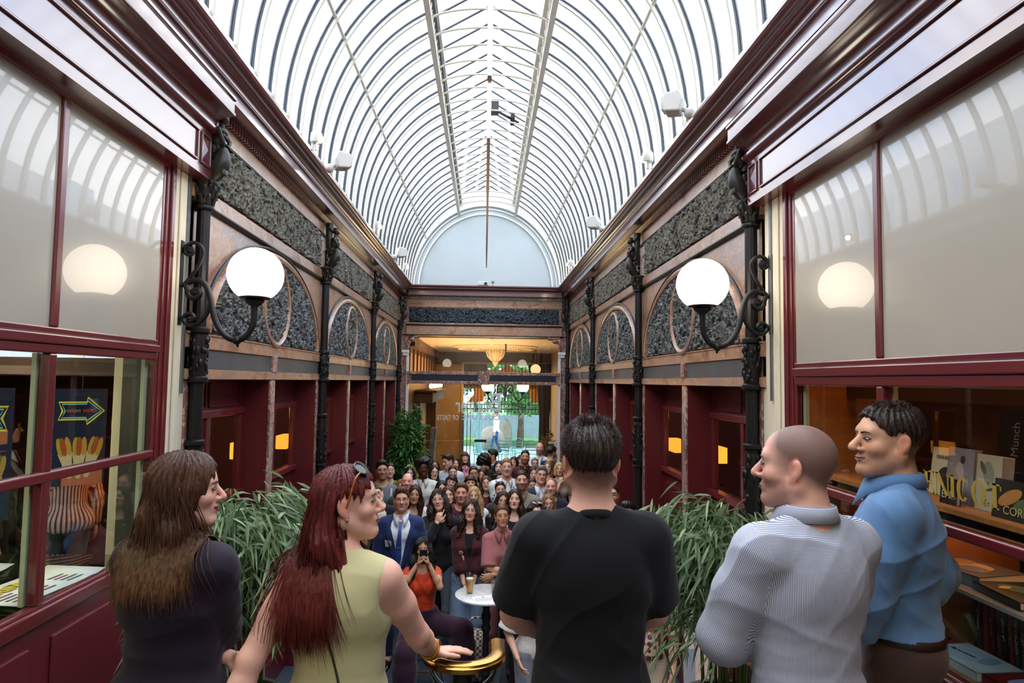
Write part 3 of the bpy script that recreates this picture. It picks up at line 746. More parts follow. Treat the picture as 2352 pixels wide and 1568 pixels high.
for i,(y,s,l) in enumerate(((5.65,-1,'small glowing spotlight on the cornice just before the first white loudspeaker, sandwich shop side'),(8.9,-1,'small glowing spotlight midway along the sandwich shop side cornice'),(12.1,-1,'small glowing spotlight by the lunette on the sandwich shop side'),(5.9,1,'small glowing spotlight on the bookshop side cornice between the two loudspeakers'),(11.4,1,'small glowing spotlight by the lunette on the bookshop side'))):
    spot(-1.50 if s<0 else 1.48,y,5.08,s,l)
e=empty('projector',(-.06,13.52,5.0)); m=MB(); m.box(-.11,.11,-.08,.1,-.035,.055); m.build('housing',M_CHALK,e,bevel=.015); m=MB(); m.lathe([(.03,0),(.03,.02),(.02,.025)],(0,0,0),14); o=m.build('lens',M_BLACK,e); o.rotation_euler=(PI/2,0,0); o.location=(.05,-.08,.01)
tag(e,'white projector box sitting on the end cornice under the lunette','projector')
e=empty('surveillance_camera',(.14,13.52,5.03)); m=MB(); m.box(-.03,.03,-.05,.02,.0,.04); m.build('housing',M_GREY,e,bevel=.006); m=MB(); m.tube([(0,0,-.055),(0,0,0)],.006,6); m.build('mount',M_GREY,e)
tag(e,'tiny grey camera beside the white projector on the end cornice','camera')
# suspended linear light under the ridge
e=empty('linear_pendant',(0,0,5.33)); m=MB(); m.box(-.014,.014,1.0,13.4,0,.05); m.build('housing',pm('copper_housing','#a0796a',.35,.6),e)
for a,b in((1.0,4.84),(5.02,6.12)):
    m=MB(); m.box(-.017,.017,a,b,-.012,.02); m.build('light_tube',emit('tube_light','#fff0d8',5),e)
for y in (2,4.9,7.5,10,12.8):
    m=MB(); m.tube([(0,y,.05),(0,y,1.68)],.002,4); m.build('wire',M_STEEL,e)
tag(e,'long slim linear pendant light hung along the middle of the glass vault','pendant light')
# fan motor caught in the lantern
e=empty('ventilation_motor',(.12,9.2,6.86)); m=MB(); m.box(-.1,.02,-.12,.12,0,.12); m.tube([(0,0,.02),(.32,.3,-.02)],.02,8); m.build('motor',pm('motor_grey','#3d3a36',.5,.4),e); m=MB(); m.box(.2,.26,.1,.4,-.03,.06); m.build('actuator',M_BLACK,e)
tag(e,'dark window motor and arm fixed under the ridge of the glass vault','motor')

# ------------------------------------------------------------------ glass doors with lettering, entry hall, street
dr=struct(empty('door_1',(0,0,0)))
for a,b in((-1.585,-.02),(.0,1.55)):
    m=MB(); m.box(a,b,YEND+.02,YEND+.032,.02,2.9); m.build('leaf_pane',M_GLASS,dr)
m=MB(); m.box(-1.585,1.55,YEND+.02,YEND+.03,3.19,3.92); m.build('transom_pane',M_GLASS,dr)
m=MB(); m.box(-.19,.06,YEND-.0,YEND+.05,1.72,1.77); m.build('patch_fitting',M_BLACK,dr); m=MB(); m.box(1.36,1.56,YEND,YEND+.05,1.70,1.735); m.box(1.48,1.56,YEND,YEND+.05,1.62,1.70); m.build('patch_fitting',M_CHALK,dr)
m=MB(); m.box(-1.585,1.55,YEND+.018,YEND+.02,1.74,1.746); m.build('etched_line',pm('etched_line','#b08d78',.6),dr)
M_FROST=pm('frosted_lettering','#c9d2d6',.7)
sg=tag(empty('glass_lettering',(0,YEND+.012,0)),'mirror-written white shop name and slogan on the glass doors','lettering')
sg['label']='white reversed lettering stuck on the glass doors at the end'
def mt(body,x,x1,z,size,shear=0,bold=0):
    o=text_mesh('lettering',body,size,M_FROST,sg,.001,'LEFT',shear,bold); xs=[v.co.x for v in o.data.vertices]; k=(x-x1)/(max(xs)-min(xs)); mn=min(xs)
    for v in o.data.vertices: v.co.x=(v.co.x-mn)*k
    o.matrix_local=basis((x,0,z),(-1,0,0),(0,0,1))
mt('B',.345,.09,2.53,.55,0,.004); mt('or',.07,-.17,2.47,.46); mt('ti',-.19,-.34,2.49,.48,.35); mt('er',-.36,-.60,2.47,.46)
mt('TASTE OF',.85,.40,2.235,.15); mt('CULTURE',.34,-.46,2.245,.21,0,.002); mt('OF TASTE',-.53,-.98,2.215,.15)
# hall
M_HWARM=pm('ochre_hall_paint','#bd9560',.7,var=.12,vs=1.5); M_HCEIL=pm('hall_ceiling_cream','#d8c3a2',.7,var=.06,vs=2); M_HWOOD=pm('hall_panel_wood','#5f3d25',.5,var=.3,vs=4,vscale=(1,1,.2))
YH=22.0
hl=struct(empty('wall_hall'))
m=MB(); m.box(-2.5,2.6,YEND+.3,YH+.3,3.95,4.1); struct(m.build('ceiling_hall',M_HCEIL))
m=MB()
for a,b,c,d in((-1.5,2.2,14.3,14.36),(-1.5,2.2,21.3,21.36)): m.box(a,b,c,d,3.925,3.95)
m.box(-1.5,-1.44,14.3,21.3,3.925,3.95); m.box(2.14,2.2,14.3,21.3,3.925,3.95); m.box(.12,.2,14.3,17,3.925,3.95); m.build('ceiling_moulding',M_HCEIL,hl)
# ceiling rose and pendant boss
e=tag(empty('ceiling_rose',(.29,18.2,3.95)),'huge round stucco ceiling rose with hanging boss in the warm lit hall','ceiling rose')
e.scale=(.68,.68,.9)
m=MB(); m.lathe([(1.75,0),(1.75,-.03),(1.55,-.05),(1.5,-.03),(1.1,-.04),(1.05,-.07),(.5,-.06),(.3,0)],n=64); 
m.build('disc',M_HCEIL,e,smooth=True)
m=MB()
for k in range(72):
    a=2*PI*k/72; m.ball((1.5*math.cos(a),1.5*math.sin(a),-.05),(.055,.055,.06),8,5)
m.build('leaf_ring',M_HCEIL,e,smooth=True); m=MB()
for k in range(48):
    a=2*PI*k/48; m.ball((.95*math.cos(a),.95*math.sin(a),-.07),(.05,.05,.05),6,4)
m.build('bead_ring',M_HCEIL,e,smooth=True)
m=MB(); m.lathe([(.3,-.03),(.26,-.1),(.3,-.2),(.24,-.32),(.12,-.42),(.13,-.5),(.05,-.58),(.0,-.64)],n=20)
for k in range(8):
    a=2*PI*k/8; m.tube([(.22*math.cos(a),.22*math.sin(a),-.05),(.36*math.cos(a),.36*math.sin(a),-.16),(.3*math.cos(a),.3*math.sin(a),-.3),(.14*math.cos(a),.14*math.sin(a),-.44)],[.03,.045,.04,.02],6)
m.build('boss',M_HCEIL,e,smooth=True)
# side walls
m=MB(); m.box(-1.75,-1.65,YEND+.25,15.6,0,3.95); m.box(-1.75,-1.65,15.6,YH,2.5,3.95); m.box(-1.75,-1.65,19.6,YH,0,2.5); m.build('hall_wall_panel',M_HWOOD,hl)
m=MB()
for k in range(9):
    y=YEND+.5+k*.85; m.box(-1.65,-1.62,y,y+.07,3.05,3.7); m.box(-1.66,-1.64,y+.12,y+.6,3.15,3.6,1)
m.box(-1.65,-1.5,YEND+.3,YH,3.72,3.95); m.box(-1.65,-1.59,YEND+.3,YH,3.0,3.05); m.build('panel_pilaster',[M_HWOOD,M_HWARM],hl)
m=MB(); m.box(-1.7,-1.22,15.6,19.6,2.45,2.70); m.box(-1.7,-1.12,15.5,19.7,2.70,2.76); m.box(-1.72,-1.5,15.5,15.65,0,2.45); m.box(-1.72,-1.42,19.5,19.7,0,2.45); m.build('doorway_hood',M_HWOOD,hl,bevel=.02)
m=MB(); m.box(-1.73,-1.71,17.9,19.5,0,2.45); m.build('hall_partition',M_HWARM,hl)
m=MB(); m.box(2.2,2.3,YEND+.25,YH,0,3.95); m.build('hall_wall_panel',M_HWARM,hl)
# front wall of the hall with arched gateway
m=MB(); m.box(-1.75,-.75,YH,YH+.3,0,3.6); m.box(2.3,2.6,YH,YH+.3,0,3.6); m.box(-1.75,2.6,YH,YH+.3,3.55,3.95); m.build('hall_wall_panel',M_HWARM,hl)
m=MB(); m.box(-1.65,2.6,YH-.05,YH,3.62,3.95); m.build('hall_frieze',M_HWOOD,hl)
m=MB(); m.box(-.78,-.70,YH-.03,YH+.3,0,3.66); m.box(2.24,2.32,YH-.03,YH+.3,0,3.66); m.box(-.78,2.32,YH-.03,YH+.3,3.58,3.66); m.build('gateway_frame',pm('cream_trim','#d9b377',.6),hl,bevel=.01)
gt=tag(empty('iron_gate',(0,YH+.2,0)),'black iron bar gate with orange fan panel under the arch at the street end','gate')
m=MB()
for k in range(26):
    x=-.68+k*.115
    z0=2.05; z1=3.58
    if k<3: z0=0
    m.tube([(x,0,z0),(x,0,z1)],.012,6)
m.tube([(-.7,0,2.05),(2.25,0,2.05)],.02,6); m.tube([(-.7,0,2.2),(2.25,0,2.2)],.014,6)
for k in range(26):
    x=-.68+k*.115; m.ball((x,0,1.98),(.02,.02,.05),6,5)
m.build('bars',M_BLACK,gt)
m=MB(); xc,zc=.78,2.2; n=24; v=[];f=[]
for k in range(n+1):
    a=PI*k/n; sc_=.93+.07*math.cos(a*12)
    v+=[(xc+.8*math.cos(a),.03,zc+.1+.85*math.sin(a)),(xc+1.35*math.cos(a)*sc_,.03,zc+.05+1.30*math.sin(a)*sc_),(xc+.8*math.cos(a),.05,zc+.1+.85*math.sin(a)),(xc+1.35*math.cos(a)*sc_,.05,zc+.05+1.30*math.sin(a)*sc_)]
for k in range(n): b=4*k; f+=[(b,b+4,b+5,b+1),(b+2,b+3,b+7,b+6),(b+1,b+5,b+7,b+3),(b,b+2,b+6,b+4)]
m.add(v,f); m.build('fan_panel',pm('orange_fan','#c97c25',.6,emis='#c97c25',estr=.15),gt)
for a_,b_ in((-.7,.1),(1.5,2.25)): m=MB(); m.box(a_,b_,.03,.05,2.75,3.58); m.build('dark_panel',pm('brown_infill','#5a4630',.7),gt)
for k,(bx) in enumerate((-.72,)):
    m=MB()
    for j in range(7): m.tube([(bx+.02,-.1-.09*j,0.1),(bx+.02,-.1-.09*j,2.0)],.011,6)
    m.tube([(bx+.02,-.1,2.0),(bx+.02,-.68,2.0)],.016,6); m.tube([(bx+.02,-.1,.12),(bx+.02,-.68,.12)],.016,6); m.build('gate_leaf',M_BLACK,gt)
# hall lamps
gl=emit('warm_globe','#ffdca0',7)
e=tag(empty('twin_lantern',(.53,16.7,0)),'twin globe hanging lantern on black scrolls seen through the glass doors','hanging lamp')
for s in(-1,1):
    m=MB(); m.ball((.45*s,0,2.86),.155,24,16,z0=-.8); m.build('globe',gl,e,smooth=2)
    m=MB(); P=smooth_pts([(0,0,2.75),(.1*s,0,2.9),(.2*s,0,2.85),(.17*s,0,2.72),(.1*s,0,2.75),(.14*s,0,2.82)],4); m.tube(P,.017,8)
    P=smooth_pts([(.2*s,0,2.85),(.22*s,0,2.65),(.32*s,0,2.5),(.42*s,0,2.55),(.45*s,0,2.7)],4); m.tube(P,.017,8); m.lathe([(.03,2.66),(.08,2.72),(.08,2.74)],(.45*s,0,0),14); m.build('scroll_arm',M_IRON,e,smooth=2)
m=MB(); m.tube([(0,0,2.5),(0,0,3.95)],.02,8); m.ball((0,0,2.7),(.05,.05,.12),10,8); m.build('stem',M_IRON,e,smooth=True)
e=tag(empty('globe_pendant',(1.48,19,3.35)),'single unlit-looking globe high above the gate bars','pendant lamp'); e['label']='small cream globe lamp above the gate bars near the curtain'
m=MB(); m.ball((0,0,0),.15,24,16); m.build('globe',emit('dim_globe','#ffd79a',1.0),e,smooth=2); m=MB(); m.tube([(0,0,.14),(0,0,.6)],.012,6); m.build('stem',M_IRON,e)
e=tag(empty('black_curtain',(0,0,0)),'heavy black curtain gathered beside the iron gate','curtain'); m=MB()
n=24; v=[];f=[]
for z,s,o in((.0,.5,0),(1.0,.32,.02),(1.8,.30,0),(2.9,.45,0),(3.55,.5,0)):
    for k in range(n): a=2*PI*k/n; v.append((2.0+s*.55*math.cos(a)*(1+.12*math.sin(6*a)),YH-.25+.16*math.sin(a)*(1+.2*math.cos(7*a)),z))
for i in range(4):
    for k in range(n): f.append((i*n+k,i*n+(k+1)%n,(i+1)*n+(k+1)%n,(i+1)*n+k))
m.add(v,f); m.build('drape',pm('black_velvet','#0e1016',.85,sheen=.3),e,smooth=2); m=MB(); m.tube([(1.6,YH-.25,3.56),(2.25,YH-.25,3.56)],.015,6); m.build('rod',M_IRON,e)
for k in range(7):
    e=tag(empty('shelf_bulb',(-1.28+.03*(k%2),15.8+.58*k,2.85)),'bare glowing bulb in the row along the wooden doorway hood','bulb','row of bulbs on the hood'); m=MB(); m.ball((0,0,0),(.05,.05,.065),12,8); m.build('bulb_glass',emit('bulb','#ffb766',12) if k==0 else bpy.data.materials['bulb'],e,smooth=True); m=MB(); m.lathe([(.025,-.09),(.025,-.05)],n=8); m.build('cap',M_GREY,e)
    e['label']='bare glowing bulb in the row above the wooden doorway in the hall'
e=tag(empty('folded_screen',(-1.25,15.2,0)),'tall grey folded panel leaning behind the glass door by the leafy plant','screen')
for k in range(4):
    m=MB(); m.obox((.03*k,.03*k,.95),(.012,0,.0),(0,.22,0),(.06,0,.95)); m.build('panel',pm('grey_board','#8b8580',.6),e)
# street
M_PAVE=pm('pale_paving','#84999b',.7,var=.15,vs=2,bump=.1,bs=10); M_GRASS=pm('park_grass','#5c8550',.9,var=.35,vs=3)
m=MB(); m.box(-14,14,YH+.3,60,-.12,-.02); struct(m.build('ground_street',M_PAVE))
m=MB(); m.box(-14,14,30.5,33,-.02,.25); m.box(-14,14,33,60,-.02,.9); struct(m.build('ground_bank',M_GRASS))
m=MB(); m.box(-14,14,32.6,33,.0,1.3); m.box(1.2,6,35,35.4,0,2.3); struct(m.build('wall_street',pm('pale_street_wall','#7f95a0',.7,var=.1)))
e=tag(empty('street_lamp_post',(-.2,27,-.02)),'slim green iron lamp post on the pavement beyond the gate','lamp post')
m=MB(); m.lathe([(.16,0),(.16,.25),(.13,.3),(.14,.42),(.09,.5),(.08,.9),(.05,1.0)],n=16); m.build('base',pm('verdigris_paint','#4f7f80',.5),e,smooth=True)
m=MB(); m.lathe([(.045,1.0),(.035,3.6)],n=12); m.build('pole',bpy.data.materials['verdigris_paint'],e,smooth=True)
def boulder(x,y,r,h,label):
    m=MB(); m.ball((0,0,h*.45),(r,r*.8,h*.6),18,12); o=m.build('boulder',pm('boulder_stone','#7e7a6d',.9,var=.2,vs=3,bump=.4,bs=6,bd=.03),None,smooth=2); o.location=(x,y,-.02); tag(o,label,'boulder')
boulder(.35,28.8,.55,1.0,'big grey boulder beside the lamp post in the park'); boulder(1.0,30.0,.3,1.25,'tall narrow stone standing behind the walking man'); boulder(3.0,29.5,.5,.9,'rounded stone by the curtain end of the street view')
# park trees (trunk, crown of leaves)
def leaf_cloud(mb,c,r,n,rg,s=.14):
    for _ in range(n):
        d=Vector((rg.gauss(0,1),rg.gauss(0,1),rg.gauss(0,1))).normalized()*rg.uniform(.35,1)
        p=Vector((c[0]+d.x*r[0],c[1]+d.y*r[1],c[2]+d.z*r[2])); a=Vector((rg.uniform(-1,1),rg.uniform(-1,1),rg.uniform(-1,1))).normalized(); b=a.orthogonal().normalized()
        mb.add([p-a*s,p+b*s*.5,p+a*s,p-b*s*.5],[(0,1,2,3)])
M_LEAF=pm('park_leaves','#3f7a2a',.6,var=.4,vs=2); M_BARK=pm('bark','#4a4133',.9,var=.3,vs=6,bump=.4,bs=20,bd=.01)
def ptree(x,y,h,cr,label,seed,n=1400):
    rg=random.Random(seed); e=tag(empty('park_tree',(x,y,0)),label,'tree','trees in the park beyond the gate'); m=MB()
    m.tube([(0,0,-.02),(.03,0,h*.3),(-.02,.02,h*.55)],[.17,.13,.1],10)
    for k in range(6): a=k*1.05; m.tube([(0,0,h*(.35+.03*k)),(math.cos(a)*cr*.5,math.sin(a)*cr*.3,h*(.55+.04*k)),(math.cos(a)*cr*.8,math.sin(a)*cr*.5,h*(.7+.03*k))],[.06,.04,.02],6)
    m.build('trunk',M_BARK,e,smooth=True); m=MB(); leaf_cloud(m,(0,0,h*.66),(cr,cr*.8,h*.36),n,rg,.17); m.build('crown',M_LEAF,e)
ptree(1.67,30,4.6,2.1,'nearest park tree with bare dark trunk standing right behind the gate',1)
ptree(-2.4,33.8,6,2.5,'leafy park tree beyond the lamp post',2,3200); ptree(4.4,33.2,5,1.3,'small leafy park tree in front of the street wall',7,1500); ptree(6,38,7,3.2,'broad park tree behind the pale street wall',3); ptree(-.6,44,9,3.6,'tallest park tree at the back of the street view',4,2200); ptree(-9,36,7,3.2,'park tree glimpsed through the wooden side doorway',5)
m=MB(); rg=random.Random(9)
for k in range(6): leaf_cloud(m,(1.6+.5*k,33.6,1.3),(.5,.4,.8),260,rg,.1)
tag(m.build('hedge',M_LEAF),'clipped hedge row in front of the pale street wall','hedge')
# tables and chairs of the terrace outside
M_TEAL=pm('teal_metal','#5d9a94',.4,.3)
def bistro_chair(x,y,rz,label):
    e=tag(empty('bistro_chair',(x,y,0),rz),label,'chair','teal terrace chairs outside'); m=MB(); m.box(-.2,.2,-.2,.2,.44,.46); m.build('seat',M_TEAL,e,bevel=.01)
    for sx in(-1,1):
        for sy in(-1,1): m=MB(); m.tube([(.18*sx,.18*sy,0),(.17*sx,.17*sy,.45)],.012,6); m.build('leg',M_TEAL,e)
    m=MB(); m.tube(smooth_pts([(-.18,.18,.45),(-.2,.22,.85),(-.1,.23,.93),(.1,.23,.93),(.2,.22,.85),(.18,.18,.45)],4),.012,6)
    for k in range(3): m.box(-.19,.19,.205,.22,.58+.1*k,.61+.1*k)
    m.build('backrest',M_TEAL,e)
for i,(x,y,r) in enumerate(((.3,23.4,.4),(.75,23.1,2.8),(1.25,23.5,.2),(1.7,23.2,3.0),(-.1,23.0,1.3),(1.0,24.2,.1))): bistro_chair(x,y,r,'teal metal terrace chair on the pavement just outside the gate')
# pale neighbouring facades above the glass roof
M_FAC=pm('pale_facade','#d5dbe0',.8,var=.06,vs=.5); M_FWIN=pm('facade_window_blue','#8fb2cf',.2)
for s in(-1,1):
    b=tag(empty('neighbour_building',(s*6.2,0,0)),'pale facade with tall windows seen faintly through the glass roof on the %s side'%('sandwich shop' if s<0 else 'bookshop'),'building')
    m=MB(); m.box(0,s*.5,-6,26,3,8.2 if s<0 else 7.4); m.build('facade',M_FAC,b)
    for k in range(7):
        m=MB(); m.box(-s*.03,s*.05,-4+3.2*k,-2.7+3.2*k,5.5,7.6); m.build('window',M_FWIN,b)
# warm lamps inside the side shops
M_LAMPG=emit('amber_shade','#ff9430',2.2)
def shop_lamp(x,y,z,side,label):
    e=tag(empty('table_lamp',(x,y,z)),label,'lamp','amber lamps inside the arcade shops'); m=MB(); m.box(-.07,.07,-.16,.16,0,.17); m.build('lamp_shade',M_LAMPG,e,bevel=.01); m=MB(); m.tube([(0,0,-.25),(0,0,0)],.015,8); m.lathe([(.08,-.25),(.08,-.23)],n=14); m.build('base',M_BRASS,e)
n=0
for s in(-1,1):
    X=SIDE[s]['X']
    for y,z in((5.05,2.12),(5.6,2.2),(7.1,2.15),(8.6,2.1),(11.5,2.1)):
        shop_lamp(X+s*.75,y,z,s,'amber lampshade glowing inside the %s shop window on the %s side'%({5.05:'first',5.6:'second',7.1:'third',8.6:'fourth',11.5:'last'}[y],'sandwich shop' if s<0 else 'bookshop')); n+=1
def area(name,loc,rot,sx,sy,e,col):
    l=bpy.data.lights.new(name,'AREA'); l.shape='RECTANGLE'; l.size=sx; l.size_y=sy; l.energy=e; l.color=srgb(col); o=bpy.data.objects.new(name,l); COL.objects.link(o); o.location=loc; o.rotation_euler=rot; return o
def point(name,loc,e,col,r=.05):
    l=bpy.data.lights.new(name,'POINT'); l.energy=e; l.color=srgb(col); l.shadow_soft_size=r; o=bpy.data.objects.new(name,l); COL.objects.link(o); o.location=loc; return o
area('hall_light',(-.2,16.5,3.0),(PI,0,0),2.5,4,75,'#ffcf96'); area('hall_light',(.4,20.3,3.55),(0,0,0),2.0,2,60,'#ffd9a8'); area('sandwich_back_fill',(-3.3,4.4,3.05),(0,0,0),1.5,1.5,30,'#f5f2df')  # sandwich fill light added to brighten the figures in the shop
m=MB(); m.box(XL-3.0,XL-.2,-2.2,5.6,PLAT-.1,PLAT); struct(m.build('floor_shop',M_STEP))
area('bookshop_light',(XR+.3,2.2,3.35),(0,0,0),.3,3,7,'#ffa75a'); area('bookshop_light',(XR+.3,2.0,2.40),(0,0,0),.3,2.5,2.5,'#ffb070')
area('sandwich_shop_light',(XL-.9,2.2,3.35),(0,0,0),.5,3,30,'#f3f0c8'); area('sandwich_room_light',(XL-1.2,1.6,3.35),(0,0,0),.3,3,10,'#f3f0d8')
for s in(-1,1):
    for y in ((6.6,8.7,11.8) if s<0 else (5.5,8.7,11.8)): point('shop_light',(SIDE[s]['X']+s*1.2,y,2.6),9,'#ff9a48',.1)
# ------------------------------------------------------------------ stair rail
M_RSTEEL=pm('dark_rail_steel','#3a4246',.3,.8,var=.1)
e=tag(empty('stair_handrail',(-.06,2.52,0)),'rounded brass handrail cap on a black post at the head of the stairs','handrail')
RZ=1.975; hw=.125
m=MB(); pts=[]
for t in np.linspace(0,1,7): pts.append((-hw,.16-.16*t,RZ-.02*(1-t)))
for k in range(1,16):
    a=PI+PI*k/16; pts.append((hw*math.cos(a),.0+.115*math.sin(a),RZ))
for t in np.linspace(0,1,7): pts.append((hw,.16*t,RZ-.02*t))
prof=[(-.03,-.012),(-.03,.004),(-.024,.008),(-.022,.014),(0,.02),(.022,.014),(.024,.008),(.03,.004),(.03,-.012)]
V=[];Fc=[];n=len(prof)
for i,p in enumerate(pts):
    a=Vector(pts[max(i-1,0)]);b=Vector(pts[min(i+1,len(pts)-1)]); d=(b-a); d.z=0; d.normalize(); nx=Vector((d.y,-d.x,0))
    for (u,w) in prof: V.append(Vector(p)+nx*u+Vector((0,0,w)))
for i in range(len(pts)-1):
    for k in range(n): Fc.append((i*n+k,i*n+(k+1)%n,(i+1)*n+(k+1)%n,(i+1)*n+k))
Fc+=[tuple(range(n)),tuple(range((len(pts)-1)*n,len(pts)*n))[::-1]]
m.add(V,Fc); m.build('brass_cap',M_BRASS,e,smooth=True)
m=MB(); m.tube(smooth_pts([(-hw+.01,.02,RZ-.015),(-hw+.012,-.02,RZ-.06),(-.06,-.10,RZ-.075),(0,-.112,RZ-.075),(.06,-.10,RZ-.075),(hw-.012,-.02,RZ-.06),(hw-.01,.02,RZ-.015)],5),.009,8); m.build('under_rail',M_RSTEEL,e,smooth=2)
m=MB(); m.lathe([(.045,-.02),(.038,.05),(.036,RZ-PLAT-.02)],(0,-.085,PLAT),16); m.build('post',M_BLACK,e,smooth=True)
for s in(-1,1):
    m=MB(); L=1.7; q=[(s*hw,.05,RZ-.03),(s*hw,.05+L,RZ-.03-L*.66)]
    m.obox(((s*hw),.05+L/2,RZ-.03-L*.33),(.022,0,0),(0,L/2,-L*.33),(0,.004,.006)); m.obox((s*(hw-.017),.05+L/2,RZ-.08-L*.33),(.005,0,0),(0,L/2,-L*.33),(0,.01,.05)); m.build('sloping_rail',M_RSTEEL,e)
    m=MB(); m.tube([(s*hw,.05+L,RZ-.05-L*.66),(s*hw,.05+L,.0)],.018,8); m.build('foot_post',M_BLACK,e,smooth=True)
# ------------------------------------------------------------------ bamboo plants
def leaf_mat(name,a,b,rough=.45):
    t=NT(name); at=t.n('ShaderNodeAttribute',attribute_name='lv'); c=t.ramp(at.outputs['Fac'],[(0,srgb(a)),(1,srgb(b))]); t.bsdf(c,rough,0,.4)
    p=[n for n in t.t.nodes if n.type=='BSDF_PRINCIPLED'][0]; tr=t.n('ShaderNodeBsdfTranslucent'); t.l(c,tr.inputs[0]); mx=t.n('ShaderNodeMixShader'); mx.inputs[0].default_value=.25; t.l(p.outputs[0],mx.inputs[1]); t.l(tr.outputs[0],mx.inputs[2]); t.l(mx.outputs[0],t.out.inputs[0]); return t.mat
M_BAMB=leaf_mat('bamboo_leaf','#33502a','#9cb083'); M_VARI=leaf_mat('variegated_leaf','#6f8a3c','#c3cc8e'); M_DKLF=leaf_mat('fern_leaf','#1f4520','#4f8a35')
def leaves(P,D,L,Wd,rg):
    """lens leaves: P base points, D directions, L lengths, Wd widths"""
    n=len(P); D=D/np.linalg.norm(D,axis=1)[:,None]; r=rg.normal(size=(n,3)); S=np.cross(D,r); S/=np.linalg.norm(S,axis=1)[:,None]; N=np.cross(S,D)
    ts=[0,.22,.55,1.0]; ws=[.12,.9,.85,0.02]; V=[]
    for t,w in zip(ts,ws):
        c=P+D*(L*t)[:,None]-np.array([0,0,1.0])*(L*t*t*.35)[:,None]
        V+=[c-S*(Wd*w*.5)[:,None],c+N*(Wd*w*.16)[:,None],c+S*(Wd*w*.5)[:,None]]
    V=np.stack(V,1).reshape(-1,3); b=np.arange(n)[:,None]*12; F=[]
    for i in range(3):
        for k in(0,1): F.append(b+np.array([[3*i+k,3*i+k+1,3*i+k+4,3*i+k+3]]))
    return V,np.concatenate(F),np.repeat(rg.random(n),12)
def bamboo(loc,label,seed,n_c,rad,h,pot_h,nl,droop=1.0,bias=(0,0)):
    rg=np.random.default_rng(seed); e=tag(empty('bamboo_plant',loc),label,'plant','potted bamboos flanking the stairs'); P=[];D=[]
    m=MB(); m.lathe([(.17,0),(.2,.03),(.235,pot_h*.8),(.25,pot_h),(.225,pot_h),(.2,pot_h*.85),(0,pot_h*.85)],n=28); m.build('pot',pm('glazed_green_pot','#2e4034',.25,coat=.5,var=.3),e,smooth=True)
    m=MB(); m.lathe([(.205,pot_h*.86),(.0,pot_h*.9)],n=20); m.build('soil',pm('soil','#2a2019',.95),e)
    m=MB()
    for c in range(n_c):
        a=rg.uniform(0,2*PI); R=rad*rg.uniform(.25,1.0); H=h*rg.uniform(.72,1.02); b=rg.uniform(.02,.15); pts=[]
        for t in np.linspace(0,1,9):
            rr=b+R*t**1.8; z=pot_h*.86+(H-pot_h)*(math.sin(t*PI*.62)/math.sin(PI*.5) if droop else t); z=pot_h*.86+(H-pot_h)*(1-(1-min(1,t/.72))**2 - (max(0,t-.72)/.28)**2*.35*droop)
            pts.append((math.cos(a)*rr+bias[0]*t*t,math.sin(a)*rr*.7+bias[1]*t*t,z))
        m.tube(pts,[.008*(1-.8*t)+.0015 for t in np.linspace(0,1,9)],5)
        pa=np.array(pts)
        for k in range(int(nl/n_c)):
            t=rg.uniform(.22,1)**.8*8; i=min(int(t),7); p=pa[i]+(pa[i+1]-pa[i])*(t-i); sid=rg.normal(0,.055,3)*np.array([1,1,.8]); d=rg.normal(size=3)*.8+np.array([math.cos(a),math.sin(a)*.6,-.55*droop])
            P.append(p+sid); D.append(d)
    m.build('cane',pm('bamboo_cane','#55602f',.5),e,smooth=2)
    P=np.array(P);D=np.array(D); V,F,lv=leaves(P,D,rg.uniform(.09,.17,len(P)),rg.uniform(.011,.019,len(P)),rg); npmesh('foliage',V,F,M_BAMB,e,False,{'lv':lv})
    return e
bamboo((-1.17,3.25,PLAT),'bushy potted bamboo between the woman in plum and the red-haired woman',3,22,.42,1.50,.42,4200,1.1)
bamboo((1.24,3.25,PLAT),'drooping potted bamboo between the man in black and the man in stripes',5,22,.40,1.38,.40,4200,1.5)
def shrub(loc,label,seed,rad,z0,z1,n,mat,L,Wd,stem=True,grp=None,nm='leafy_plant'):
    rg=np.random.default_rng(seed); e=tag(empty(nm,loc),label,'plant',grp); d=rg.normal(size=(n,3)); d/=np.linalg.norm(d,axis=1)[:,None]; r=rg.uniform(.3,1,n)**.6
    lump=1+.22*np.sin(d[:,0]*7+seed)*np.sin(d[:,2]*9)
    P=d*r[:,None]*lump[:,None]*np.array([rad,rad,(z1-z0)/2])+np.array([0,0,(z0+z1)/2]); D=d+rg.normal(size=(n,3))*.7; D[:,2]-=.2
    V,F,lv=leaves(P,D,rg.uniform(.7,1.3,n)*L,rg.uniform(.7,1.3,n)*Wd,rg); npmesh('foliage',V,F,mat,e,False,{'lv':lv})
    m=MB()
    for k in range(7): a=k*.9; m.tube([(.03*math.cos(a),.03*math.sin(a),.25),(.25*rad*math.cos(a),.25*rad*math.sin(a),(z0+z1)/2),(.6*rad*math.cos(a),.6*rad*math.sin(a),z1*.9)],[.014,.01,.005],5)
    m.build('stem',M_BARK,e); m=MB(); m.lathe([(.15,0),(.19,.3),(.2,.32),(.17,.32),(0,.28)],n=20); m.build('pot',pm('dark_planter','#2b2b2c',.6),e,smooth=True); return e
M_BARK=pm('bark','#4a4133',.9,var=.3,vs=6,bump=.4,bs=20,bd=.01)
shrub((-1.47,12.9,0),'tall bushy green plant in the corner left of the glass doors',11,.34,.9,2.42,2600,M_DKLF,.10,.04)
shrub((-1.22,12.15,0),'pale variegated plant low in front of the tall green plant in the corner',12,.2,.75,1.5,1300,M_VARI,.09,.035)
shrub((1.42,14.5,0),'reddish green slender plant just behind the glass door by the curtain',13,.2,.5,1.9,900,leaf_mat('autumn_leaf','#4f6a2a','#a8672f'),.09,.03)
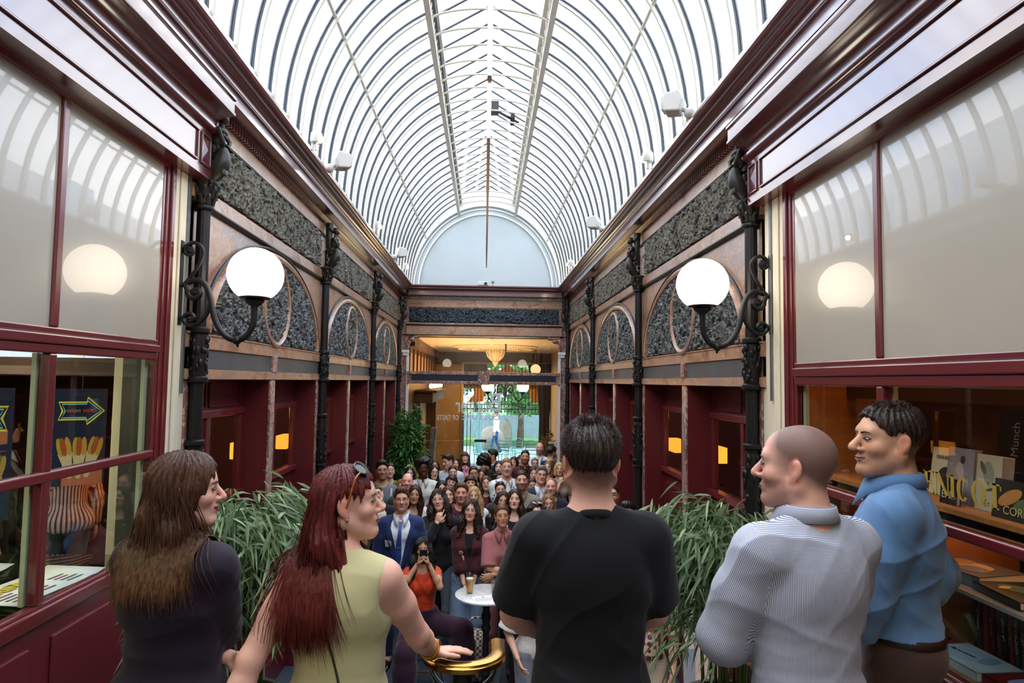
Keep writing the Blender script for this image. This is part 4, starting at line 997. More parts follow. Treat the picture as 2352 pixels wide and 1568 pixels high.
# white information sign and lamp behind the drooping bamboo
e=tag(empty('sign_board',(1.42,4.25,0),-.25),'white information board behind the drooping bamboo','sign'); m=MB(); m.box(-.11,.16,-.012,.012,.05,2.0); m.build('panel',M_PAPER,e,bevel=.004); m=MB(); m.box(-.11,-.04,-.014,-.0125,.05,1.3); m.build('blue_strip',pm('pale_blue_print','#8fb0d0',.6),e)
m=MB(); m.tube([(.05,-.016,.95),(.1,-.016,1.02),(.06,-.016,.9),(.12,-.016,.98)],.004,5); m.build('red_scribble',pm('red_scribble','#c03a5a',.6),e); m=MB(); m.box(-.15,.2,-.15,.15,0,.05); m.build('base',M_GREY,e)
e=tag(empty('amber_floor_lamp',(1.12,4.05,0)),'small amber flame-like lamp under the drooping bamboo','lamp'); m=MB(); m.lathe([(.07,0),(.07,.02),(.012,.03),(.012,1.0)],n=12); m.build('stand',M_BLACK,e); m=MB(); m.lathe([(.02,1.0),(.03,1.04),(.022,1.1),(.0,1.18)],n=12); m.build('flame_bulb',emit('flame','#ff9a2a',12),e,smooth=True)
# ------------------------------------------------------------------ sandwich shop window: menus and posters
M_YEL=pm('menu_yellow','#c9b21e',.6); M_INK=pm('menu_ink','#555555',.6); M_MAG=pm('menu_red','#a8374f',.6)
def menu(x,y,rz,title,label,w=.30,d=.52):
    e=tag(empty('menu_sheet',(x,y,2.045),rz),label,'menu','printed menus on the shop window shelf'); m=MB()
    V=[];Fc=[];n=10
    for i in range(n+1):
        t=i/n; zz=.004+.02*max(0,t-.8)**1.5*8
        V+=[(-d/2+d*t,-w/2,zz),(-d/2+d*t,w/2,zz)]
    for i in range(n): Fc.append((2*i,2*i+2,2*i+3,2*i+1))
    m.add(V,Fc); o=m.build('sheet',M_PAPER,e,smooth=True); so=o.modifiers.new('s','SOLIDIFY'); so.thickness=.0012
    def t(body,u,v,size,mat,b=.0): text_mesh('print',body,size,mat,e,.0004,'LEFT',0,b,M=basis((u,v,.0085),(1,0,0),(0,1,0)))
    t(title,-d*.40,.06,.085,M_YEL,.004); m=MB()
    rg=random.Random(title)
    for r in range(4):
        for c in range(3): u=-d*.42+c*.15; m.box(u,u+rg.uniform(.07,.12),-.005-r*.032,.006-r*.032,.0055,.0065,0 if (r+c)%3 else 1)
    m.build('print_line',[M_INK,M_MAG],e)
    m=MB(); 
    for c in range(3): m.box(-d*.1+.12*c,-d*.1+.12*c+.05,.095,.105,.0055,.0065)
    m.build('price',M_INK,e)
menu(-2.02,3.10,1.45,'DRINKS','printed DRINKS menu sheet lying in the shop window closest to the pilaster'); menu(-2.05,2.42,1.45,'FOOD','printed FOOD menu sheet lying in the shop window under the arrow poster')
menu(-2.48,3.15,1.5,'DRINKS','printed menu sheet behind the brass rail, beyond the first DRINKS sheet'); menu(-2.48,2.45,1.5,'FOOD','printed menu sheet behind the brass rail, beyond the first FOOD sheet')
M_PBLUE=pm('poster_navy','#16264a',.35); M_NEON=pm('arrow_yellow','#c9bb3a',.5,emis='#c9bb3a',estr=.2); M_NEON2=pm('arrow_cyan','#6fb8bd',.5,emis='#6fb8bd',estr=.2); M_NRED=pm('neon_red','#c8332c',.5,emis='#c8332c',estr=.2); M_BUN=pm('bun_gold','#c99a3e',.6); M_SAUS=pm('sausage','#b5521f',.5); M_CONE=pm('paper_cone','#d8c7a2',.7); M_SALM=pm('salmon_base','#c4705a',.6); M_SALAD=pm('salad_green','#7f9436',.7)
def poster(loc,face,mir,label):
    e=tag(empty('poster',loc),label,'poster','hanging arrow posters in the shop window'); w,h=.26,.56
    X=Vector((math.cos(face),math.sin(face),0))*(-1 if mir else 1); Y=Vector((0,0,1)); N=Vector((math.sin(face),-math.cos(face),0))
    Mx=Matrix((X,Y,N)).transposed().to_4x4()
    def B(nm,mb,mat): o=mb.build(nm,mat,e); o.matrix_local=Mx; return o
    m=MB(); m.box(-w/2,w/2,-h/2,h/2,-.003,0); B('sheet',m,M_PBLUE)
    m=MB(); m.box(-w/2+.01,w/2-.05,-h/2,-h/2+.13,0,.0008); B('base_print',m,M_SALM)
    ar=[(-.11,.20),(.03,.20),(.03,.23),(.115,.15),(.03,.07),(.03,.10),(-.11,.10),(-.09,.15)]
    ar=[(-a,b) for a,b in ar]
    m=MB(); m.tube([(a,b,.002) for a,b in ar],.005,4,0,True); B('arrow_outline',m,M_NEON); m=MB(); m.tube([(a*.86,.15+(b-.15)*.78,.002) for a,b in ar],.0035,4,0,True); B('arrow_inner',m,M_NEON2)
    text_mesh('lettering','OPEN',.026,M_NRED,e,.0005,'CENTER',0,.0002,M=Mx@basis((-.043,.15,.002),(1,0,0),(0,1,0))); text_mesh('lettering','NOW',.026,pm('neon_coral','#cf6a4a',.5),e,.0005,'CENTER',0,.0005,M=Mx@basis((.038,.15,.002),(1,0,0),(0,1,0)))
    for k,(cx,rot) in enumerate(((-.07,.22),(0,0),(.07,-.2))):
        m=MB(); c,s=math.cos(rot),math.sin(rot); f=lambda u,v:(cx+u*c-v*s,-.09+u*s+v*c)
        m.add([(*f(-.035,.0),.0015),(*f(.035,.0),.0015),(*f(.01,-.15),.0015),(*f(-.01,-.15),.0015)],[(0,3,2,1)]); B('cone_print',m,M_CONE)
        for mat,u,r in((M_BUN,-.022,.015),(M_SAUS,0,.012),(M_BUN,.02,.014),(M_SALAD,.008,.008)):
            m=MB(); V=[(*f(u+r*math.cos(a),.035+.055*math.sin(a)),.0022 if mat is not M_SAUS else .0028) for a in np.linspace(0,2*PI,15)[:-1]]; m.add(V,[tuple(range(14))]); B('bread_print',m,mat)
    m=MB(); m.tube([(0,0,h/2),(0,0,h/2+.45)],.0015,4); m.build('hanging_wire',M_STEEL,e)
poster((-2.13,2.84,2.66),.55,False,'navy poster with yellow arrow reading OPEN NOW, hanging closest to the camera'); poster((-2.36,3.95,2.64),.65,True,'mirror reflection of the navy arrow poster, built as a reversed sheet by the green window frame')  # second poster is a reversed copy standing in for the first one's reflection
for i,(x,y,z) in enumerate(((-2.9,3.0,3.2),(-2.75,3.7,3.1),(-3.0,3.55,2.98))):
    e=tag(empty('ceiling_bulb',(x,y,z)),'small glowing bulb under the ceiling inside the sandwich shop','bulb','small bulbs inside the sandwich shop'); m=MB(); m.ball((0,0,0),(.035,.035,.045),10,8); m.build('bulb_glass',emit('shop_bulb','#ffe2a0',8) if i==0 else bpy.data.materials['shop_bulb'],e,smooth=True); m=MB(); m.tube([(0,0,.04),(0,0,3.39-z)],.006,5); m.build('cord',M_BLACK,e)
# ------------------------------------------------------------------ bookshop window
M_FORE=pm('page_block','#c9c0ab',.8,var=.06,vs=40,vscale=(1,1,30)); M_INKW=pm('ink_white','#c9c6c0',.6); M_INKK=pm('ink_black','#17161a',.6)
def book(x,y,z,w,h,th,cov,label,tilt=.18,texts=(),art=(),grp='art books propped on the oak shelf',spin=0):
    """cover faces the arcade (-x); base centre at x,y,z, leaning back"""
    e=tag(empty('book',(x,y,z)),label,'book',grp); c,s=math.cos(tilt),math.sin(tilt)
    N=Vector((-c,0,s)); U=Vector((s,0,c)); X=Vector((0,-1,0))
    if spin: X,U=X*math.cos(spin)+U*math.sin(spin),U*math.cos(spin)-X*math.sin(spin)
    Mx=Matrix((X,U,N)).transposed().to_4x4(); off=Matrix.Translation((0,0,0))
    cm=pm('cover_'+cov.strip('#'),cov,.35)
    def B(nm,mb,mat,**k): o=mb.build(nm,mat,e,**k); o.matrix_local=Mx; return o
    m=MB(); m.box(-w/2,w/2,0,h,-.0025,0); m.box(-w/2,w/2,0,h,-th,-th+.0025); m.box(-w/2,-w/2+.003,0,h,-th,0); B('cover',m,cm)
    m=MB(); m.box(-w/2+.003,w/2-.004,.003,h-.003,-th+.0025,-.0025); B('page_block',m,M_FORE)
    for (u,v,ru,rv,col,ang) in art:
        m=MB(); V=[(u+ru*math.cos(a)*math.cos(ang)-rv*math.sin(a)*math.sin(ang),v+ru*math.cos(a)*math.sin(ang)+rv*math.sin(a)*math.cos(ang),.0004+.0002*(len(e.children))) for a in np.linspace(0,2*PI,19)[:-1]]; m.add(V,[tuple(range(18))]); B('cover_art',m,pm('art_'+col.strip('#'),col,.5))
    for (body,u,v,size,mat,rot) in texts:
        text_mesh('cover_title',body,size,mat,e,.0003,'CENTER',0,.0,M=Mx@basis((u,v,.0025),(math.cos(rot),math.sin(rot),0),(-math.sin(rot),math.cos(rot),0)))
    return e
sz=2.502
book(2.02,3.30,sz,.24,.32,.03,'#171314','black book with red title closest to the pilaster on the oak shelf',.12,(('Voyage',.0,.09,.035,pm('ink_rust','#8a4a2c',.6),0),),((0,.22,.08,.06,'#4a2416',.3),))
book(2.10,2.95,sz,.17,.22,.025,'#cfc29a','cream book with a black block print and small title behind the denim shoulder',.15,(('SOULAGES',0,.175,.022,M_INKK,0),),((.02,.10,.05,.035,'#1b1a1c',0),))
book(2.06,2.79,sz,.16,.235,.03,'#8a7f80','pinkish grey book with a pale standing figure on its cover',.12,(),((.0,.10,.03,.075,'#b39a8c',.1),(.012,.185,.014,.018,'#3a2a24',0),(-.03,.12,.012,.05,'#9c8578',.6)))
book(2.24,2.68,sz+.02,.26,.38,.03,'#1a1c20','tall black poster book with white sideways lettering at the back of the shelf',.12,(('Munch',-.035,.26,.055,M_INKW,PI/2),('Van Go',.055,.235,.055,M_INKW,-PI/2)),())
book(2.04,2.60,sz,.135,.225,.05,'#b8ab8d','cream sketch-covered thick book with signature in the middle of the shelf',.1,(('Et',0,.03,.04,pm('ink_ochre','#a58a4a',.6),0),),((.0,.15,.03,.05,'#8f8770',.2),(-.03,.17,.012,.03,'#5a5648',.5),(.02,.09,.03,.006,'#4a4438',.3)))
book(1.98,2.74,sz,.10,.11,.02,'#141213','small dark book with pale capital letters in front of the figure cover',.1,(('ENS',.0,.04,.045,M_INKW,0),),())
book(2.22,2.38,sz+.02,.24,.37,.03,'#121316','black book with white two-line title and a red bottle shape',.12,(('Les tabatières',.0,.31,.03,M_INKW,0),('chinoises',.01,.27,.03,M_INKW,0)),((-.07,.22,.02,.06,'#9a2f1c',.1),(.02,.17,.015,.05,'#2a3a36',0)))
book(2.12,2.33,sz,.15,.24,.025,'#3a1518','dark red book with a white serif title beside the frame edge',.12,(('Ingres',.0,.17,.04,M_INKW,0),),())
book(1.98,2.40,sz,.20,.15,.02,'#241c14','dark book with an orange reclining shape and pale capitals, low at the shelf front',.15,(('CORN',.02,.035,.045,pm('ink_straw','#b5a45a',.6),0),),((-.02,.085,.06,.025,'#b5762f',.5),(.05,.06,.05,.03,'#4a5a2a',.2)))
# spines
cols=[('#2a1c16',''),('#1c2433','HAINAUT'),('#6d1626',''),('#4a1420','NAMUR'),('#3d2e20',''),('#15171a','LA FORET'),('#6b1d22','WALLON'),('#1f3a38','LUXEMBOURG'),('#4d463a','LIEGE'),('#2b181a','BRUXELLES')]
names_c=['brown-black','navy','crimson','dark red','bronze','black','brick red','teal','khaki','maroon']
yy=3.12-.30
for i,((c,tx),nm) in enumerate(zip(cols,names_c)):
    th=.032 if i!=2 else .04; yy-=th
    e=tag(empty('book',(2.14,yy+th/2,1.882)),'upright %s book spine in the row under the pale shelf%s'%(nm,', titled '+tx if tx and tx not in('LIEGE','HAINAUT','LA FORET') else ''),'book','upright books in the bottom row'); hh=.25+.012*((i*7)%3)
    m=MB(); m.box(0,.19,-th/2+.001,-th/2+.003,0,hh); m.box(0,.19,th/2-.003,th/2-.001,0,hh); m.tube([(0,0,0),(0,0,hh)],th/2-.001,8); m.build('cover',pm('spine_'+c.strip('#'),c,.4),e,smooth=True); m=MB(); m.box(.005,.185,-th/2+.003,th/2-.003,.003,hh-.004); m.build('page_block',M_FORE,e)
    if tx: text_mesh('spine_title',tx,.020,M_INKW if i%3 else M_GOLD,e,.0003,'CENTER',0,0,M=basis((-th/2-.0006,0,hh*.5),(0,0,1),(0,1,0)))
def flatbook(x,y,z,rz,w,d,th,cov,label,art=(),texts=(),tilt=0):
    e=tag(empty('book',(x,y,z)),label,'book','books lying flat in the bookshop window'); e.rotation_euler=(tilt,0,rz); cm=pm('cover_'+cov.strip('#'),cov,.3)
    m=MB(); m.box(-w/2,w/2,-d/2,d/2,th-.003,th); m.box(-w/2,w/2,-d/2,d/2,0,.003); m.box(-w/2,-w/2+.004,-d/2,d/2,0,th); m.build('cover',cm,e)
    m=MB(); m.box(-w/2+.004,w/2-.004,-d/2+.004,d/2-.004,.003,th-.003); m.build('page_block',M_PAPER,e)
    for (u,v,ru,rv,col,ang) in art:
        m=MB(); V=[(u+ru*math.cos(a)*math.cos(ang)-rv*math.sin(a)*math.sin(ang),v+ru*math.cos(a)*math.sin(ang)+rv*math.sin(a)*math.cos(ang),th+.0004+.0002*len(e.children)) for a in np.linspace(0,2*PI,15)[:-1]]; m.add(V,[tuple(range(14))]); m.build('cover_art',pm('art_'+col.strip('#'),col,.5),e)
    for (b,u,v,s_,mt_,rot) in texts: text_mesh('cover_title',b,s_,mt_,e,.0003,'CENTER',.3,0,M=basis((u,v,th+.002),(math.cos(rot),math.sin(rot),0),(-math.sin(rot),math.cos(rot),0)))
flatbook(1.98,2.62,1.882,.05,.20,.27,.035,'#a8b4b8','large pale blue-white art book lying flat on the window base',((0,.02,.07,.09,'#8fa3b5',.4),(.03,-.05,.05,.03,'#6f86a0',.2)),(('Paravents',0,.05,.03,M_INKK,-1.4),))
flatbook(2.0,2.92,1.882,.0,.22,.28,.02,'#8e3a33','red and black magazine lying behind the pale art book',((0,.0,.06,.10,'#1a1718',.5),(-.03,.04,.03,.05,'#b5665a',.3)),(('Folklore',0,.0,.03,M_INKW,-1.3),))
flatbook(2.0,2.32,1.882,.03,.22,.27,.045,'#6d1a1c','thick red book lying flat at the frame edge of the window base',((0,-.03,.06,.04,'#6f7aa0',.1),(0,.06,.07,.02,'#8a93b5',0)))
flatbook(2.05,2.72,2.207,.2,.24,.30,.045,'#5d6168','big grey art book with yellow edges lying on the pale shelf',((0,0,.07,.09,'#c59a7f',.4),(.03,.06,.05,.05,'#a8843f',.2),(-.03,-.05,.05,.06,'#6a7188',.1)),tilt=.0)
flatbook(2.04,2.42,2.207,-.1,.22,.26,.03,'#1c2422','dark book with gold and teal ornaments lying on the pale shelf',((0,.03,.05,.07,'#2f5a55',.6),(.03,-.04,.04,.02,'#b59a4a',.2),(-.04,.05,.03,.015,'#c5a85a',.4)))
flatbook(2.02,2.14,2.207,0,.2,.24,.03,'#8fa0b5','pale blue edged book at the outer end of the pale shelf',((0,0,.06,.08,'#c7998a',.2),))
# gold shop lettering on the glass (serif capitals)
gl_=tag(empty('shop_lettering',(XR+.017,2.44,2.617)),'gold serif capitals on the bookshop glass beside the denim shirt','lettering')
def serif(ch,w,h,t=.20,thin=.07):
    """outline pieces of a serif capital in a unit box w x h"""
    R=[];a=t*h; b=thin*h; sf=.14*h
    def st(x,wd): R.append([(x,0),(x+wd,0),(x+wd,h),(x,h)]); R.append([(x-sf*.5,0),(x+wd+sf*.5,0),(x+wd+sf*.5,b*.8),(x-sf*.5,b*.8)]); R.append([(x-sf*.5,h-b*.8),(x+wd+sf*.5,h-b*.8),(x+wd+sf*.5,h),(x-sf*.5,h)])
    if ch=='E':
        st(0,a); R+= [[(a,0),(w,0),(w,b),(a,b)],[(a,h-b),(w,h-b),(w,h),(a,h)],[(a,h*.48),(w*.7,h*.48),(w*.7,h*.48+b),(a,h*.48+b)],[(w-b,0),(w,0),(w,h*.25),(w-b*.6,h*.25)],[(w-b*.6,h*.75),(w,h*.75),(w,h),(w-b,h)],[(w*.7,h*.38),(w*.7+b*.7,h*.38),(w*.7+b*.7,h*.62),(w*.7,h*.62)]]
    if ch=='N': st(0,b); st(w-b,b); R.append([(0,h),(a*1.1,h),(w,0),(w-a*.8,0)])
    if ch=='I': st(0,a)
    if ch=='T': R+=[[(w/2-a/2,0),(w/2+a/2,0),(w/2+a/2,h),(w/2-a/2,h)],[(0,h-b),(w,h-b),(w,h),(0,h)],[(0,h*.74),(b*.7,h*.74),(b,h),(0,h)],[(w-b,h),(w,h),(w,h*.74),(w-b*.7,h*.74)],[(w/2-a,0),(w/2+a,0),(w/2+a,b*.8),(w/2-a,b*.8)]]
    if ch in'OC':
        n=28; s0,s1=(0,2*PI) if ch=='O' else (.75,2*PI-.75)
        for i in range(n):
            p0,p1=s0+(s1-s0)*i/n,s0+(s1-s0)*(i+1)/n
            f=lambda p,k:(w/2+(w/2-(a if k else 0))*math.cos(p),h/2+(h/2-(b if k else 0))*math.sin(p)); R.append([f(p0,0),f(p1,0),f(p1,1),f(p0,1)])
        if ch=='C': R+=[[(w*.86,h*.68),(w*.93,h*.68),(w*.93,h*.98),(w*.86,h*.9)]]
    return R
u=.19
for ch,w_ in zip('ENICOT',(.055,.07,.02,.062,.07,.06)):
    m=MB()
    for poly in serif(ch,w_,.09): m.add([(0,u-px_,pz-.045) for px_,pz in poly]+[(.001,u-px_,pz-.045) for px_,pz in poly],[tuple(range(len(poly)))]+[tuple(range(2*len(poly)-1,len(poly)-1,-1))])
    m.build('letter',M_GOLD,gl_); u-=w_+.012
for i,y in enumerate((3.25,2.7,2.55)):
    e=tag(empty('strip_lamp',(XR+.55,y,2.68)),'short warm strip light glowing inside the bookshop window','lamp','warm strip lights in the bookshop window'); m=MB(); m.box(-.01,.01,-.05,.05,-.008,.008); m.build('tube',emit('strip_glow','#ffb050',8) if i==0 else bpy.data.materials['strip_glow'],e); m=MB(); m.box(.01,.02,-.055,.055,-.012,.012); m.build('holder',M_BRASS,e)
# ------------------------------------------------------------------ people: signed-distance figures turned into one continuous surface each
A=lambda *p: np.array(p,float)
def cap(a,b,ra,rb,k=.02,sub=False,flat=False): return ('c',A(*a),A(*b),ra,rb,k,sub,flat)
def ell(c,r,k=.02,sub=False,R=None): return ('e',A(*c),A(*r),np.eye(3) if R is None else np.asarray(R,float),k,sub)
def prim_d(pr,P):
    if pr[0]=='c':
        _,a,b,ra,rb,k,sub,flat=pr; ab=b-a; L2=ab@ab; q=P-a
        t=(q@ab)/max(L2,1e-9); tc=np.clip(t,0,1); w=q-tc[:,None]*ab
        d=np.sqrt(np.einsum('ij,ij->i',w,w))-(ra+(rb-ra)*tc)
        if flat:
            L=math.sqrt(L2); w2=q-np.minimum(t,9)[:,None]*ab
            d2=np.sqrt(np.einsum('ij,ij->i',w2,w2))-(ra+(rb-ra)*np.clip(t,0,1.2)); d=np.where(t>.5,np.maximum(d2,(t-1)*L),d)
        return d
    _,c,r,R,k,sub=pr; q=(P-c)@R.T
    k0=np.sqrt(((q/r)**2).sum(1)); k1=np.sqrt(((q/(r*r))**2).sum(1))
    return k0*(k0-1)/np.maximum(k1,1e-6)
def prim_box(pr,m):
    if pr[0]=='c': r=max(pr[3],pr[4])+m; return np.minimum(pr[1],pr[2])-r,np.maximum(pr[1],pr[2])+r
    r=np.sqrt(((pr[3].T*pr[2])**2).sum(1))+m; return pr[1]-r,pr[1]+r
def sdf(prims,P,margin=.05,big=.25):
    d=np.full(len(P),big)
    for pr in prims:
        k=pr[5] if pr[0]=='c' else pr[4]; sub=pr[6] if pr[0]=='c' else pr[5]
        lo,hi=prim_box(pr,margin+k)
        ix=np.flatnonzero(((P>=lo)&(P<=hi)).all(1))
        if not len(ix): continue
        e=prim_d(pr,P[ix]); dd=d[ix]
        if sub: e=-e; h=np.clip(.5-.5*(dd-e)/k,0,1); d[ix]=dd+(e-dd)*h+k*h*(1-h)
        else: h=np.clip(.5+.5*(dd-e)/k,0,1); d[ix]=dd+(e-dd)*h-k*h*(1-h)
    return d
CORN8=np.array([(i,j,k) for i in(0,1) for j in(0,1) for k in(0,1)])
EDG=[(a,b) for a in range(8) for b in range(a+1,8) if abs(CORN8[a]-CORN8[b]).sum()==1]
def mesh_sdf(prims,h,post=None,smooth=1,bounds=None):
    add=[p for p in prims if not (p[6] if p[0]=='c' else p[5])]
    bx=[prim_box(p,0) for p in add]; lo=np.min([b[0] for b in bx],0)-3*h; hi=np.max([b[1] for b in bx],0)+3*h
    if bounds: lo=np.maximum(lo,bounds[0]); hi=np.minimum(hi,bounds[1])
    S=4; H=h*S; nb=np.ceil((hi-lo)/H).astype(int)+1
    g=[lo[i]+H*(np.arange(nb[i])+.5) for i in range(3)]
    Pc=np.stack(np.meshgrid(*g,indexing='ij'),-1).reshape(-1,3)
    dc=sdf(prims,Pc,H*2.5,H*2.6)
    if post: dc=np.asarray(post(Pc,dc))
    act=(np.abs(dc)<H*1.35).reshape(nb)
    n=nb*S
    D=np.repeat(np.repeat(np.repeat(dc.reshape(nb).astype(np.float32),S,0),S,1),S,2)
    bi=np.argwhere(act); off=np.stack(np.meshgrid(*[np.arange(S)]*3,indexing='ij'),-1).reshape(-1,3)
    ii=(bi[:,None,:]*S+off[None]).reshape(-1,3)
    # fine samples sit at voxel centres
    Pf=lo+h*(ii+.5); df=sdf(prims,Pf,h*5,h*6)
    if post: df=np.asarray(post(Pf,df))
    D[ii[:,0],ii[:,1],ii[:,2]]=df
    D[[0,-1]]=h;D[:,[0,-1]]=h;D[:,:,[0,-1]]=h
    s=D<0
    cnt=np.zeros(np.array(D.shape)-1,np.uint8)
    for c in CORN8: cnt+=s[c[0]:D.shape[0]-1+c[0],c[1]:D.shape[1]-1+c[1],c[2]:D.shape[2]-1+c[2]]
    cells=np.argwhere((cnt>0)&(cnt<8))
    vals=np.stack([D[cells[:,0]+c[0],cells[:,1]+c[1],cells[:,2]+c[2]] for c in CORN8],1)
    acc=np.zeros((len(cells),3)); num=np.zeros(len(cells))
    for a,b in EDG:
        va,vb=vals[:,a],vals[:,b]; m=(va<0)!=(vb<0); t=np.where(m,va/np.where(m,va-vb,1),0)
        acc+=np.where(m[:,None],CORN8[a]+t[:,None]*(CORN8[b]-CORN8[a]),0); num+=m
    V=lo+h*(cells+acc/num[:,None]+.5)
    idm=np.full(cnt.shape,-1,np.int32); idm[cells[:,0],cells[:,1],cells[:,2]]=np.arange(len(cells))
    F=[]
    for ax in range(3):
        sl0=[slice(1,-1)]*3; sl1=[slice(1,-1)]*3; sl0[ax]=slice(0,-1); sl1[ax]=slice(1,None)
        a,b=s[tuple(sl0)],s[tuple(sl1)]; e=np.argwhere(a!=b); 
        if not len(e): continue
        ins=a[e[:,0],e[:,1],e[:,2]]; o=e.copy()
        u,w=[(1,2),(2,0),(0,1)][ax]
        base=e.copy(); base[:,u]+=1; base[:,w]+=1
        q=[]
        for du,dw in((-1,-1),(0,-1),(0,0),(-1,0)):
            c=base.copy(); c[:,u]+=du; c[:,w]+=dw; q.append(idm[c[:,0],c[:,1],c[:,2]])
        q=np.stack(q,1); q[~ins]=q[~ins][:,::-1]; F.append(q)
    F=np.concatenate(F); F=F[(F>=0).all(1)]
    for _ in range(smooth):
        acc=np.zeros_like(V); nn=np.zeros(len(V))
        for a,b in((0,1),(1,2),(2,3),(3,0)):
            for i,j in((a,b),(b,a)):
                for ax in range(3): acc[:,ax]+=np.bincount(F[:,i],V[F[:,j],ax],len(V))
                nn+=np.bincount(F[:,i],minlength=len(V))
        V=V*.5+.5*acc/np.maximum(nn,1)[:,None]
    return V,F
def rotm(yaw=0,pitch=0,roll=0):
    """yaw left positive about z, pitch up positive about x, roll about y"""
    cy,sy,cp,sp,cr,sr=math.cos(yaw),math.sin(yaw),math.cos(pitch),math.sin(pitch),math.cos(roll),math.sin(roll)
    Rz=np.array([[cy,-sy,0],[sy,cy,0],[0,0,1]]); Rx=np.array([[1,0,0],[0,cp,-sp],[0,sp,cp]]); Ry=np.array([[cr,0,sr],[0,1,0],[-sr,0,cr]])
    return Rz@Rx@Ry
# head in its own frame: +y is the face, origin between the ears
def head_prims(v):
    jw,nl,nw,ck,ch,br=v.get('jaw',1),v.get('nose',1),v.get('nosew',1),v.get('cheek',1),v.get('chin',1),v.get('brow',1)
    P=[ell((0,-.018,.030),(.073,.094,.086),.02),ell((0,.022,.020),(.064,.066,.078),.02),ell((0,.030,-.045),(.052*jw,.058,.072),.025)]
    for s in(-1,1):
        P+=[cap((s*.056*jw,-.008,-.052),(s*.016,.068*ch,-.102),.020,.017,.03),ell((s*.037,.056,-.026),(.026*ck,.024,.024),.022)]
    P+=[ell((0,.074*ch,-.100),(.021,.019,.017),.02)]
    P+=[cap((-.034,.070,.026),(.034,.070,.026),.014*br,.014*br,.018)]
    for s in(-1,1): P+=[ell((s*.031,.100,.004),(.0175,.022,.0125),.012,True)]
    for s in(-1,1): P+=[ell((s*.031,.069,.004),(.0165,.0165,.0145),.004)]
    P+=[cap((0,.082,.014),(0,.088+.021*nl,-.025),.0078*nw,.0112*nw,.009),ell((0,.090+.019*nl,-.031),(.0122*nw,.0115,.0102),.006)]
    for s in(-1,1): P+=[ell((s*.0135*nw,.090+.004*nl,-.034),(.0078*nw,.0110,.0082),.006)]
    for s in(-1,1): P+=[ell((s*.007,.098,-.043),(.004,.006,.003),.003,True)]
    P+=[ell((0,.074,-.062),(.027,.02,.018),.016)]
    P+=[cap((-.017,.088,-.0585),(.017,.088,-.0585),.0045,.0045,.007),cap((-.014,.088,-.0695),(.014,.088,-.0695),.0055,.0055,.007),cap((-.024,.089,-.0638),(.024,.089,-.0638),.0018,.0018,.003,True)]
    for s in(-1,1):
        R=rotm(s*.35,0,0)@rotm(0,.18,0)
        P+=[ell((s*.0775,-.012,-.006),(.0085,.019,.031),.006,False,R.T),ell((s*.0860,-.006,-.002),(.006,.011,.019),.004,True,R.T),ell((s*.074,-.004,-.034),(.007,.009,.011),.006,False)]
    return P
HV={'m1':dict(jaw=1.06,nose=1.05,nosew=1.08,brow=1.1,chin=1.02),'m2':dict(jaw=1.0,nose=1.15,nosew=1.0,brow=1.05,chin=1.0,cheek=.95),'m3':dict(jaw=1.12,nose=.95,nosew=1.2,brow=1.1,chin=.98),
    'f1':dict(jaw=.92,nose=.85,nosew=.88,brow=.82,chin=.97,cheek=1.02),'f2':dict(jaw=.97,nose=.95,nosew=.92,brow=.85,chin=.98,cheek=1.08),'f3':dict(jaw=.9,nose=1.05,nosew=.9,brow=.85,chin=.96,cheek=.98),
    'big':dict(jaw=1.03,nose=1.28,nosew=1.15,brow=1.2,chin=1.05,cheek=1.05),'sh':dict(jaw=1.02,nose=1.35,nosew=1.0,brow=1.1,chin=1.0)}
_HF={}
def face_y(var):
    """front depth of the face over (x,z) for a head variant"""
    if var in _HF: return _HF[var]
    pr=head_prims(HV[var]); xs=np.arange(-.075,.0751,.0025); zs=np.arange(-.12,.1,.0025); X,Z=np.meshgrid(xs,zs,indexing='ij')
    y=np.full(X.shape,.14)
    for _ in range(40):
        P=np.c_[X.ravel(),y.ravel(),Z.ravel()]; y=y-np.clip(sdf(pr,P,.1,.05),-.01,.02).reshape(X.shape)*.8
        y=np.maximum(y,-.02)
    def f(x,z):
        i=np.clip((np.asarray(x)-xs[0])/.0025,0,len(xs)-1.001); j=np.clip((np.asarray(z)-zs[0])/.0025,0,len(zs)-1.001); a=i.astype(int); b=j.astype(int); u=i-a; w=j-b
        return y[a,b]*(1-u)*(1-w)+y[a+1,b]*u*(1-w)+y[a,b+1]*(1-u)*w+y[a+1,b+1]*u*w
    _HF[var]=f; return f
M_EYEW=pm('eye_white','#d9d4cd',.25); M_IRISD=pm('iris_brown','#2c1a10',.2); M_PUP=pm('lash_black','#15100e',.5); M_LIPF=pm('lips_rose','#a4564e',.4); M_LIPM=pm('lips_pale','#a0675a',.45); M_LIPR=pm('lips_red','#b02a33',.35); M_TEETH=pm('teeth','#e8e2d6',.3); M_MOUTH=pm('mouth_dark','#3a1413',.6)
_FM={}
def strip(fy,pts,halfw,off,n=4):
    """ribbon along (x,z) pts draped on the face; returns verts, faces"""
    pts=np.array(pts,float); m=len(pts); t=np.gradient(pts,axis=0); t/=np.linalg.norm(t,axis=1)[:,None]; nn=np.c_[-t[:,1],t[:,0]]
    hw=np.asarray(halfw)*np.ones(m); V=[]
    for i in range(m):
        for k in range(n+1):
            u=2*k/n-1; q=pts[i]+nn[i]*hw[i]*u; V.append((q[0],float(fy(q[0],q[1]))+off*(1-u*u)+.0006,q[1]))
    F=[(i*(n+1)+k,i*(n+1)+k+1,(i+1)*(n+1)+k+1,(i+1)*(n+1)+k) for i in range(m-1) for k in range(n)]
    return V,F
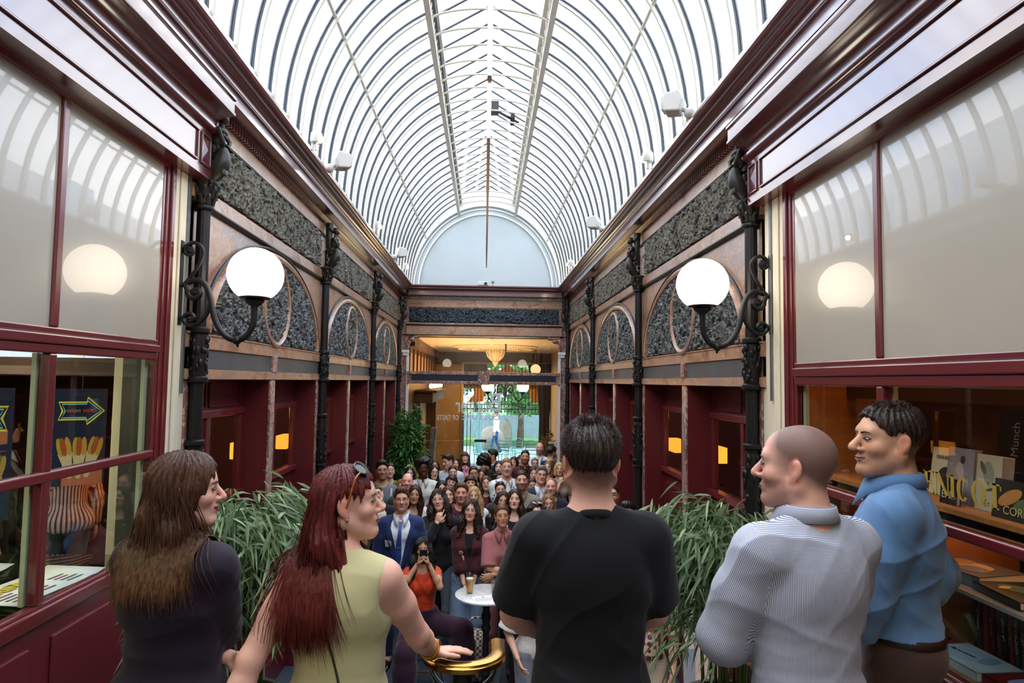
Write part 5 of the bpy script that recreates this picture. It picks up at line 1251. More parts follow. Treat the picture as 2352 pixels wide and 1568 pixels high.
def face_mesh(var,kind):
    key=(var,kind)
    if key in _FM: return _FM[key]
    fy=face_y(var); mb=MB()
    if kind.startswith('eye'):
        s=-1 if kind[3]=='L' else 1; cx,cz=s*.031,.0035
        n=16; V=[];F=[]
        # almond patch in rings
        rings=5
        for r in range(rings+1):
            for k in range(n):
                a=2*PI*k/n; w=.0148*r/rings; hh=.0053*r/rings; x=cx+w*math.cos(a); z=cz+hh*math.sin(a)*(1-.25*math.cos(a)**2)+(.0008*s*math.cos(a))
                V.append((x,float(fy(x,z))+.0016+.0018*(1-(r/rings)**2),z))
        for r in range(rings):
            for k in range(n): F.append((r*n+k,r*n+(k+1)%n,(r+1)*n+(k+1)%n,(r+1)*n+k))
        mb.add(V,F,0)
        V=[];F=[]; y0=float(fy(cx,cz))+.0046
        for r,(rad) in enumerate((0,.0029,.0058)):
            for k in range(12):
                a=2*PI*k/12; V.append((cx+rad*math.cos(a),y0-.0009*r,cz+.0004+min(rad*math.sin(a),.0040)))
        for r in range(2):
            for k in range(12): mb_i=(r*12+k,r*12+(k+1)%12,(r+1)*12+(k+1)%12,(r+1)*12+k); F.append(mb_i)
        mb.add(V,F[:12],2); mb.add(V,F[12:],1)
        for sg,wd,nt in((1,.0017,'u'),(-1,.0007,'l')):
            pts=[(cx+.0155*c,cz+sg*.0055*(1-c*c)*(1 if sg>0 else .9)+.0008*s*c) for c in np.linspace(-1,1,11)]
            V,F=strip(fy,pts,wd,.004); mb.add(V,F,2)
    elif kind.startswith('brow'):
        s=-1 if kind[4]=='L' else 1
        pts=[(s*(.012+.036*t),.0215+.0062*math.sin(t*2.2)-.003*t) for t in np.linspace(0,1,9)]
        V,F=strip(fy,pts,[.0038-.0026*t for t in np.linspace(0,1,9)],.0028); mb.add(V,F,0)
    elif kind.startswith('mouth'):
        sm={'n':0,'s':.0045,'o':.006}[kind[5]]; w=.0225+(.004 if sm else 0)
        c=np.linspace(-1,1,13)
        mid=[(w*t,-.0638+sm*t*t*1.1-.0008*math.cos(3*t)) for t in c]
        op=.006 if kind[5]=='o' else .0
        up=[(x,z+.0034*(1-t*t)**.7+.0012+op*(1-t*t)*.3) for (x,z),t in zip(mid,c)]; lo=[(x,z-.0045*(1-t*t)**.7-.0008-op*(1-t*t)*1.3) for (x,z),t in zip(mid,c)]
        V,F=strip(fy,up,[.0005+.0030*(1-t*t)**.6 for t in c],.0022); mb.add(V,F,0)
        V,F=strip(fy,lo,[.0005+.0038*(1-t*t)**.6 for t in c],.0028); mb.add(V,F,0)
        if op:
            V,F=strip(fy,[(x*.9,z-op*(1-t*t)*.45) for (x,z),t in zip(mid,c)],[.0005+.0052*(1-t*t) for t in c],.001); mb.add(V,F,2)
            V,F=strip(fy,[(x*.8,z-op*(1-t*t)*.25) for (x,z),t in zip(mid,c)],[.0003+.0026*(1-t*t) for t in c],.0022); mb.add(V,F,1)
        else:
            V,F=strip(fy,mid,.0006,.003); mb.add(V,F,2)
    elif kind=='glasses':
        for s in(-1,1):
            pts=[]
            for k in range(20):
                a=2*PI*k/20; ex=.024*math.copysign(abs(math.cos(a))**.75,math.cos(a)); ez=.019*math.copysign(abs(math.sin(a))**.75,math.sin(a)); pts.append((s*.033+ex,.1045-.10*abs(s*.033+ex)**1.25*1.0,.0005+ez))
            mb.tube(pts,.0016,5,0,True)
            mb.tube([(s*.057,.1,.008),(s*.073,.07,.008),(s*.08,-.005,.008),(s*.078,-.02,-.004)],.0015,5)
        mb.tube([(-.010,.103,.004),(0,.106,.007),(.010,.103,.004)],.0015,5)
    mats={'e':[M_EYEW,M_IRISD,M_PUP],'b':[M_PUP],'m':[M_LIPF,M_TEETH,M_MOUTH],'g':[M_BLACK]}[kind[0]]
    me=bpy.data.meshes.new(kind); me.from_pydata(mb.v,[],mb.f)
    for m in mats: me.materials.append(m)
    me.polygons.foreach_set('material_index',mb.m); me.polygons.foreach_set('use_smooth',[True]*len(mb.f)); me.update()
    _FM[key]=me; return me
# skin and cloth materials
def skin_mat(name,c):
    if name in _MC: return _MC[name]
    t=NT(name); a=t.n('ShaderNodeAttribute',attribute_name='paint'); v=t.coords(); nz=t.ramp(t.noise(v,22,4,.6),[(.3,(.93,.92,.92)),(.7,(1.05,1.04,1.04))])
    col=t.mix(t.mix(srgb(c),nz,1,'MULTIPLY'),a.outputs['Color'],1,'MULTIPLY')
    _MC[name]=t.bsdf(col,.48,0,.35,normal=t.bump(t.noise(v,220,2,.5),.0004,.4),sss=.08); return _MC[name]
SKIN={'pale':'#e9bfa9','fair':'#e3b298','rosy':'#e2ab95','tan':'#cb9877','olive':'#cd9d7a','brown':'#8a583b','dark':'#55311f'}
for k_,c_ in SKIN.items(): SKIN[k_]=(skin_mat('skin_'+k_,c_))
def hair_mat(name,c,c2=None,rough=.36,streak=1.0):
    if name in _MC: return _MC[name]
    t=NT(name); v=t.coords(scale=(70,70,5)); f=t.noise(v,1.6,4,.6,.3); a=srgb(c); b=srgb(c2) if c2 else tuple(min(1,x*2.0+.012) for x in a)
    b=tuple(min(1,x*1.7+.006) for x in a) if c2 else b
    col=t.ramp(f,[(.32,tuple(x*.6 for x in a)),(.5,a),(.72,b)])
    at=t.n('ShaderNodeAttribute',attribute_name='tip')
    if c2: col=t.mix(col,srgb(c2),t.math('MULTIPLY',at.outputs['Fac'],t.ramp(f,[(.4,(.1,.1,.1)),(.7,(.7,.7,.7))])))
    _MC[name]=t.bsdf(col,rough,0,.3,normal=t.bump(f,.0025*streak,.8)); return _MC[name]
HAIR={'black':hair_mat('hair_black','#17120f'),'dark':hair_mat('hair_dark_brown','#2a1b13'),'brown':hair_mat('hair_brown','#4a3020'),'light':hair_mat('hair_light_brown','#7a5a3a'),'blond':hair_mat('hair_blond','#b08d5e'),'ginger':hair_mat('hair_ginger','#8a5230'),'grey':hair_mat('hair_grey','#6d665d'),'wig':hair_mat('hair_wavy_black','#130e0c'),
 'red':hair_mat('hair_dyed_red','#561b18','#8c3828',.36),'ombre':hair_mat('hair_brown_ombre','#4a2c1a','#a87448',.42)}
def cloth(name,c,rough=.85,bump=.25,bs=500,bd=.0006,var=.1,sheen=.15,vs=8):
    if name in _MC: return _MC[name]
    t=NT(name); v=t.coords(); col=srgb(c); f=t.noise(v,vs,4,.6)
    base=t.ramp(f,[(.3,tuple(x*(1-var) for x in col)),(.7,tuple(min(1,x*(1+var)) for x in col))])
    _MC[name]=t.bsdf(base,rough,0,.3,normal=t.bump(t.noise(v,bs,2,.5),bd,bump),sheen=sheen); return _MC[name]
def pattern(name,base,spots,scale=30,rough=.8,thr=.52):
    if name in _MC: return _MC[name]
    t=NT(name); v=t.coords(); w=t.n('ShaderNodeTexVoronoi'); w.inputs['Scale'].default_value=scale; t.l(v,w.inputs['Vector']); col=srgb(base)
    c=w.outputs['Color']; sp=t.ramp(t.math('MULTIPLY',t.n('ShaderNodeSeparateColor').outputs[0],1),[(0,(0,0,0)),(1,(0,0,0))]) if False else None
    sep=t.n('ShaderNodeSeparateColor'); t.l(c,sep.inputs[0])
    pal=t.ramp(sep.outputs[0],[(i/len(spots),srgb(s)) for i,s in enumerate(spots)]); pal.node.color_ramp.interpolation='CONSTANT'
    k=t.ramp(w.outputs['Distance'],[(thr*.55,(1,1,1)),(thr*.6,(0,0,0))])
    _MC[name]=t.bsdf(t.mix(col,pal,k),rough,0,.3); return _MC[name]
def stripes(name,c1,c2,scale,duty=.5,attr='su',rough=.8,bump=.3):
    if name in _MC: return _MC[name]
    t=NT(name); a=t.n('ShaderNodeAttribute',attribute_name=attr); fr=t.math('FRACT',t.math('MULTIPLY',a.outputs['Fac'],scale)); k=t.ramp(fr,[(0,(0,0,0)),(duty-.06,(0,0,0)),(duty+.02,(1,1,1)),(.94,(1,1,1)),(1,(0,0,0))])
    v=t.coords(); nz=t.noise(v,9,4,.6); col=t.mix(t.mix(srgb(c1),srgb(c2),k),t.ramp(nz,[(.3,(.9,.9,.9)),(.7,(1.06,1.06,1.06))]),1,'MULTIPLY')
    _MC[name]=t.bsdf(col,rough,0,.3,normal=t.bump(t.noise(v,500,2,.5),.0005,bump),sheen=.1); return _MC[name]

def ik(S,T,l1,l2,pole):
    S=A(*S);T=A(*T); v=T-S; L=np.linalg.norm(v); m=(l1+l2)*.995
    if L>m: v=v*(m/L); T=S+v; L=m
    L=max(L,abs(l1-l2)+.01); u=v/np.linalg.norm(v); a=(l1*l1-l2*l2+L*L)/(2*L); h=math.sqrt(max(l1*l1-a*a,1e-8)); p=A(*pole); p=p-u*(p@u); p/=max(np.linalg.norm(p),1e-6)
    return S+u*a+p*h,S+u*L
def hand_prims(W,d,nrm,side,curl=.4,spread=.12,thumb=.5,sc=1.0,fing=None):
    """W wrist, d hand direction, nrm palm normal (the way the palm faces), side +1 right hand"""
    d=d/np.linalg.norm(d); nrm=nrm-d*(nrm@d); nrm/=np.linalg.norm(nrm); x=np.cross(nrm,d)*side  # towards the thumb
    x=x*(1 if side>0 else 1); P=[]
    R=np.stack([x,d,nrm]); c=W+d*.048*sc
    P.append(ell(c,A(.040,.052,.0145)*sc,.012,False,R)); P.append(ell(W+d*.03*sc+x*.022*sc+nrm*.006*sc,A(.017,.032,.014)*sc,.012,False,R))
    lens=[.072,.080,.074,.058]
    for i in range(4):
        off=(.030-.0195*i); b=W+d*(.088-.004*abs(i-1.2))*sc+x*off*sc; L=lens[i]*sc; r=(.0088-.0006*(i==3))*sc
        dirn=d+x*spread*(1.2-i)*.5; dirn/=np.linalg.norm(dirn); cu=curl if fing is None else fing[i]; seg=[.45,.32,.25]; ang=0; p=b-d*.012*sc; q=b
        P.append(cap(p,q,r*1.05,r*1.05,.008))
        for j in range(3):
            ang+=cu*(1.15 if j else .9); v=dirn*math.cos(ang)+nrm*math.sin(ang); q2=q+v*L*seg[j]; P.append(cap(q,q2,r*(1-.06*j),r*(.95-.07*j),.005)); q=q2
    t0=W+d*.022*sc+x*.03*sc; dt=d*.62+x*(.75-.5*thumb)+nrm*.45*thumb; dt/=np.linalg.norm(dt)
    t1=t0+dt*.04*sc; dt2=d*.8+x*(.4-.55*thumb)+nrm*.4*thumb; dt2/=np.linalg.norm(dt2); t2=t1+dt2*.03*sc; t3=t2+dt2*.024*sc
    P+=[cap(t0,t1,.014*sc,.011*sc,.012),cap(t1,t2,.0105*sc,.0095*sc,.006),cap(t2,t3,.0095*sc,.0075*sc,.005)]
    return P
def fold_noise(P,amp,f=1.0,seed=0,dirn=None):
    """cloth folds: soft ridges of mixed direction that fade in and out"""
    r=np.random.default_rng(seed); out=np.zeros(len(P))
    for i in range(5):
        k=r.normal(size=3); k[2]*=1.4; k/=np.linalg.norm(k); w=r.normal(size=3)*6; u=r.normal(size=3)*5
        s=np.sin(P@k*(22+9*i)*f+1.8*np.sin(P@w+i)); m=np.clip(.5+.9*np.sin(P@u+2*i),0,1)
        out+=((1-np.abs(s))**2.2-.33)*m*(.62**(i*.6))
    return -amp*out
class Fig:
    def __init__(s,**k):
        s.o=k; g=k.get
        s.fem=g('sex','f')=='f'; f=s.fem; s.w=g('girth',1.0); w=s.w
        s.R=rotm(g('twist',0),-g('lean',0),g('tilt',0)); piv=A(0,0,.98); s.seat=g('seat')
        base=A(0,0,0) if not s.seat else A(0,0,s.seat-.88)
        tf=lambda p: piv+s.R@(A(*p)-piv)+base
        s.tf=tf; s.base=base
        sh=.150 if f else .172; sh*=g('shw',1.0)
        s.S={q:tf((q*sh,-.008,1.388)) for q in(-1,1)}; s.Hip={q:A(q*.088,0,.90)+base for q in(-1,1)}
        s.neckb=tf((0,-.018,1.42)); s.hs=g('hs',1.015 if f else 1.05)
        s.HR=s.R@rotm(g('hyaw',0),g('hpitch',0),g('hroll',0)); nt=tf((0,.0,1.50))
        s.hc=nt+s.HR@A(0,.022,max(.128,.252-.118*s.hs)); s.htf=lambda p: s.hc+s.HR@(A(*p)*s.hs)
        s.var=g('head','f1' if f else 'm1')
        # arms
        s.E={};s.W={};s.hd={}
        for q,key in((-1,'L'),(1,'R')):
            T=g('hand'+key); 
            if T is None: T=(q*(.25 if f else .27)*w**.5,.06,.80)
            T=A(*T)+(base if not g('abs') else 0)
            s.E[q],s.W[q]=ik(s.S[q],T,.285,.25,g('pole'+key,(q*.5,-1,0)))
        s.K={};s.Fo={}
        for q,key in((-1,'L'),(1,'R')):
            T=A(*g('foot'+key,(q*.10,.0,.08))); s.K[q],s.Fo[q]=ik(s.Hip[q],T,.42,.415,g('knee'+key,(q*.12,1,0)))
    def torso(s,e=0.0,ey=None,breast=True):
        f,w=s.fem,s.w; tf=s.tf; R=s.R.T; ey=e if ey is None else ey; P=[]
        if f:
            P+=[ell(tf((0,.0,1.275)),(.138*w+e,.100*w+ey,.17),.05,False,R),ell(tf((0,.004,1.10)),(.117*w+e,.089*w+ey,.16),.05,False,R),ell(tf((0,-.012,.95)),(.160*w+e,.112*w+ey,.125+e*.3),.05,False,R)]
            if breast:
                for q in(-1,1): P.append(ell(tf((q*.066,.072*w,1.262)),(.062+e*.6,.055+ey*.7,.062+e*.5),.035,False,R))
        else:
            P+=[ell(tf((0,-.004,1.275)),(.165*w+e,.115*w+ey,.185),.05,False,R),ell(tf((0,.004,1.09)),(.142*w+e,.105*w+ey,.17),.05,False,R),ell(tf((0,-.006,.95)),(.152*w+e,.110*w+ey,.12+e*.3),.05,False,R)]
            for q in(-1,1): P.append(ell(tf((q*.075,.075*w,1.30)),(.07+e*.5,.035+ey*.7,.055+e*.3),.04,False,R))
        for q in(-1,1): P.append(ell(s.tf((q*.075,-.055,.93)),(.078*w+e*.6,.075*w+ey*.6,.085),.05,False,R))
        r=.052 if f else .062
        P.append(cap(s.S[-1]+s.R@A(.02,0,.0),s.S[1]-s.R@A(.02,0,.0),r+e*.5,r+e*.5,.05))
        for q in(-1,1): P.append(cap(tf((q*.03,-.03,1.468)),s.S[q]+s.R@A(-q*.02,-.012,.014),.034+e*.3,.034+e*.6,.05))
        P.append(ell(tf((0,-.055,1.33)),(.12*w+e*.6,.062+ey*.6,.12),.05,False,R))
        return P
    def arm(s,q,e=0,frac=2.0,k=.03,flat=True,puff=0):
        f=s.fem; w=(s.w+1)/2; am=s.o.get('arm',1.0); ru,rm,re,rf,rw=[x*am*w for x in((.044,.040,.034,.034,.0235) if f else (.054,.050,.040,.041,.028))]
        S,E,W=s.S[q],s.E[q],s.W[q]; P=[]
        if frac<=0: return P
        m=S+(E-S)*.45
        if frac>=1:
            P+=[cap(S,m,ru+e,rm+e+.003,k),cap(m,E,rm+e+.003,re+e+puff,.02)]
            t=min(1,frac-1)
            if t>0:
                mf=E+(W-E)*.3
                if t<=.3: P.append(cap(E,E+(W-E)*t,re+e+puff,rf+e+puff,.02,False,flat and frac<2))
                else: P+=[cap(E,mf,re+e+puff,rf+e+puff,.02),cap(mf,E+(W-E)*t,rf+e+puff,rf+(rw-rf)*(t-.3)/.7+e+puff*.6,.02,False,flat)]
        else:
            P.append(cap(S,S+(E-S)*frac,ru+e,rm+e+puff,k,False,flat))
        return P
    def bodyprims(s,full=True):
        P=s.torso(); f=s.fem
        P.append(cap(s.neckb,s.htf((0,-.022,-.045)),.054 if f else .064,.049 if f else .059,.035))
        hp=[]
        for p in head_prims(HV[s.var]):
            if p[0]=='c': hp.append(('c',s.htf(p[1]),s.htf(p[2]),p[3]*s.hs,p[4]*s.hs,p[5],p[6],p[7]))
            else: hp.append(('e',s.htf(p[1]),p[2]*s.hs,p[3]@s.HR.T,p[4],p[5]))
        P+=hp
        for q,key in((-1,'L'),(1,'R')):
            P+=s.arm(q,0,2.0,.045)
            d=s.o.get('hdir'+key); d=(s.W[q]-s.E[q]) if d is None else A(*d)
            n=s.o.get('palm'+key); n=A(-q,.25,0) if n is None else A(*n)
            hk=s.o.get('hk'+key,{}); P+=hand_prims(s.W[q],d,n,q,sc=.93 if f else 1.02,**hk)
        if full: P+=s.legs(0)
        return P
    def legs(s,e=0,flare=0,end=1.0,flat=False):
        P=[];f=s.fem; w=(s.w+1)/2
        for q in(-1,1):
            H,K,F=s.Hip[q],s.K[q],s.Fo[q]; a,b=(.082,.056) if f else (.084,.058)
            P+=[cap(H,K,a*w+e,b*w+e*1.1+flare*.4,.04),cap(K,K+(F-K)*.35,b*w+e*1.1+flare*.4,.056*w+e+flare*.7,.03),cap(K+(F-K)*.35,K+(F-K)*end,.054*w+e+flare*.7,.038+e+flare,.03,False,flat)]
            if not e: P.append(cap(F,F+A(q*.02,.13,-.045),.036,.03,.02))
        return P
def darken(c,f): return tuple(x*f for x in c)
PEOPLE=[]
def hairprims(F,style):
    """returns prims, post function"""
    T=F.htf; hs=F.hs; HR=F.HR; P=[]; Rt=HR.T
    def E(c,r,k=.02,sub=False,R=None): P.append(ell(T(c),A(*r)*hs,k,sub,Rt if R is None else R@Rt))
    def Cp(a,b,ra,rb,k=.02): P.append(cap(T(a),T(b),ra*hs,rb*hs,k))
    th={'short':.007,'buzz':.003,'crop':.012,'quiff':.011,'longback':.007,'bun':.006,'tied':.007}.get(style,.011)
    E((0,-.020,.032),(.075+th,.096+th,.088+th))
    if style not in('buzz',): E((0,.024,.030),(.068+th*.7,.064+th*.6,.080+th*.9))
    if style in('quiff','crop'): E((0,.035,.095),(.052,.045,.022+th*.6),.03)
    if style=='quiff': E((.010,.045,.112),(.05,.038,.026),.03)
    low=-.16
    if style in('long','longwavy','longback'):
        dx=.012 if style=='longwavy' else 0
        E((0,-.055,-.06),((.088 if style!='longback' else .072)+dx,.062,.14),.05)
        for q in(-1,1):
            z1=-.30 if style!='longback' else -.2
            yb=.01 if style!='longback' else -.05; ye_=-.045 if F.o.get('ears') else 0
            sx=.80 if style=='longback' else 1; Cp((q*.070*sx,.01+ye_,.0),(q*.088*sx,-.005+yb*.3+ye_,-.13),.030*sx,.040*sx+dx,.04); Cp((q*.088*sx,-.005+yb*.3+ye_,-.13),(q*(.098+dx)*sx,.03+yb,z1),.040*sx+dx,.026,.04)
        
        if style=='longback': Cp((0,-.075,-.1),(0,-.085,-.22),.058,.035,.05)
        else: Cp((0,-.09,-.1),(0,-.105,-.30),.075,.06,.05)
        low=-.6
    if style=='bob':
        E((0,-.03,-.03),(.098,.092,.105),.04)
        for q in(-1,1): Cp((q*.078,.012,.0),(q*.082,.022,-.10),.030,.030,.03)
        low=-.13
    if style=='curly':
        E((0,-.03,.0),(.118,.112,.118),.04)
        for q in(-1,1): Cp((q*.085,.015,.03),(q*.098,.012,-.08),.040,.042,.03)
        low=-.15
    if style=='afro': E((0,-.02,.075),(.132,.128,.108),.03)
    if style=='bun': E((0,-.11,.04),(.038,.036,.036),.015)
    if style=='tied': Cp((0,-.10,-.02),(0,-.125,-.2),.034,.022,.03); low=-.5
    if style in('fringe','longfringe'):
        E((0,.055,.055),(.062,.045,.034),.02); E((0,-.04,-.06),(.09,.08,.13),.05)
        for q in(-1,1): Cp((q*.074,.015,.01),(q*.085,.015,-.17),.03,.036,.04)
        low=-.22
    bangs=style in('fringe','longfringe')
    part=F.o.get('part',0.0); invR=HR
    n=np.random.default_rng(abs(hash(style))%1000); 
    sid=F.o.get('seed',0)
    def post(X,d):
        q=((X-F.hc)@invR)/hs; x,y,z=q[:,0],q[:,1],q[:,2]
        fz=.072 if style!='receding' else .085
        if bangs: front=(y*.95-.30*(z-.02)-.082)         # hair may cover the forehead
        else: front=((y-.022)*.80-(z-.012)*.62-.004-.14*np.maximum(0,abs(x)-.045)*(z>.02))
        if bangs: cut=np.where(z<.034,np.maximum(y-.020+.55*np.maximum(0,-z-.05)*0,-1),front)
        else: cut=front
        if style in('long','longwavy','longback','bob','curly'):
            zt=.082-.25*np.maximum(0,abs(x)-.0)*(1 if style!='curly' else .3); w_=.057+.004*(z<-.09) if not F.o.get('ears') else .078+0*z
            eo=np.where(z>-.01,(x/w_)**2+((z+.01)/(zt+.01))**2,(x/w_)**2); cut=np.minimum(y-.008,(1-np.sqrt(eo))*.055)
        elif style in('longfringe','fringe','tied'):
            if style!='tied': cut=np.where(z<-.0,y-(.030 if style not in('longback',) else .012)-np.clip((abs(x)-.055),0,.05)*1.2-np.clip(-z-.10,0,.5)*.5,cut)
        if part is not None and style in('long','longwavy','longback','bob'): d=d+.006*np.exp(-((x-part)/.006)**2)*(z>.05)
        d=np.maximum(d,cut*.85*hs)
        if style in('short','buzz','crop','quiff','bun','afro'):
            nape=-(z+.055+.35*(y+.03)); d=np.maximum(d,nape*.9*hs)
            ear=.0-(np.sqrt(((y+.008)/.025)**2+((z+.012)/.043)**2+((abs(x)-.083)/.020)**2)-1)*.015; d=np.maximum(d,ear)
            if style in('short','crop','quiff'): d=d+(th+.007)*np.clip((.040-z)/.085,0,1)
        if F.o.get('ears'):
            d=np.maximum(d,-(np.sqrt(((y-.012)/.055)**2+((z+.035)/.075)**2+((abs(x)-.088)/.034)**2)-1)*.02)
        a=np.arctan2(x,y+.02); am={'afro':.006,'curly':.007,'buzz':0,'longwavy':.005}.get(style,.0028)
        if style in('afro','curly'): d=d-am*(np.sin(x*95+sid)*np.sin(y*90)+np.sin(z*88+x*40)*.8+.6*np.sin(x*170)*np.sin(z*160+y*60))
        else: d=d-am*(np.sin(a*(26)+3*np.sin(z*22+sid)+(8*np.sin(z*30) if style=='longwavy' else 0))+.5*np.sin(a*61+5*np.sin(z*17)))
        return d
    return P,post

def person(loc,face,label,H=1.7,skin='fair',hair='brown',style='short',top=None,bottom=('cloth_dark','#23242a'),shoe='#17171a',res=.0085,group=None,extras=(),**k):
    """loc feet point; face = compass angle the body faces (0 = +y, PI = towards the camera)"""
    t0=time.time(); sc_=H/1.75
    for q_ in 'LR':
        if 'whand'+q_ in k:
            dx=A(*k['whand'+q_])-A(*loc); c_,s__=math.cos(-face),math.sin(-face); k['hand'+q_]=tuple(A(c_*dx[0]-s__*dx[1],s__*dx[0]+c_*dx[1],dx[2])/sc_); k['abs']=True
        for nm_ in('hdir','palm'):
            if 'w'+nm_+q_ in k:
                dx=A(*k['w'+nm_+q_]); c_,s__=math.cos(-face),math.sin(-face); k[nm_+q_]=(c_*dx[0]-s__*dx[1],s__*dx[0]+c_*dx[1],dx[2])
    F=Fig(**k); g=k.get
    F.world=lambda p: Vector((loc[0]+sc_*(math.cos(face)*p[0]-math.sin(face)*p[1]),loc[1]+sc_*(math.sin(face)*p[0]+math.cos(face)*p[1]),loc[2]+sc_*p[2]))
    root=empty('person',loc,face); root.scale=(sc_,)*3
    tag(root,label,'person',group)
    # body
    P=F.bodyprims(); V,Fa=mesh_sdf(P,res,None,1)
    q=((V-F.hc)@F.HR)/F.hs; paint=np.ones((len(V),3))
    def blend(mask,c): 
        nonlocal paint; m=np.clip(mask,0,1)[:,None]; paint=paint*(1-m)+paint*np.array(c)*m
    near=(np.abs(q)<.2).all(1)
    ck=np.exp(-(((abs(q[:,0])-.04)/.02)**2+((q[:,1]-.07)/.04)**2+((q[:,2]+.025)/.02)**2))*near; blend(ck*.8,(1.06,.82,.8))
    blend(np.exp(-((q[:,0]/.016)**2+((q[:,1]-.105)/.02)**2+((q[:,2]+.03)/.016)**2))*near*.8,(1.05,.8,.78))
    blend((abs(q[:,0])>.072)*(abs(q[:,2])<.05)*(abs(q[:,1]+.01)<.04)*near*.7,(1.1,.78,.74))
    bd=g('beard',0)
    if bd:
        m=np.clip((-.028-q[:,2]+.35*(q[:,1]-.10)*0)/.014,0,1)*np.clip((q[:,1]-.0)/.02,0,1)*np.clip((q[:,2]+.14)/.02,0,1)*near
        m2=np.clip(1-((q[:,0]/.03)**2+((q[:,2]+.064)/.013)**2),0,1)
        m=m*(1-np.clip(m2*2,0,1)*.9)
        if g('moustache'): m=m*0+np.clip(1.4-((q[:,0]/.026)**2+((q[:,2]+.049)/.009)**2),0,1)*near*(q[:,1]>.05)
        blend(m*bd,g('bcol',(.22,.16,.13)))
    if style in('bald','shaved'):
        up=np.clip((q[:,2]-.0+(.03-q[:,1])*.9)/.05,0,1)*near; up*=np.clip((.068-q[:,1])/.03,0,1) if style=='shaved' else np.clip((.02-q[:,1])/.03,0,1)*np.clip((.085-q[:,2])/.03,0,1)
        ear=np.clip((abs(q[:,0])-.078)/.004,0,1); nap=np.clip((q[:,2]+.085)/.03,0,1)
        blend(up*(1-ear)*nap*(.88 if style=='shaved' else .25),g('hcol',(.17,.18,.20)))
    if style in('short','crop','quiff','buzz'):
        up=np.clip((q[:,2]+.075+.5*(.0-q[:,1]))/.05,0,1)*near*np.clip((.024-q[:,1])/.02,0,1)*np.clip((.083-np.abs(q[:,0]))/.004,0,1)*(np.hypot((q[:,1]+.008)/.03,(q[:,2]+.01)/.042)>1)
        blend(up*.85,g('hcol',(.13,.10,.09)))
    body=npmesh('body',V,Fa,SKIN[skin],root,True,{'paint':paint})
    # face
    Mh=Matrix(np.r_[np.c_[F.HR*F.hs,F.hc],[[0,0,0,1]]].tolist()) if False else Matrix([[*(F.HR[i]*F.hs),F.hc[i]] for i in range(3)]+[[0,0,0,1]])
    def feat(nm,kind,mats=None):
        o=link(nm,face_mesh(F.var,kind),root); o.matrix_local=Mh
        if mats:
            for i,m in enumerate(mats):
                if m is not None: o.material_slots[i].link='OBJECT'; o.material_slots[i].material=m
        return o
    if not g('noface'):
        feat('eye','eyeL'); feat('eye','eyeR')
        hm=HAIR[hair] if hair else M_PUP
        feat('eyebrow','browL',[hm]); feat('eyebrow','browR',[hm])
        feat('lips','mouth'+g('mouth','n'),[g('lip',M_LIPF if F.fem else M_LIPM),None,None])
    if g('glasses'): feat('glasses','glasses',[pm('frame_'+g('glasses'),{'black':'#151515','gold':'#a58a55','clear':'#d8d8e0','brown':'#3b2519'}[g('glasses')],.3,.3)])
    # hair
    if hair and style not in('bald','shaved','none'):
        hp,post=hairprims(F,style); hv,hf=mesh_sdf(hp,res*.85,post,1)
        z=((hv-F.hc)@F.HR)[:,2]
        npmesh('hair',hv,hf,HAIR[hair],root,True,{'tip':np.clip((-.12-z)/.2,0,1)})
    # clothes
    if top: top(F,root,res,k)
    bt=g('btm','trousers')
    if bt:
        fl=g('flare',.0); e=.007+g('bease',0)
        def hipclip(X,d): return np.maximum(d+fold_noise(X,.004,1,5),X[:,2]-F.base[2]-g('waist',.97)) if not F.seat else np.maximum(d+fold_noise(X,.004,1,5),(X-F.tf((0,0,g('waist',.97))))@F.R[:,2])
        R=F.R.T; w=F.w
        pp=[ell(F.tf((0,-.008,.96)),((.160 if F.fem else .152)*w+e,.112*w+e,.14),.05,False,R)]+[ell(F.tf((qq*.075,-.055,.93)),(.078*w+e*.6,.075*w+e*.6,.085),.05,False,R) for qq in(-1,1)]+[ell(F.tf((0,.0,1.06)),((.130 if F.fem else .145)*w+e,.1*w+e,.12),.05,False,R)]
        pp+=F.legs(e,fl,g('legend',.93),True)
        v,f=mesh_sdf(pp,max(res*1.2,.0055) if res<.007 else .0105,hipclip,1); npmesh('trousers',v,f,bottom if not isinstance(bottom,tuple) else cloth(*bottom),root)
    for qq in(-1,1):
        Fo=F.Fo[qq]; m=MB(); m.ball((0,.055,-.035),(.042,.125,.045),14,8,z0=-.95); m.ball((0,-.01,.0),(.042,.055,.05),12,8); o=m.build('shoe',pm('shoe_'+shoe.strip('#'),shoe,.45),root,smooth=2)
        o.location=Fo; o.rotation_euler=(0,0,-.2*qq)
    for ex in extras: ex(F,root,res,k)
    PEOPLE.append((label,round(time.time()-t0,2),len(V)))
    return root,F
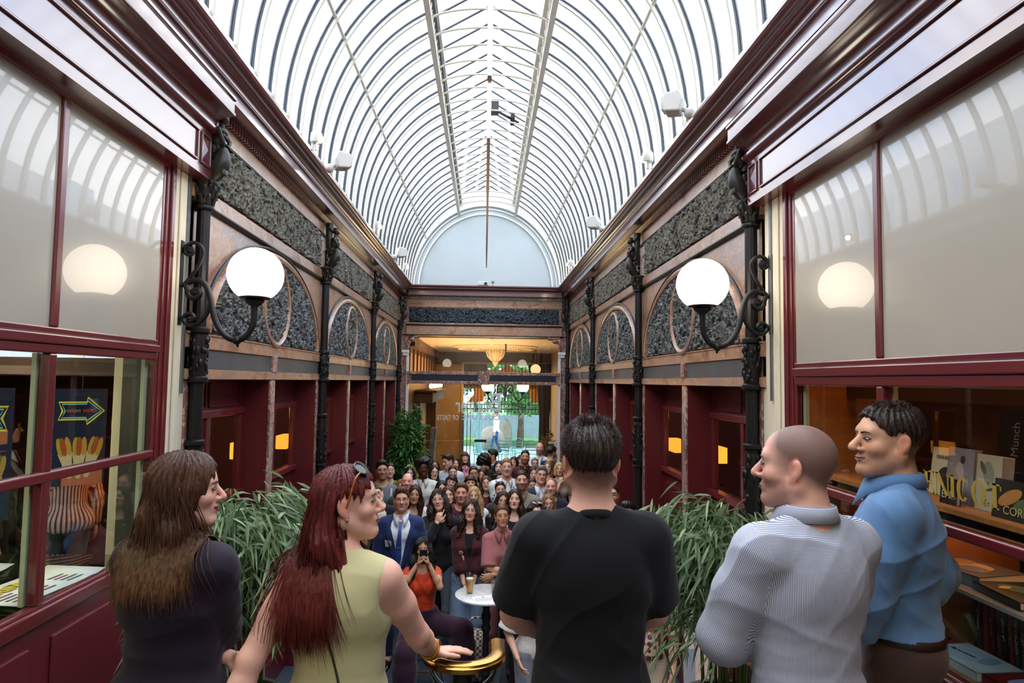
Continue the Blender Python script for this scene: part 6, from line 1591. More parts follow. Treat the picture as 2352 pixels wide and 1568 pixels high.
# ---- clothing builders
def shell(name,mat,ease=.016,sleeve=.55,hem=.90,neck='crew',fold=.0035,ff=1.0,puff=0,seed=0,eyy=None,su=False,deep=None,open_=0,kk=.03):
    def go(F,root,res,k):
        P=F.torso(ease,eyy if eyy is not None else ease)
        for q in(-1,1): P+=F.arm(q,ease+.004,sleeve,kk,True,puff)
        tf=F.tf; R=F.R.T
        P.append(cap(F.neckb+F.R@A(0,-.004,-.05),F.neckb+F.R@A(0,.004,.012),.072+ease*.4,.063+ease*.35,.03))
        if neck=='collar': P.append(cap(F.neckb+F.R@A(0,-.002,-.03),F.neckb+F.R@A(0,.008,.045),.085,.070,.02))
        if neck in('crew','v','scoop','tank','collar'):
            r={'crew':.066,'v':.066,'scoop':.085,'tank':.092,'collar':.058}[neck]; c={'collar':(0,.024,1.552),'scoop':(0,.03,1.475)}.get(neck,(0,.030,1.492))
            P.append(ell(tf(c),(r,r*1.05,.055 if neck!='scoop' else .075),.012,True,R)); P.append(cap(tf((0,-.004,1.585 if neck=='collar' else 1.515)),F.htf((0,0,0)),.056 if neck=='collar' else .058,.07,.008,True))
        if neck in('v','collar') or deep:
            z=deep or (1.33 if neck=='v' else 1.38); P.append(cap(tf((0,.075,1.47)),tf((0,.20,z)),.052 if neck=='v' else .03,.004,.006,True))
        if open_:  # jacket worn open: wedge cut down the front
            z=open_[0]; wd=open_[1]
            for t in np.linspace(0,1,19):
                zz=1.47+(z-1.47)*t; P.append(ell(tf((0,.16,zz)),(max(.006,wd*(1-t)**.8+.008),.14,.045),.008,True,R))
        if neck=='tank':
            for q in(-1,1): P.append(ell(F.S[q]+F.R@A(q*.045,0,-.03),(.052,.10,.10),.012,True,R))
        lo=F.base[2]+hem
        def post(X,d):
            d=d+fold_noise(X,fold,ff,seed)
            Y=(X-F.tf((0,0,hem)))@F.R[:,2]
            return np.maximum(d,-Y)
        v,f=mesh_sdf(P,res*.95,post,1); at={}
        if su:
            X=v; dT=sdf(F.torso(ease),X,.2,.2); u=.155*np.arctan2((X-F.tf((0,0,0)))@F.R[:,0],-((X-F.tf((0,0,0)))@F.R[:,1])+.03); z=((X-F.tf((0,0,0)))@F.R[:,2])
            u=np.where(z>1.355,z,u)
            for q in(-1,1):
                dA=sdf(F.arm(q,ease,sleeve),X,.2,.2); fore=np.linalg.norm(X-F.W[q],axis=1)<np.linalg.norm(X-F.S[q],axis=1)*.8
                def ang(p0,p1,rad):
                    ax=p1-p0; ax=ax/np.linalg.norm(ax); e1=np.cross(ax,A(0,1,.2)); e1/=np.linalg.norm(e1); e2=np.cross(ax,e1); w=X-p0
                    return np.arctan2(w@e2,w@e1)*rad
                ua=np.where(fore,ang(F.E[q],F.W[q],.05),ang(F.S[q],F.E[q],.06)); out=np.abs((X-F.tf((0,0,0)))@F.R[:,0])>(.165 if not F.fem else .14)*(1+.25*((X-F.tf((0,0,0)))@F.R[:,2]<1.2))
                u=np.where((dA<dT-.004)&out,ua,u)
            at={'su':u}
        npmesh(name,v,f,mat,root,True,at)
    return go
def multi(*fs):
    def go(F,root,res,k):
        for f in fs: f(F,root,res,k)
    return go
def front_y(F,x,z,ease):
    pr=F.torso(ease); y=.3
    for _ in range(30): y-=float(sdf(pr,np.array([F.tf((x,y,z))]),.5,.3)[0])*.8
    return y
def patch(name,mat,x,z,w,h,ease,rnd=False,depth=.004):
    """badge or sticker lying on the chest"""
    def go(F,root,res,k):
        y=front_y(F,x,z,ease)+.009; m=MB()
        y2=front_y(F,x+.02,z,ease)+.009; tilt=math.atan2(y2-y,.02); z2=front_y(F,x,z-.02,ease)+.009; tz=math.atan2(z2-y,.02)
        if rnd: m.lathe([(w/2,0),(w/2,depth),(0,depth)],n=18)
        else: m.box(-w/2,w/2,-h/2,h/2,0,depth)
        o=m.build(name,mat,root); X=Vector(F.R@A(math.cos(tilt),math.sin(tilt),0)); Y=Vector(F.R@A(0,-math.sin(tz),math.cos(tz))); o.matrix_local=basis(Vector(F.tf((x,y,z))),-X,Y)
    return go
def drape_strip(name,mat,pts,hw,ease,off=.006,thick=.004):
    """ribbon (tie, lapel, strap) lying on the front: pts (x,z), hw half widths"""
    def go(F,root,res,k):
        m=MB(); V=[];n=len(pts)
        for i,(x,z) in enumerate(pts):
            w=hw[i] if hasattr(hw,'__len__') else hw
            a=Vector(pts[min(i+1,n-1)])-Vector(pts[max(i-1,0)]); a.normalize(); nx,nz=-a.y,a.x
            for s in(-1,1):
                xx,zz=x+nx*w*s,z+nz*w*s; y=front_y(F,xx,zz,ease)
                V.append(F.tf((xx,y+off,zz))); V.append(F.tf((xx,y+off-thick-.004,zz)))
        Fc=[]
        for i in range(n-1):
            b=4*i; Fc+=[(b,b+2,b+6,b+4),(b+1,b+5,b+7,b+3),(b,b+4,b+5,b+1),(b+2,b+3,b+7,b+6)]
        Fc+=[(0,1,3,2),(4*n-4,4*n-2,4*n-1,4*n-3)]
        m.add(V,Fc); m.build(name,mat,root,smooth=True)
    return go
def collar(name,mat,r=.068,h=.036,open_=.5,z=1.455,spread=.035):
    """turned-down shirt collar around the neck"""
    def go(F,root,res,k):
        V=[];Fc=[];n=28; tf=F.tf
        for i in range(n+1):
            a=-PI/2+ (2*PI-open_)*(i/n-.5)+PI/2-PI/2+PI*0
            a=(open_/2)+(2*PI-open_)*i/n+PI/2
            c,s_=math.cos(a),math.sin(a); fr=max(0,s_)   # front share
            zb=z+.012-.03*fr; pts=[(r*1.04,zb-.04),(r*.95,zb+h*.75),(r*.98,zb+h),(r*1.05,zb+h*.92),(r*(1.17+.2*fr),zb+h*.05-.018*fr)]
            edge=max(0,1-min(i,n-i)/3.0); 
            for j,(rr,zz) in enumerate(pts):
                x=rr*c;y=rr*s_*1.02-.012+.026*fr
                if j==4: x+=edge*spread*.5*(1 if c>0 else -1)*.4; zz-=edge*spread; y+=edge*.012
                V.append(tf((x,y,zz)))
        m5=5
        for i in range(n):
            for j in range(m5-1): Fc.append((i*m5+j,(i+1)*m5+j,(i+1)*m5+j+1,i*m5+j+1))
        mb=MB(); mb.add(V,Fc); o=mb.build(name,mat,root,smooth=2); at_=o.data.attributes.new('su','FLOAT','POINT'); at_.data.foreach_set('value',[v[2] for v in V]); so=o.modifiers.new('s','SOLIDIFY'); so.thickness=.003
    return go
NCROWD=99
# ------------------------------------------------------------------ the audience on the lower floor
def C_(c): return cloth('cloth_'+c.strip('#'),c)
def tee(c,neck='crew',**k): return shell('t_shirt',C_(c) if isinstance(c,str) else c,.017,.62,.88,neck,**k)
def swe(c,neck='crew',**k): return shell('sweater',C_(c) if isinstance(c,str) else c,.021,1.92,.87,neck,**k)
def shirt(c,sl=1.92,**k):
    m=C_(c) if isinstance(c,str) else c
    return multi(shell('shirt',m,.018,sl,.87,'collar',**k),collar('collar',m))
def jacket(c,inner,nm='jacket',open_=(.98,.085),ease=.026,hem=.82): return multi(inner,shell(nm,C_(c) if isinstance(c,str) else c,ease,1.93,hem,'crew',open_=open_,puff=.004))
def inner(c,neck='scoop'): return shell('top',C_(c) if isinstance(c,str) else c,.015,.3,.87,neck)
M_LEATHER=pm('black_leather','#17181b',.32,bump=.5,bs=22,bd=.004,var=.2)
def sunspecs(mat='#111111'):
    def go(F,root,res,k):
        m=MB(); T=F.htf
        for s in(-1,1):
            pts=[T((s*.036+.027*math.cos(2*PI*i/14),.075+.012*math.sin(2*PI*i/14),.128-.02*abs(math.sin(PI*i/14)))) for i in range(14)]
            V=[tuple(p) for p in pts]+[tuple(T((s*.036,.08,.132)))]; m.add(V,[(i,(i+1)%14,14) for i in range(14)])
            m.tube(pts,.0025,5,0,True); m.tube([T((s*.062,.07,.118)),T((s*.088,.01,.07)),T((s*.086,-.02,.02))],.002,5)
        m.build('sunglasses',pm('sunglass_'+mat.strip('#'),mat,.15),root)
    return go
def earrings(F,root,res,k):
    for s in(-1,1):
        m=MB(); p=F.htf((s*.080,-.008,-.052)); m.ball(p,(.007,.007,.011),8,6); m.build('earring',M_GOLD,root,smooth=True)
def strap(x0,x1,mat='#1a1a1c',w=.012,ease=.022): return drape_strip('strap',C_(mat),[(x0+(x1-x0)*t,1.44-.42*t) for t in np.linspace(0,1,9)],w,ease,.010)
BADGE=patch('name_badge',M_PAPER,.075,1.24,.075,.055,.03)
CL=dict(handL=(-.03,.20,.87),handR=(.03,.225,.86))
CR=dict(handL=(.10,.19,1.09),handR=(-.10,.215,1.12),poleL=(-1,.1,-.6),poleR=(1,.1,-.6),palmL=(0,-1,0),palmR=(0,-1,0),hkL=dict(curl=.5),hkR=dict(curl=.5))
PK=dict(handL=(-.17,.10,.90),handR=(.17,.10,.90))
MO=dict(handR=(.02,.155,1.43),poleR=(.6,.2,-1),hdirR=(-.25,-.1,1),palmR=(-.4,-1,0),hkR=dict(curl=.8,fing=[.1,.9,1,1]))
DR=dict(handR=(.13,.28,1.13),poleR=(.5,-.3,-1),hdirR=(-.4,1,.05),palmR=(-1,-.2,0),hkR=dict(curl=.7))
M_FLOR=pattern('bright_floral','#d98aa0',['#3fae9c','#e0607f','#4aa0c8','#e7c85a'],34)
M_LEAFP=pattern('leaf_print','#d5d9da',['#3b4a58','#6d8aa0','#8aa06a','#d5d9da','#d5d9da'],22)
M_PLAID=pattern('red_plaid','#3a1c22',['#8e2230','#2b1a2a','#b24a50'],40)
M_NAVYF=pattern('navy_floral','#14161f',['#d8d2c4','#14161f','#14161f','#b8a98a'],16)
# px-derived standing places: (x, y, height, sex, label, options)
CROWD=[
(-1.404,8.919,1.904,'m','man in grey t-shirt with backpack straps, black side-swept hair and glasses',dict(hair='black',style='quiff',skin='tan',glasses='black',beard=.6,top=multi(tee('#63666b'),strap(-.12,-.13,'#b9b4a8')),tilt=-.1,hroll=.15,mouth='s')),
(-1.417,10.063,1.733,'f','woman in open green cardigan with dark tied-back hair and small earrings',dict(hair='dark',style='bun',top=jacket('#3c7a2c',inner('#8f9a82')),extras=(earrings,))),
(-1.163,10.447,1.627,'f','woman with long black hair peeking behind the bald bearded man',dict(hair='black',style='long',skin='fair',top=swe('#17171b'),head='f3')),
(-.995,8.697,1.775,'m','bald man with short ginger beard and dark green jacket',dict(style='bald',hair='ginger',beard=.75,bcol=(.55,.33,.22),skin='rosy',head='m3',girth=1.08,top=jacket('#2e3833',inner('#222428','crew')))),
(-.873,9.669,1.83,'m','man with big black afro and cream textured short-sleeved shirt',dict(hair='black',style='afro',skin='dark',top=multi(shirt(stripes('cream_rib','#d9d8cf','#c4c2b8',45,.5),.85,su=True),strap(.1,.12,'#55585a',.008)),beard=.3)),
(-.763,10.116,1.692,'f','woman with black-framed glasses, long black hair and black top',dict(hair='black',style='longback',glasses='black',skin='fair',mouth='s',top=swe('#141416'),hyaw=.2)),
(-.824,11.291,1.638,'f','woman with dark hair half hidden behind the woman in black-framed glasses',dict(hair='dark',style='long',skin='tan',top=tee('#8d8f95'),head='f2')),
(-.542,10.927,1.79,'m','man in pale t-shirt looking aside, sunglasses pushed up on dark hair',dict(hair='dark',style='crop',top=tee('#b9c3cc'),hyaw=-.9,hpitch=-.2,extras=(sunspecs(),))),
(-.49,11.609,1.636,'f','woman with long dark hair and mustard sweater, hand at her mouth',dict(hair='dark',style='longwavy',top=swe('#a5651e'),head='f3',**MO)),
(-.47,10.469,1.65,'f','woman in bright green top with smooth dark tied hair',dict(hair='dark',style='bun',skin='fair',top=multi(tee('#1f9a5a'),strap(.1,.08)),hroll=.08)),
(-.34,12.36,1.66,'f','woman with blunt brown bangs and bright floral shirt at the back',dict(hair='brown',style='fringe',skin='pale',top=shirt(M_FLOR,.9),**DR)),
(-.474,9.429,1.66,'f','woman with clear-framed glasses and wavy dark fringe, smiling',dict(hair='dark',style='fringe',glasses='clear',mouth='s',top=swe('#2a2b30'),hroll=-.2,head='f2')),
(-1.221,8.296,1.69,'f','woman tilting her head, black hair tied back, thin dark glasses, black jacket',dict(hair='black',style='bun',glasses='black',skin='pale',top=jacket('#131416',inner('#d6cfc6')),hroll=.3,tilt=.08,extras=(earrings,))),
(-1.148,9.301,1.6,'f','woman with copper blond hair partly hidden by the man in the blue suit',dict(hair='ginger',style='bob',glasses='brown',top=jacket('#cfcfcb',inner('#e4e4e0')))),
(-.832,8.034,1.723,'f','woman in white sherpa jacket over red top, dark brown hair',dict(hair='dark',style='long',skin='tan',mouth='s',head='f3',top=jacket(pm('sherpa_fleece','#d8d3c4',.95,bump=1,bs=140,bd=.006,sheen=.4),inner('#b3202c'),ease=.045,open_=(1.0,.07)),extras=(strap(.14,.16,'#1b1b1b',.012,.055),))),
(-.555,8.836,1.659,'f','woman with black hair and red top behind the laughing woman',dict(hair='black',style='long',top=swe('#a3263f'))),
(-.404,8.196,1.69,'f','woman with brown bob and pink top beside the man in maroon t-shirt',dict(hair='brown',style='bob',skin='pale',top=swe('#c2455e'),hroll=.12,lip=M_LIPR)),
(-.126,9.902,1.719,'f','woman with tied dark hair and dark glasses in the middle of the crowd',dict(hair='dark',style='tied',glasses='black',skin='tan',top=swe('#3b3a3f'),hroll=.1)),
(.005,10.5,1.623,'f','woman in white top with long dark hair, face turned down to her side',dict(hair='dark',style='long',top=tee('#d6d6d3'),hyaw=-.5,hpitch=-.1)),
(-.164,9.088,1.694,'f','woman with thick dark fringe and short bob behind the curly blonde',dict(hair='dark',style='fringe',mouth='s',skin='fair',top=swe('#2d2a2e'),head='f2')),
(.05,9.503,1.63,'f','woman with rimless glasses, long brown hair, black cardigan over dark red',dict(hair='brown',style='long',glasses='gold',top=multi(jacket('#101114',inner('#6d1524','crew'),open_=(.95,.05)),patch('round_badge',pm('pink_badge','#cf7aa8',.4),.09,1.22,.05,.05,.04,True)))),
(-.106,8.509,1.632,'f','smiling woman with curly blond hair and white top',dict(hair='blond',style='longwavy',mouth='s',skin='pale',top=swe('#d9d9d9'))),
(.011,11.259,1.759,'m','person with dark curly hair seen from behind near the glass doors',dict(hair='black',style='curly',top=swe('#1d1e22'),turn=PI)),
(.195,12.175,1.728,'m','man in dark glasses and navy jacket in profile near the glass doors',dict(hair='black',style='crop',glasses='black',skin='tan',top=jacket('#232c3f',shirt('#9fb6d6')),turn=-1.3)),
(.075,11.714,1.596,'f','woman with long black hair leaning her head in the back rows',dict(hair='black',style='long',skin='tan',top=swe('#1a1a1e'),hroll=.15)),
(.247,10.862,1.681,'f','pale woman with long black hair next to the blond man in glasses',dict(hair='black',style='long',skin='pale',top=swe('#202227'),head='f2')),
(.33,9.33,1.905,'m','tall blond man with glasses and leaf-print shirt over striped top',dict(hair='light',style='short',glasses='clear',skin='rosy',mouth='s',head='m3',girth=1.06,top=multi(shell('striped_top',stripes('navy_stripe','#d8dbe0','#22304f',26,.5),.014,.4,.87,'crew',su=False),jacket(M_LEAFP,lambda *a:None,'shirt',(.9,.07),.026),collar('collar',M_LEAFP)))),
(.553,11.886,1.634,'f','dark-haired woman in the back row beside the woman with brown fringe',dict(hair='dark',style='bob',skin='fair',top=swe('#4a4b52'),hyaw=-.3)),
(.702,12.515,1.596,'f','woman with long brown fringe and pale blue shirt in the back row',dict(hair='brown',style='longfringe',skin='fair',top=shirt('#b4c4d8'))),
(.725,11.46,1.798,'m','bearded man in dark red plaid shirt near the glass doors',dict(hair='black',style='short',skin='tan',beard=.7,top=shirt(M_PLAID))),
(.946,12.125,1.586,'f','person in blue-lensed glasses with hair scraped back, in the back row',dict(hair='grey',style='bun',glasses='brown',skin='fair',top=swe('#3d4a58'))),
(1.117,13.027,1.79,'m','bald bearded man in white shirt standing right by the glass doors',dict(style='bald',hair='dark',beard=.7,skin='rosy',glasses='clear',top=shirt('#d9dfe6'))),
(1.275,12.55,1.762,'m','man with dark hair and beard in navy sweater, turned to the bald man',dict(hair='dark',style='crop',beard=.8,top=swe('#151a2a'),turn=2.4)),
(1.11,11.172,1.652,'f','smiling woman with light brown hair and black scoop top',dict(hair='light',style='longback',mouth='s',skin='pale',top=swe('#17181c','scoop'),hyaw=-.3)),
(1.245,10.732,1.68,'f','woman with blond bob and beige top, thin black strap, hand at her lips',dict(hair='blond',style='bob',skin='fair',top=multi(tee('#a58d7c'),strap(.12,-.1,'#18181a',.005)),**MO)),
(.776,10.28,1.66,'f','woman with dark hair glimpsed behind the man in the slate blazer',dict(hair='dark',style='longback',top=swe('#222'+'428'))),
(.787,9.037,1.831,'m','man with tousled grey-brown hair, glasses and slate blazer over white shirt',dict(hair='grey',style='quiff',glasses='black',skin='rosy',head='m2',top=jacket('#222b38',shirt('#cfd5dc'),'blazer',(.95,.07)),hroll=-.08)),
(.712,9.492,1.6,'f','woman with dark tied hair just behind the bearded man in taupe',dict(hair='dark',style='tied',skin='tan',top=swe('#30202e'))),
(.237,10.131,1.61,'f','woman with black curly bob and round glasses',dict(hair='black',style='curly',glasses='gold',skin='fair',top=swe('#2a2d33'))),
(.494,8.372,1.865,'m','bearded man in taupe button shirt with white badge and sunglasses at the collar',dict(hair='dark',style='short',beard=.8,skin='rosy',mouth='s',girth=1.05,top=multi(shirt('#857b70'),patch('name_badge',M_PAPER,.10,1.25,.07,.06,.022),drape_strip('sunglasses',M_BLACK,[(.02,1.33),(.03,1.26),(.045,1.2)],.014,.02,.014)))),
(.239,8.752,1.664,'f','woman with sunglasses on smooth dark hair behind the woman in cream jacket',dict(hair='black',style='bun',skin='fair',top=swe('#2b2c30'),extras=(sunspecs('#2b1d12'),earrings))),
(.9,8.588,1.742,'m','man with ginger-grey crop and navy t-shirt, stern face',dict(hair='ginger',style='buzz',beard=.45,bcol=(.6,.42,.32),skin='rosy',head='m3',girth=1.1,top=tee('#141b33'))),
(.795,7.862,1.656,'f','woman with glasses, ash brown hair and mustard blouse, hand at her chin',dict(hair='light',style='bob',glasses='black',mouth='n',skin='rosy',top=swe('#7d6a24'),**MO)),
(.227,8.001,1.663,'f','woman with glasses, long wavy brown hair and black leather jacket over the cream sleeve',dict(hair='dark',style='longwavy',glasses='gold',mouth='s',skin='fair',top=jacket(M_LEATHER,inner('#9fb0c6')),hroll=-.12)),
(.363,7.564,1.761,'f','woman with red lipstick and navy floral jacket holding a small beer',dict(hair='dark',style='long',lip=M_LIPR,skin='pale',top=jacket(M_NAVYF,inner('#191a20')),tag='drink',**DR)),
(.204,6.787,1.733,'f','woman in dusty rose short-sleeved shirt dress, brown hair pulled back',dict(hair='brown',style='tied',skin='tan',head='f3',top=multi(shell('shirt_dress',C_('#9c5f5f'),.024,.95,.62,'collar',puff=.02),collar('collar',C_('#9c5f5f'))),bottom=('skirt_rose','#9c5f5f'),**CR)),
(.578,7.158,1.689,'f','woman with curly black hair, sunglasses on top, grey blazer over blue shirt',dict(hair='wig',style='curly',skin='pale',mouth='s',head='f2',top=jacket('#5a5650',shirt('#7fa6d8'),'blazer'),extras=(sunspecs('#c8c4a8'),),whandL=(-.02,6.9,1.12),hkL=dict(curl=.5))),
(1.098,7.509,1.824,'m','man in blue denim jacket mostly hidden behind the man in black t-shirt',dict(hair='brown',style='short',skin='rosy',top=jacket('#3d4f68',tee('#8a8f95')))),
(1.37,6.958,1.93,'m','man in glasses, dark beard and pale blue shirt beside the dark iron column',dict(hair='dark',style='short',glasses='black',beard=.7,skin='fair',top=shirt('#9db8d8'))),
(1.58,8.11,1.62,'f','woman whose eyes just show above the dark-haired man by the column',dict(hair='brown',style='bun',skin='pale',top=swe('#39404a'),tilt=.18)),
(1.38,6.2,1.87,'m','man with short black hair, moustache and shirt beside the column at the audience edge',dict(hair='black',style='quiff',skin='olive',beard=.6,moustache=True,top=jacket('#1b1e26',shirt('#a9bfe0')))),
]
ROOTS={}
def add_person(x,y,H,sex,label,o,res=None,grp='audience standing on the lower floor'):
    o=dict(o); tn=o.pop('turn',None); o.pop('tag',None)
    to=math.atan2(-(.25-x),(1.6-y)); h=abs(hash(label))%1000/1000.0
    rg=random.Random(label); 
    if tn is None: face=to+rg.uniform(-.22,.22); o['hyaw']=o.get('hyaw',0)+(to-face)+rg.uniform(-.12,.12); o.setdefault('hpitch',.10+rg.uniform(-.05,.06))
    else: face=to+tn
    o.setdefault('hroll',rg.uniform(-.07,.07)); o.setdefault('lean',.02); o.setdefault('seed',rg.uniform(0,6))
    if 'handL' not in o and 'handR' not in o and 'whandL' not in o: o.update(rg.choice([CL,CL,PK,CL,CR]))
    if 'bottom' not in o: o['bottom']=rg.choice([('cloth_dark','#23242a'),('jeans','#5f7690'),('cloth_navy','#1e2433'),('cloth_taupe','#6a6055')])
    if sex=='f' and 'head' not in o: o['head']=rg.choice(['f1','f2','f3'])
    if sex=='m' and 'head' not in o: o['head']=rg.choice(['m1','m2','m3'])
    o.setdefault('hs',.93 if sex=='m' else .91); o.setdefault('shw',.93); o.setdefault('arm',.92); o['girth']=o.get('girth',1.0)*.94
    if res is None: res=.0075 if y<9.2 else .009
    return person((x,y,0),face,label,H=H,sex=sex,res=res,group=grp,**o)
for x,y,H,sex,label,o in CROWD[:NCROWD]:
    r,F=add_person(x,y,H,sex,label,o)
    ROOTS[label]=(r,F)
# ------------------------------------------------------------------ audience members in plain view at the front
M_SUIT=cloth('suit_blue','#1c2c58',.8); M_SHW=cloth('shirt_white','#dfe1e6'); M_TIE=pm('tie_blue','#1d3f86',.45,sheen=.2)
def lapels(mat,z0=1.43,z1=1.02,ease=.036):
    def go(F,root,res,k):
        for s in(-1,1):
            drape_strip('lapel',mat,[(s*(.105*(1-t)**.8+.022),z0+(z1-z0)*t) for t in np.linspace(0,1,10)],[.014+.016*math.sin(PI*min(1,t*1.1)) for t in np.linspace(0,1,10)],ease,.016)(F,root,res,k)
    return go
def tie(F,root,res,k):
    drape_strip('tie',M_TIE,[(.002*i,1.435-.035*i) for i in range(13)],[.014,.017,.015,.017,.020,.023,.026,.029,.031,.033,.034,.03,.012],.016,.014)(F,root,res,k)
    drape_strip('tie_clip',M_STEEL,[(-.02,1.19),(.03,1.19)],.004,.016,.02)(F,root,res,k)
fr_='front row of the audience'
person((-.865,7.112,0),PI+.08,'man in blue suit and tie with short brown hair, beard and glasses',H=1.835,sex='m',hs=.94,shw=.93,arm=.92,hair='brown',style='quiff',skin='rosy',glasses='black',beard=.5,bcol=(.42,.28,.2),girth=1.0,res=.006,group=fr_,hyaw=.05,hpitch=.1,seed=1,bottom=('suit_blue2','#1a2950'),
  top=multi(shell('shirt',M_SHW,.012,1.93,.93,'collar'),collar('collar',M_SHW,.07,.036,.5),tie,shell('suit_jacket',M_SUIT,.024,1.9,.80,'crew',open_=(1.0,.125)),lapels(M_SUIT),patch('name_badge',M_PAPER,.115,1.23,.07,.07,.036)))
person((-.474,7.41,0),PI+.05,'laughing woman in black sweater with fingers raised to her open mouth',H=1.78,sex='f',hs=.92,shw=.95,arm=.92,hair='dark',style='longwavy',skin='fair',glasses='clear',mouth='o',res=.006,group=fr_,hyaw=-.1,hpitch=.12,hroll=.12,seed=2,head='f2',bottom=('jeans_grey','#5b6875'),
  top=swe('#141417','scoop'),extras=(earrings,),**MO)
r20,F20=person((-.249,7.786,0),PI-.02,'bearded man in maroon t-shirt with yellow lettering',H=1.792,sex='m',hs=.94,shw=.93,arm=.92,hair='brown',style='crop',skin='rosy',beard=.55,bcol=(.4,.28,.2),res=.006,group=fr_,hpitch=.08,seed=3,head='m2',bottom=('jeans_dark','#39465a'),top=tee('#4a1730'))
def chest_text(F,root,body,x,z,size,mat,ease):
    y=front_y(F,x,z,ease)+.012; text_mesh('lettering',body,size,mat,root,.001,'CENTER',0,.002,M=basis(Vector(F.tf((x,y,z))),Vector(F.R@A(-1,0,0)),Vector(F.R@A(0,.12,1))))
chest_text(F20,r20,'SUNN',.045,1.30,.055,M_GOLD,.018)
r52,F52=person((-.131,7.103,0),PI-.03,'woman in burgundy cardigan and blue jeans with long brown hair, hands clasped',H=1.72,sex='f',hs=.92,shw=.95,arm=.92,hair='dark',style='longwavy',skin='fair',glasses='gold',mouth='s',res=.0055,group=fr_,hyaw=-.05,hpitch=.1,hroll=-.06,seed=4,head='f2',flare=.05,bease=.012,bottom=cloth('light_jeans','#6f87a3'),waist=1.02,
  handL=(-.035,.19,.80),handR=(.02,.21,.775),hkL=dict(curl=.35),hkR=dict(curl=.35),hdirL=(.55,.25,-1),hdirR=(-.55,.2,-1),
  top=multi(shell('top',C_('#121315'),.012,.2,.93,'scoop'),shell('cardigan',cloth('cardigan_knit','#451a1f',bs=260,bd=.0012,bump=.5),.024,1.45,.90,'crew',puff=.016,open_=(1.17,.055)),
   patch('round_badge',pm('pink_white_badge','#dcb9cf',.4),.085,1.225,.052,.052,.028,True),patch('name_badge',M_PAPER,.085,1.165,.085,.05,.028),drape_strip('cardigan_placket',cloth('cardigan_knit','#451a1f'),[(.0,1.17),(.005,1.05),(0,.93)],.007,.024,.008)))
# seated woman filming with a phone
SEAT=.60
r53,F53=person((-.585,6.62,0),PI+.12,'seated woman in orange top and purple trousers filming with a phone',H=1.68,sex='f',hs=.92,shw=.95,arm=.92,hair='black',style='longwavy',skin='tan',res=.0055,group=fr_,hpitch=.05,seed=5,head='f1',seat=SEAT/.96,
  footL=(-.42,.30,.24),footR=(.16,.42,.08),kneeL=(-1,.9,.5),kneeR=(.2,1,.6),flare=.05,bease=.02,bottom=cloth('purple_trousers','#33182b',vs=4),legend=.97,
  handL=(-.055,.24,1.55),handR=(.055,.24,1.55),poleL=(-.5,.3,-1),poleR=(.7,.3,-1),hdirL=(.3,.15,1),hdirR=(-.3,.15,1),palmL=(1,-.1,-.2),palmR=(-1,-.1,-.2),hkL=dict(curl=.75,thumb=.9),hkR=dict(curl=.75,thumb=.9),
  top=multi(shell('cowl_top',cloth('orange_jersey','#d23d14',rough=.6,vs=3),.013,.42,1.0,'scoop',fold=.007,ff=.8,seed=3)),waist=1.05)
p=F53.world(A(0,.275,1.63)+F53.base); ph=empty('smartphone',p,PI+.12); ph.rotation_euler=(R_(-12),0,PI+.12)
m=MB(); m.box(-.037,.037,-.005,.005,-.075,.075); m.build('case',pm('phone_case','#15161a',.3),ph,bevel=.004)
m=MB(); m.box(-.030,.012,.005,.009,.028,.07); m.build('camera_bump',pm('phone_bump','#22242a',.2),ph,bevel=.003)
for cx,cz in((-.020,.060),(-.020,.040),(-.001,.050)):
    m=MB(); m.lathe([(.0075,0),(.0075,.003),(.005,.0035)],n=14); o=m.build('lens',pm('lens_glass','#07080b',.05),ph); o.location=(cx,.009,cz); o.rotation_euler=(-PI/2,0,0)
tag(ph,'black smartphone held up by the seated woman in orange','phone')
st=tag(empty('wooden_stool',(-.585,6.62,0)),'wooden stool under the seated woman in orange','stool')
m=MB(); m.lathe([(.17,SEAT-.10),(.18,SEAT-.085),(.17,SEAT-.07)],n=24); m.build('seat',M_WOOD,st,bevel=.004)
for k_ in range(4):
    a=PI/4+PI/2*k_; m=MB(); m.tube([(.12*math.cos(a),.12*math.sin(a),SEAT-.1),(.21*math.cos(a),.21*math.sin(a),0)],.016,8); m.build('leg',M_WOOD,st,smooth=True)
m=MB(); m.tube([(.19*math.cos(PI/4+PI/2*i),.19*math.sin(PI/4+PI/2*i),.2) for i in range(4)],.01,8,0,True); m.build('foot_ring',M_WOOD,st)
person((.415,6.46,0),PI-.1,'woman in black leather jacket with long straight black hair and clear glasses',H=1.53,sex='f',hs=.92,shw=.95,arm=.92,hair='black',style='long',skin='fair',glasses='clear',mouth='s',res=.006,group=fr_,hyaw=.25,hpitch=.12,seed=6,head='f2',top=jacket(M_LEATHER,inner('#222328'),open_=(1.0,.05)))
M_LACE=pattern('white_lace','#d9d7d2',['#f2f0ec','#cfcac2'],120,.7)
person((.43,5.35,0),PI+.35,'woman in white lace blouse and grey trousers hidden behind the man in black',H=1.60,sex='f',hs=.92,shw=.95,arm=.92,hair='brown',style='long',skin='fair',res=.007,group=fr_,hyaw=-.2,seed=7,top=shell('lace_blouse',M_LACE,.022,.95,.86,'scoop',puff=.03),bottom=cloth('grey_slacks','#868b95'),flare=.02,bease=.01,handL=(-.2,.2,.92),handR=(.22,.16,.95))
M_REDFL=pattern('red_flower_print','#d8cdb8',['#a8222f','#c23a3f','#c98a3a','#d8cdb8','#8c2a52'],22,.8,.7)
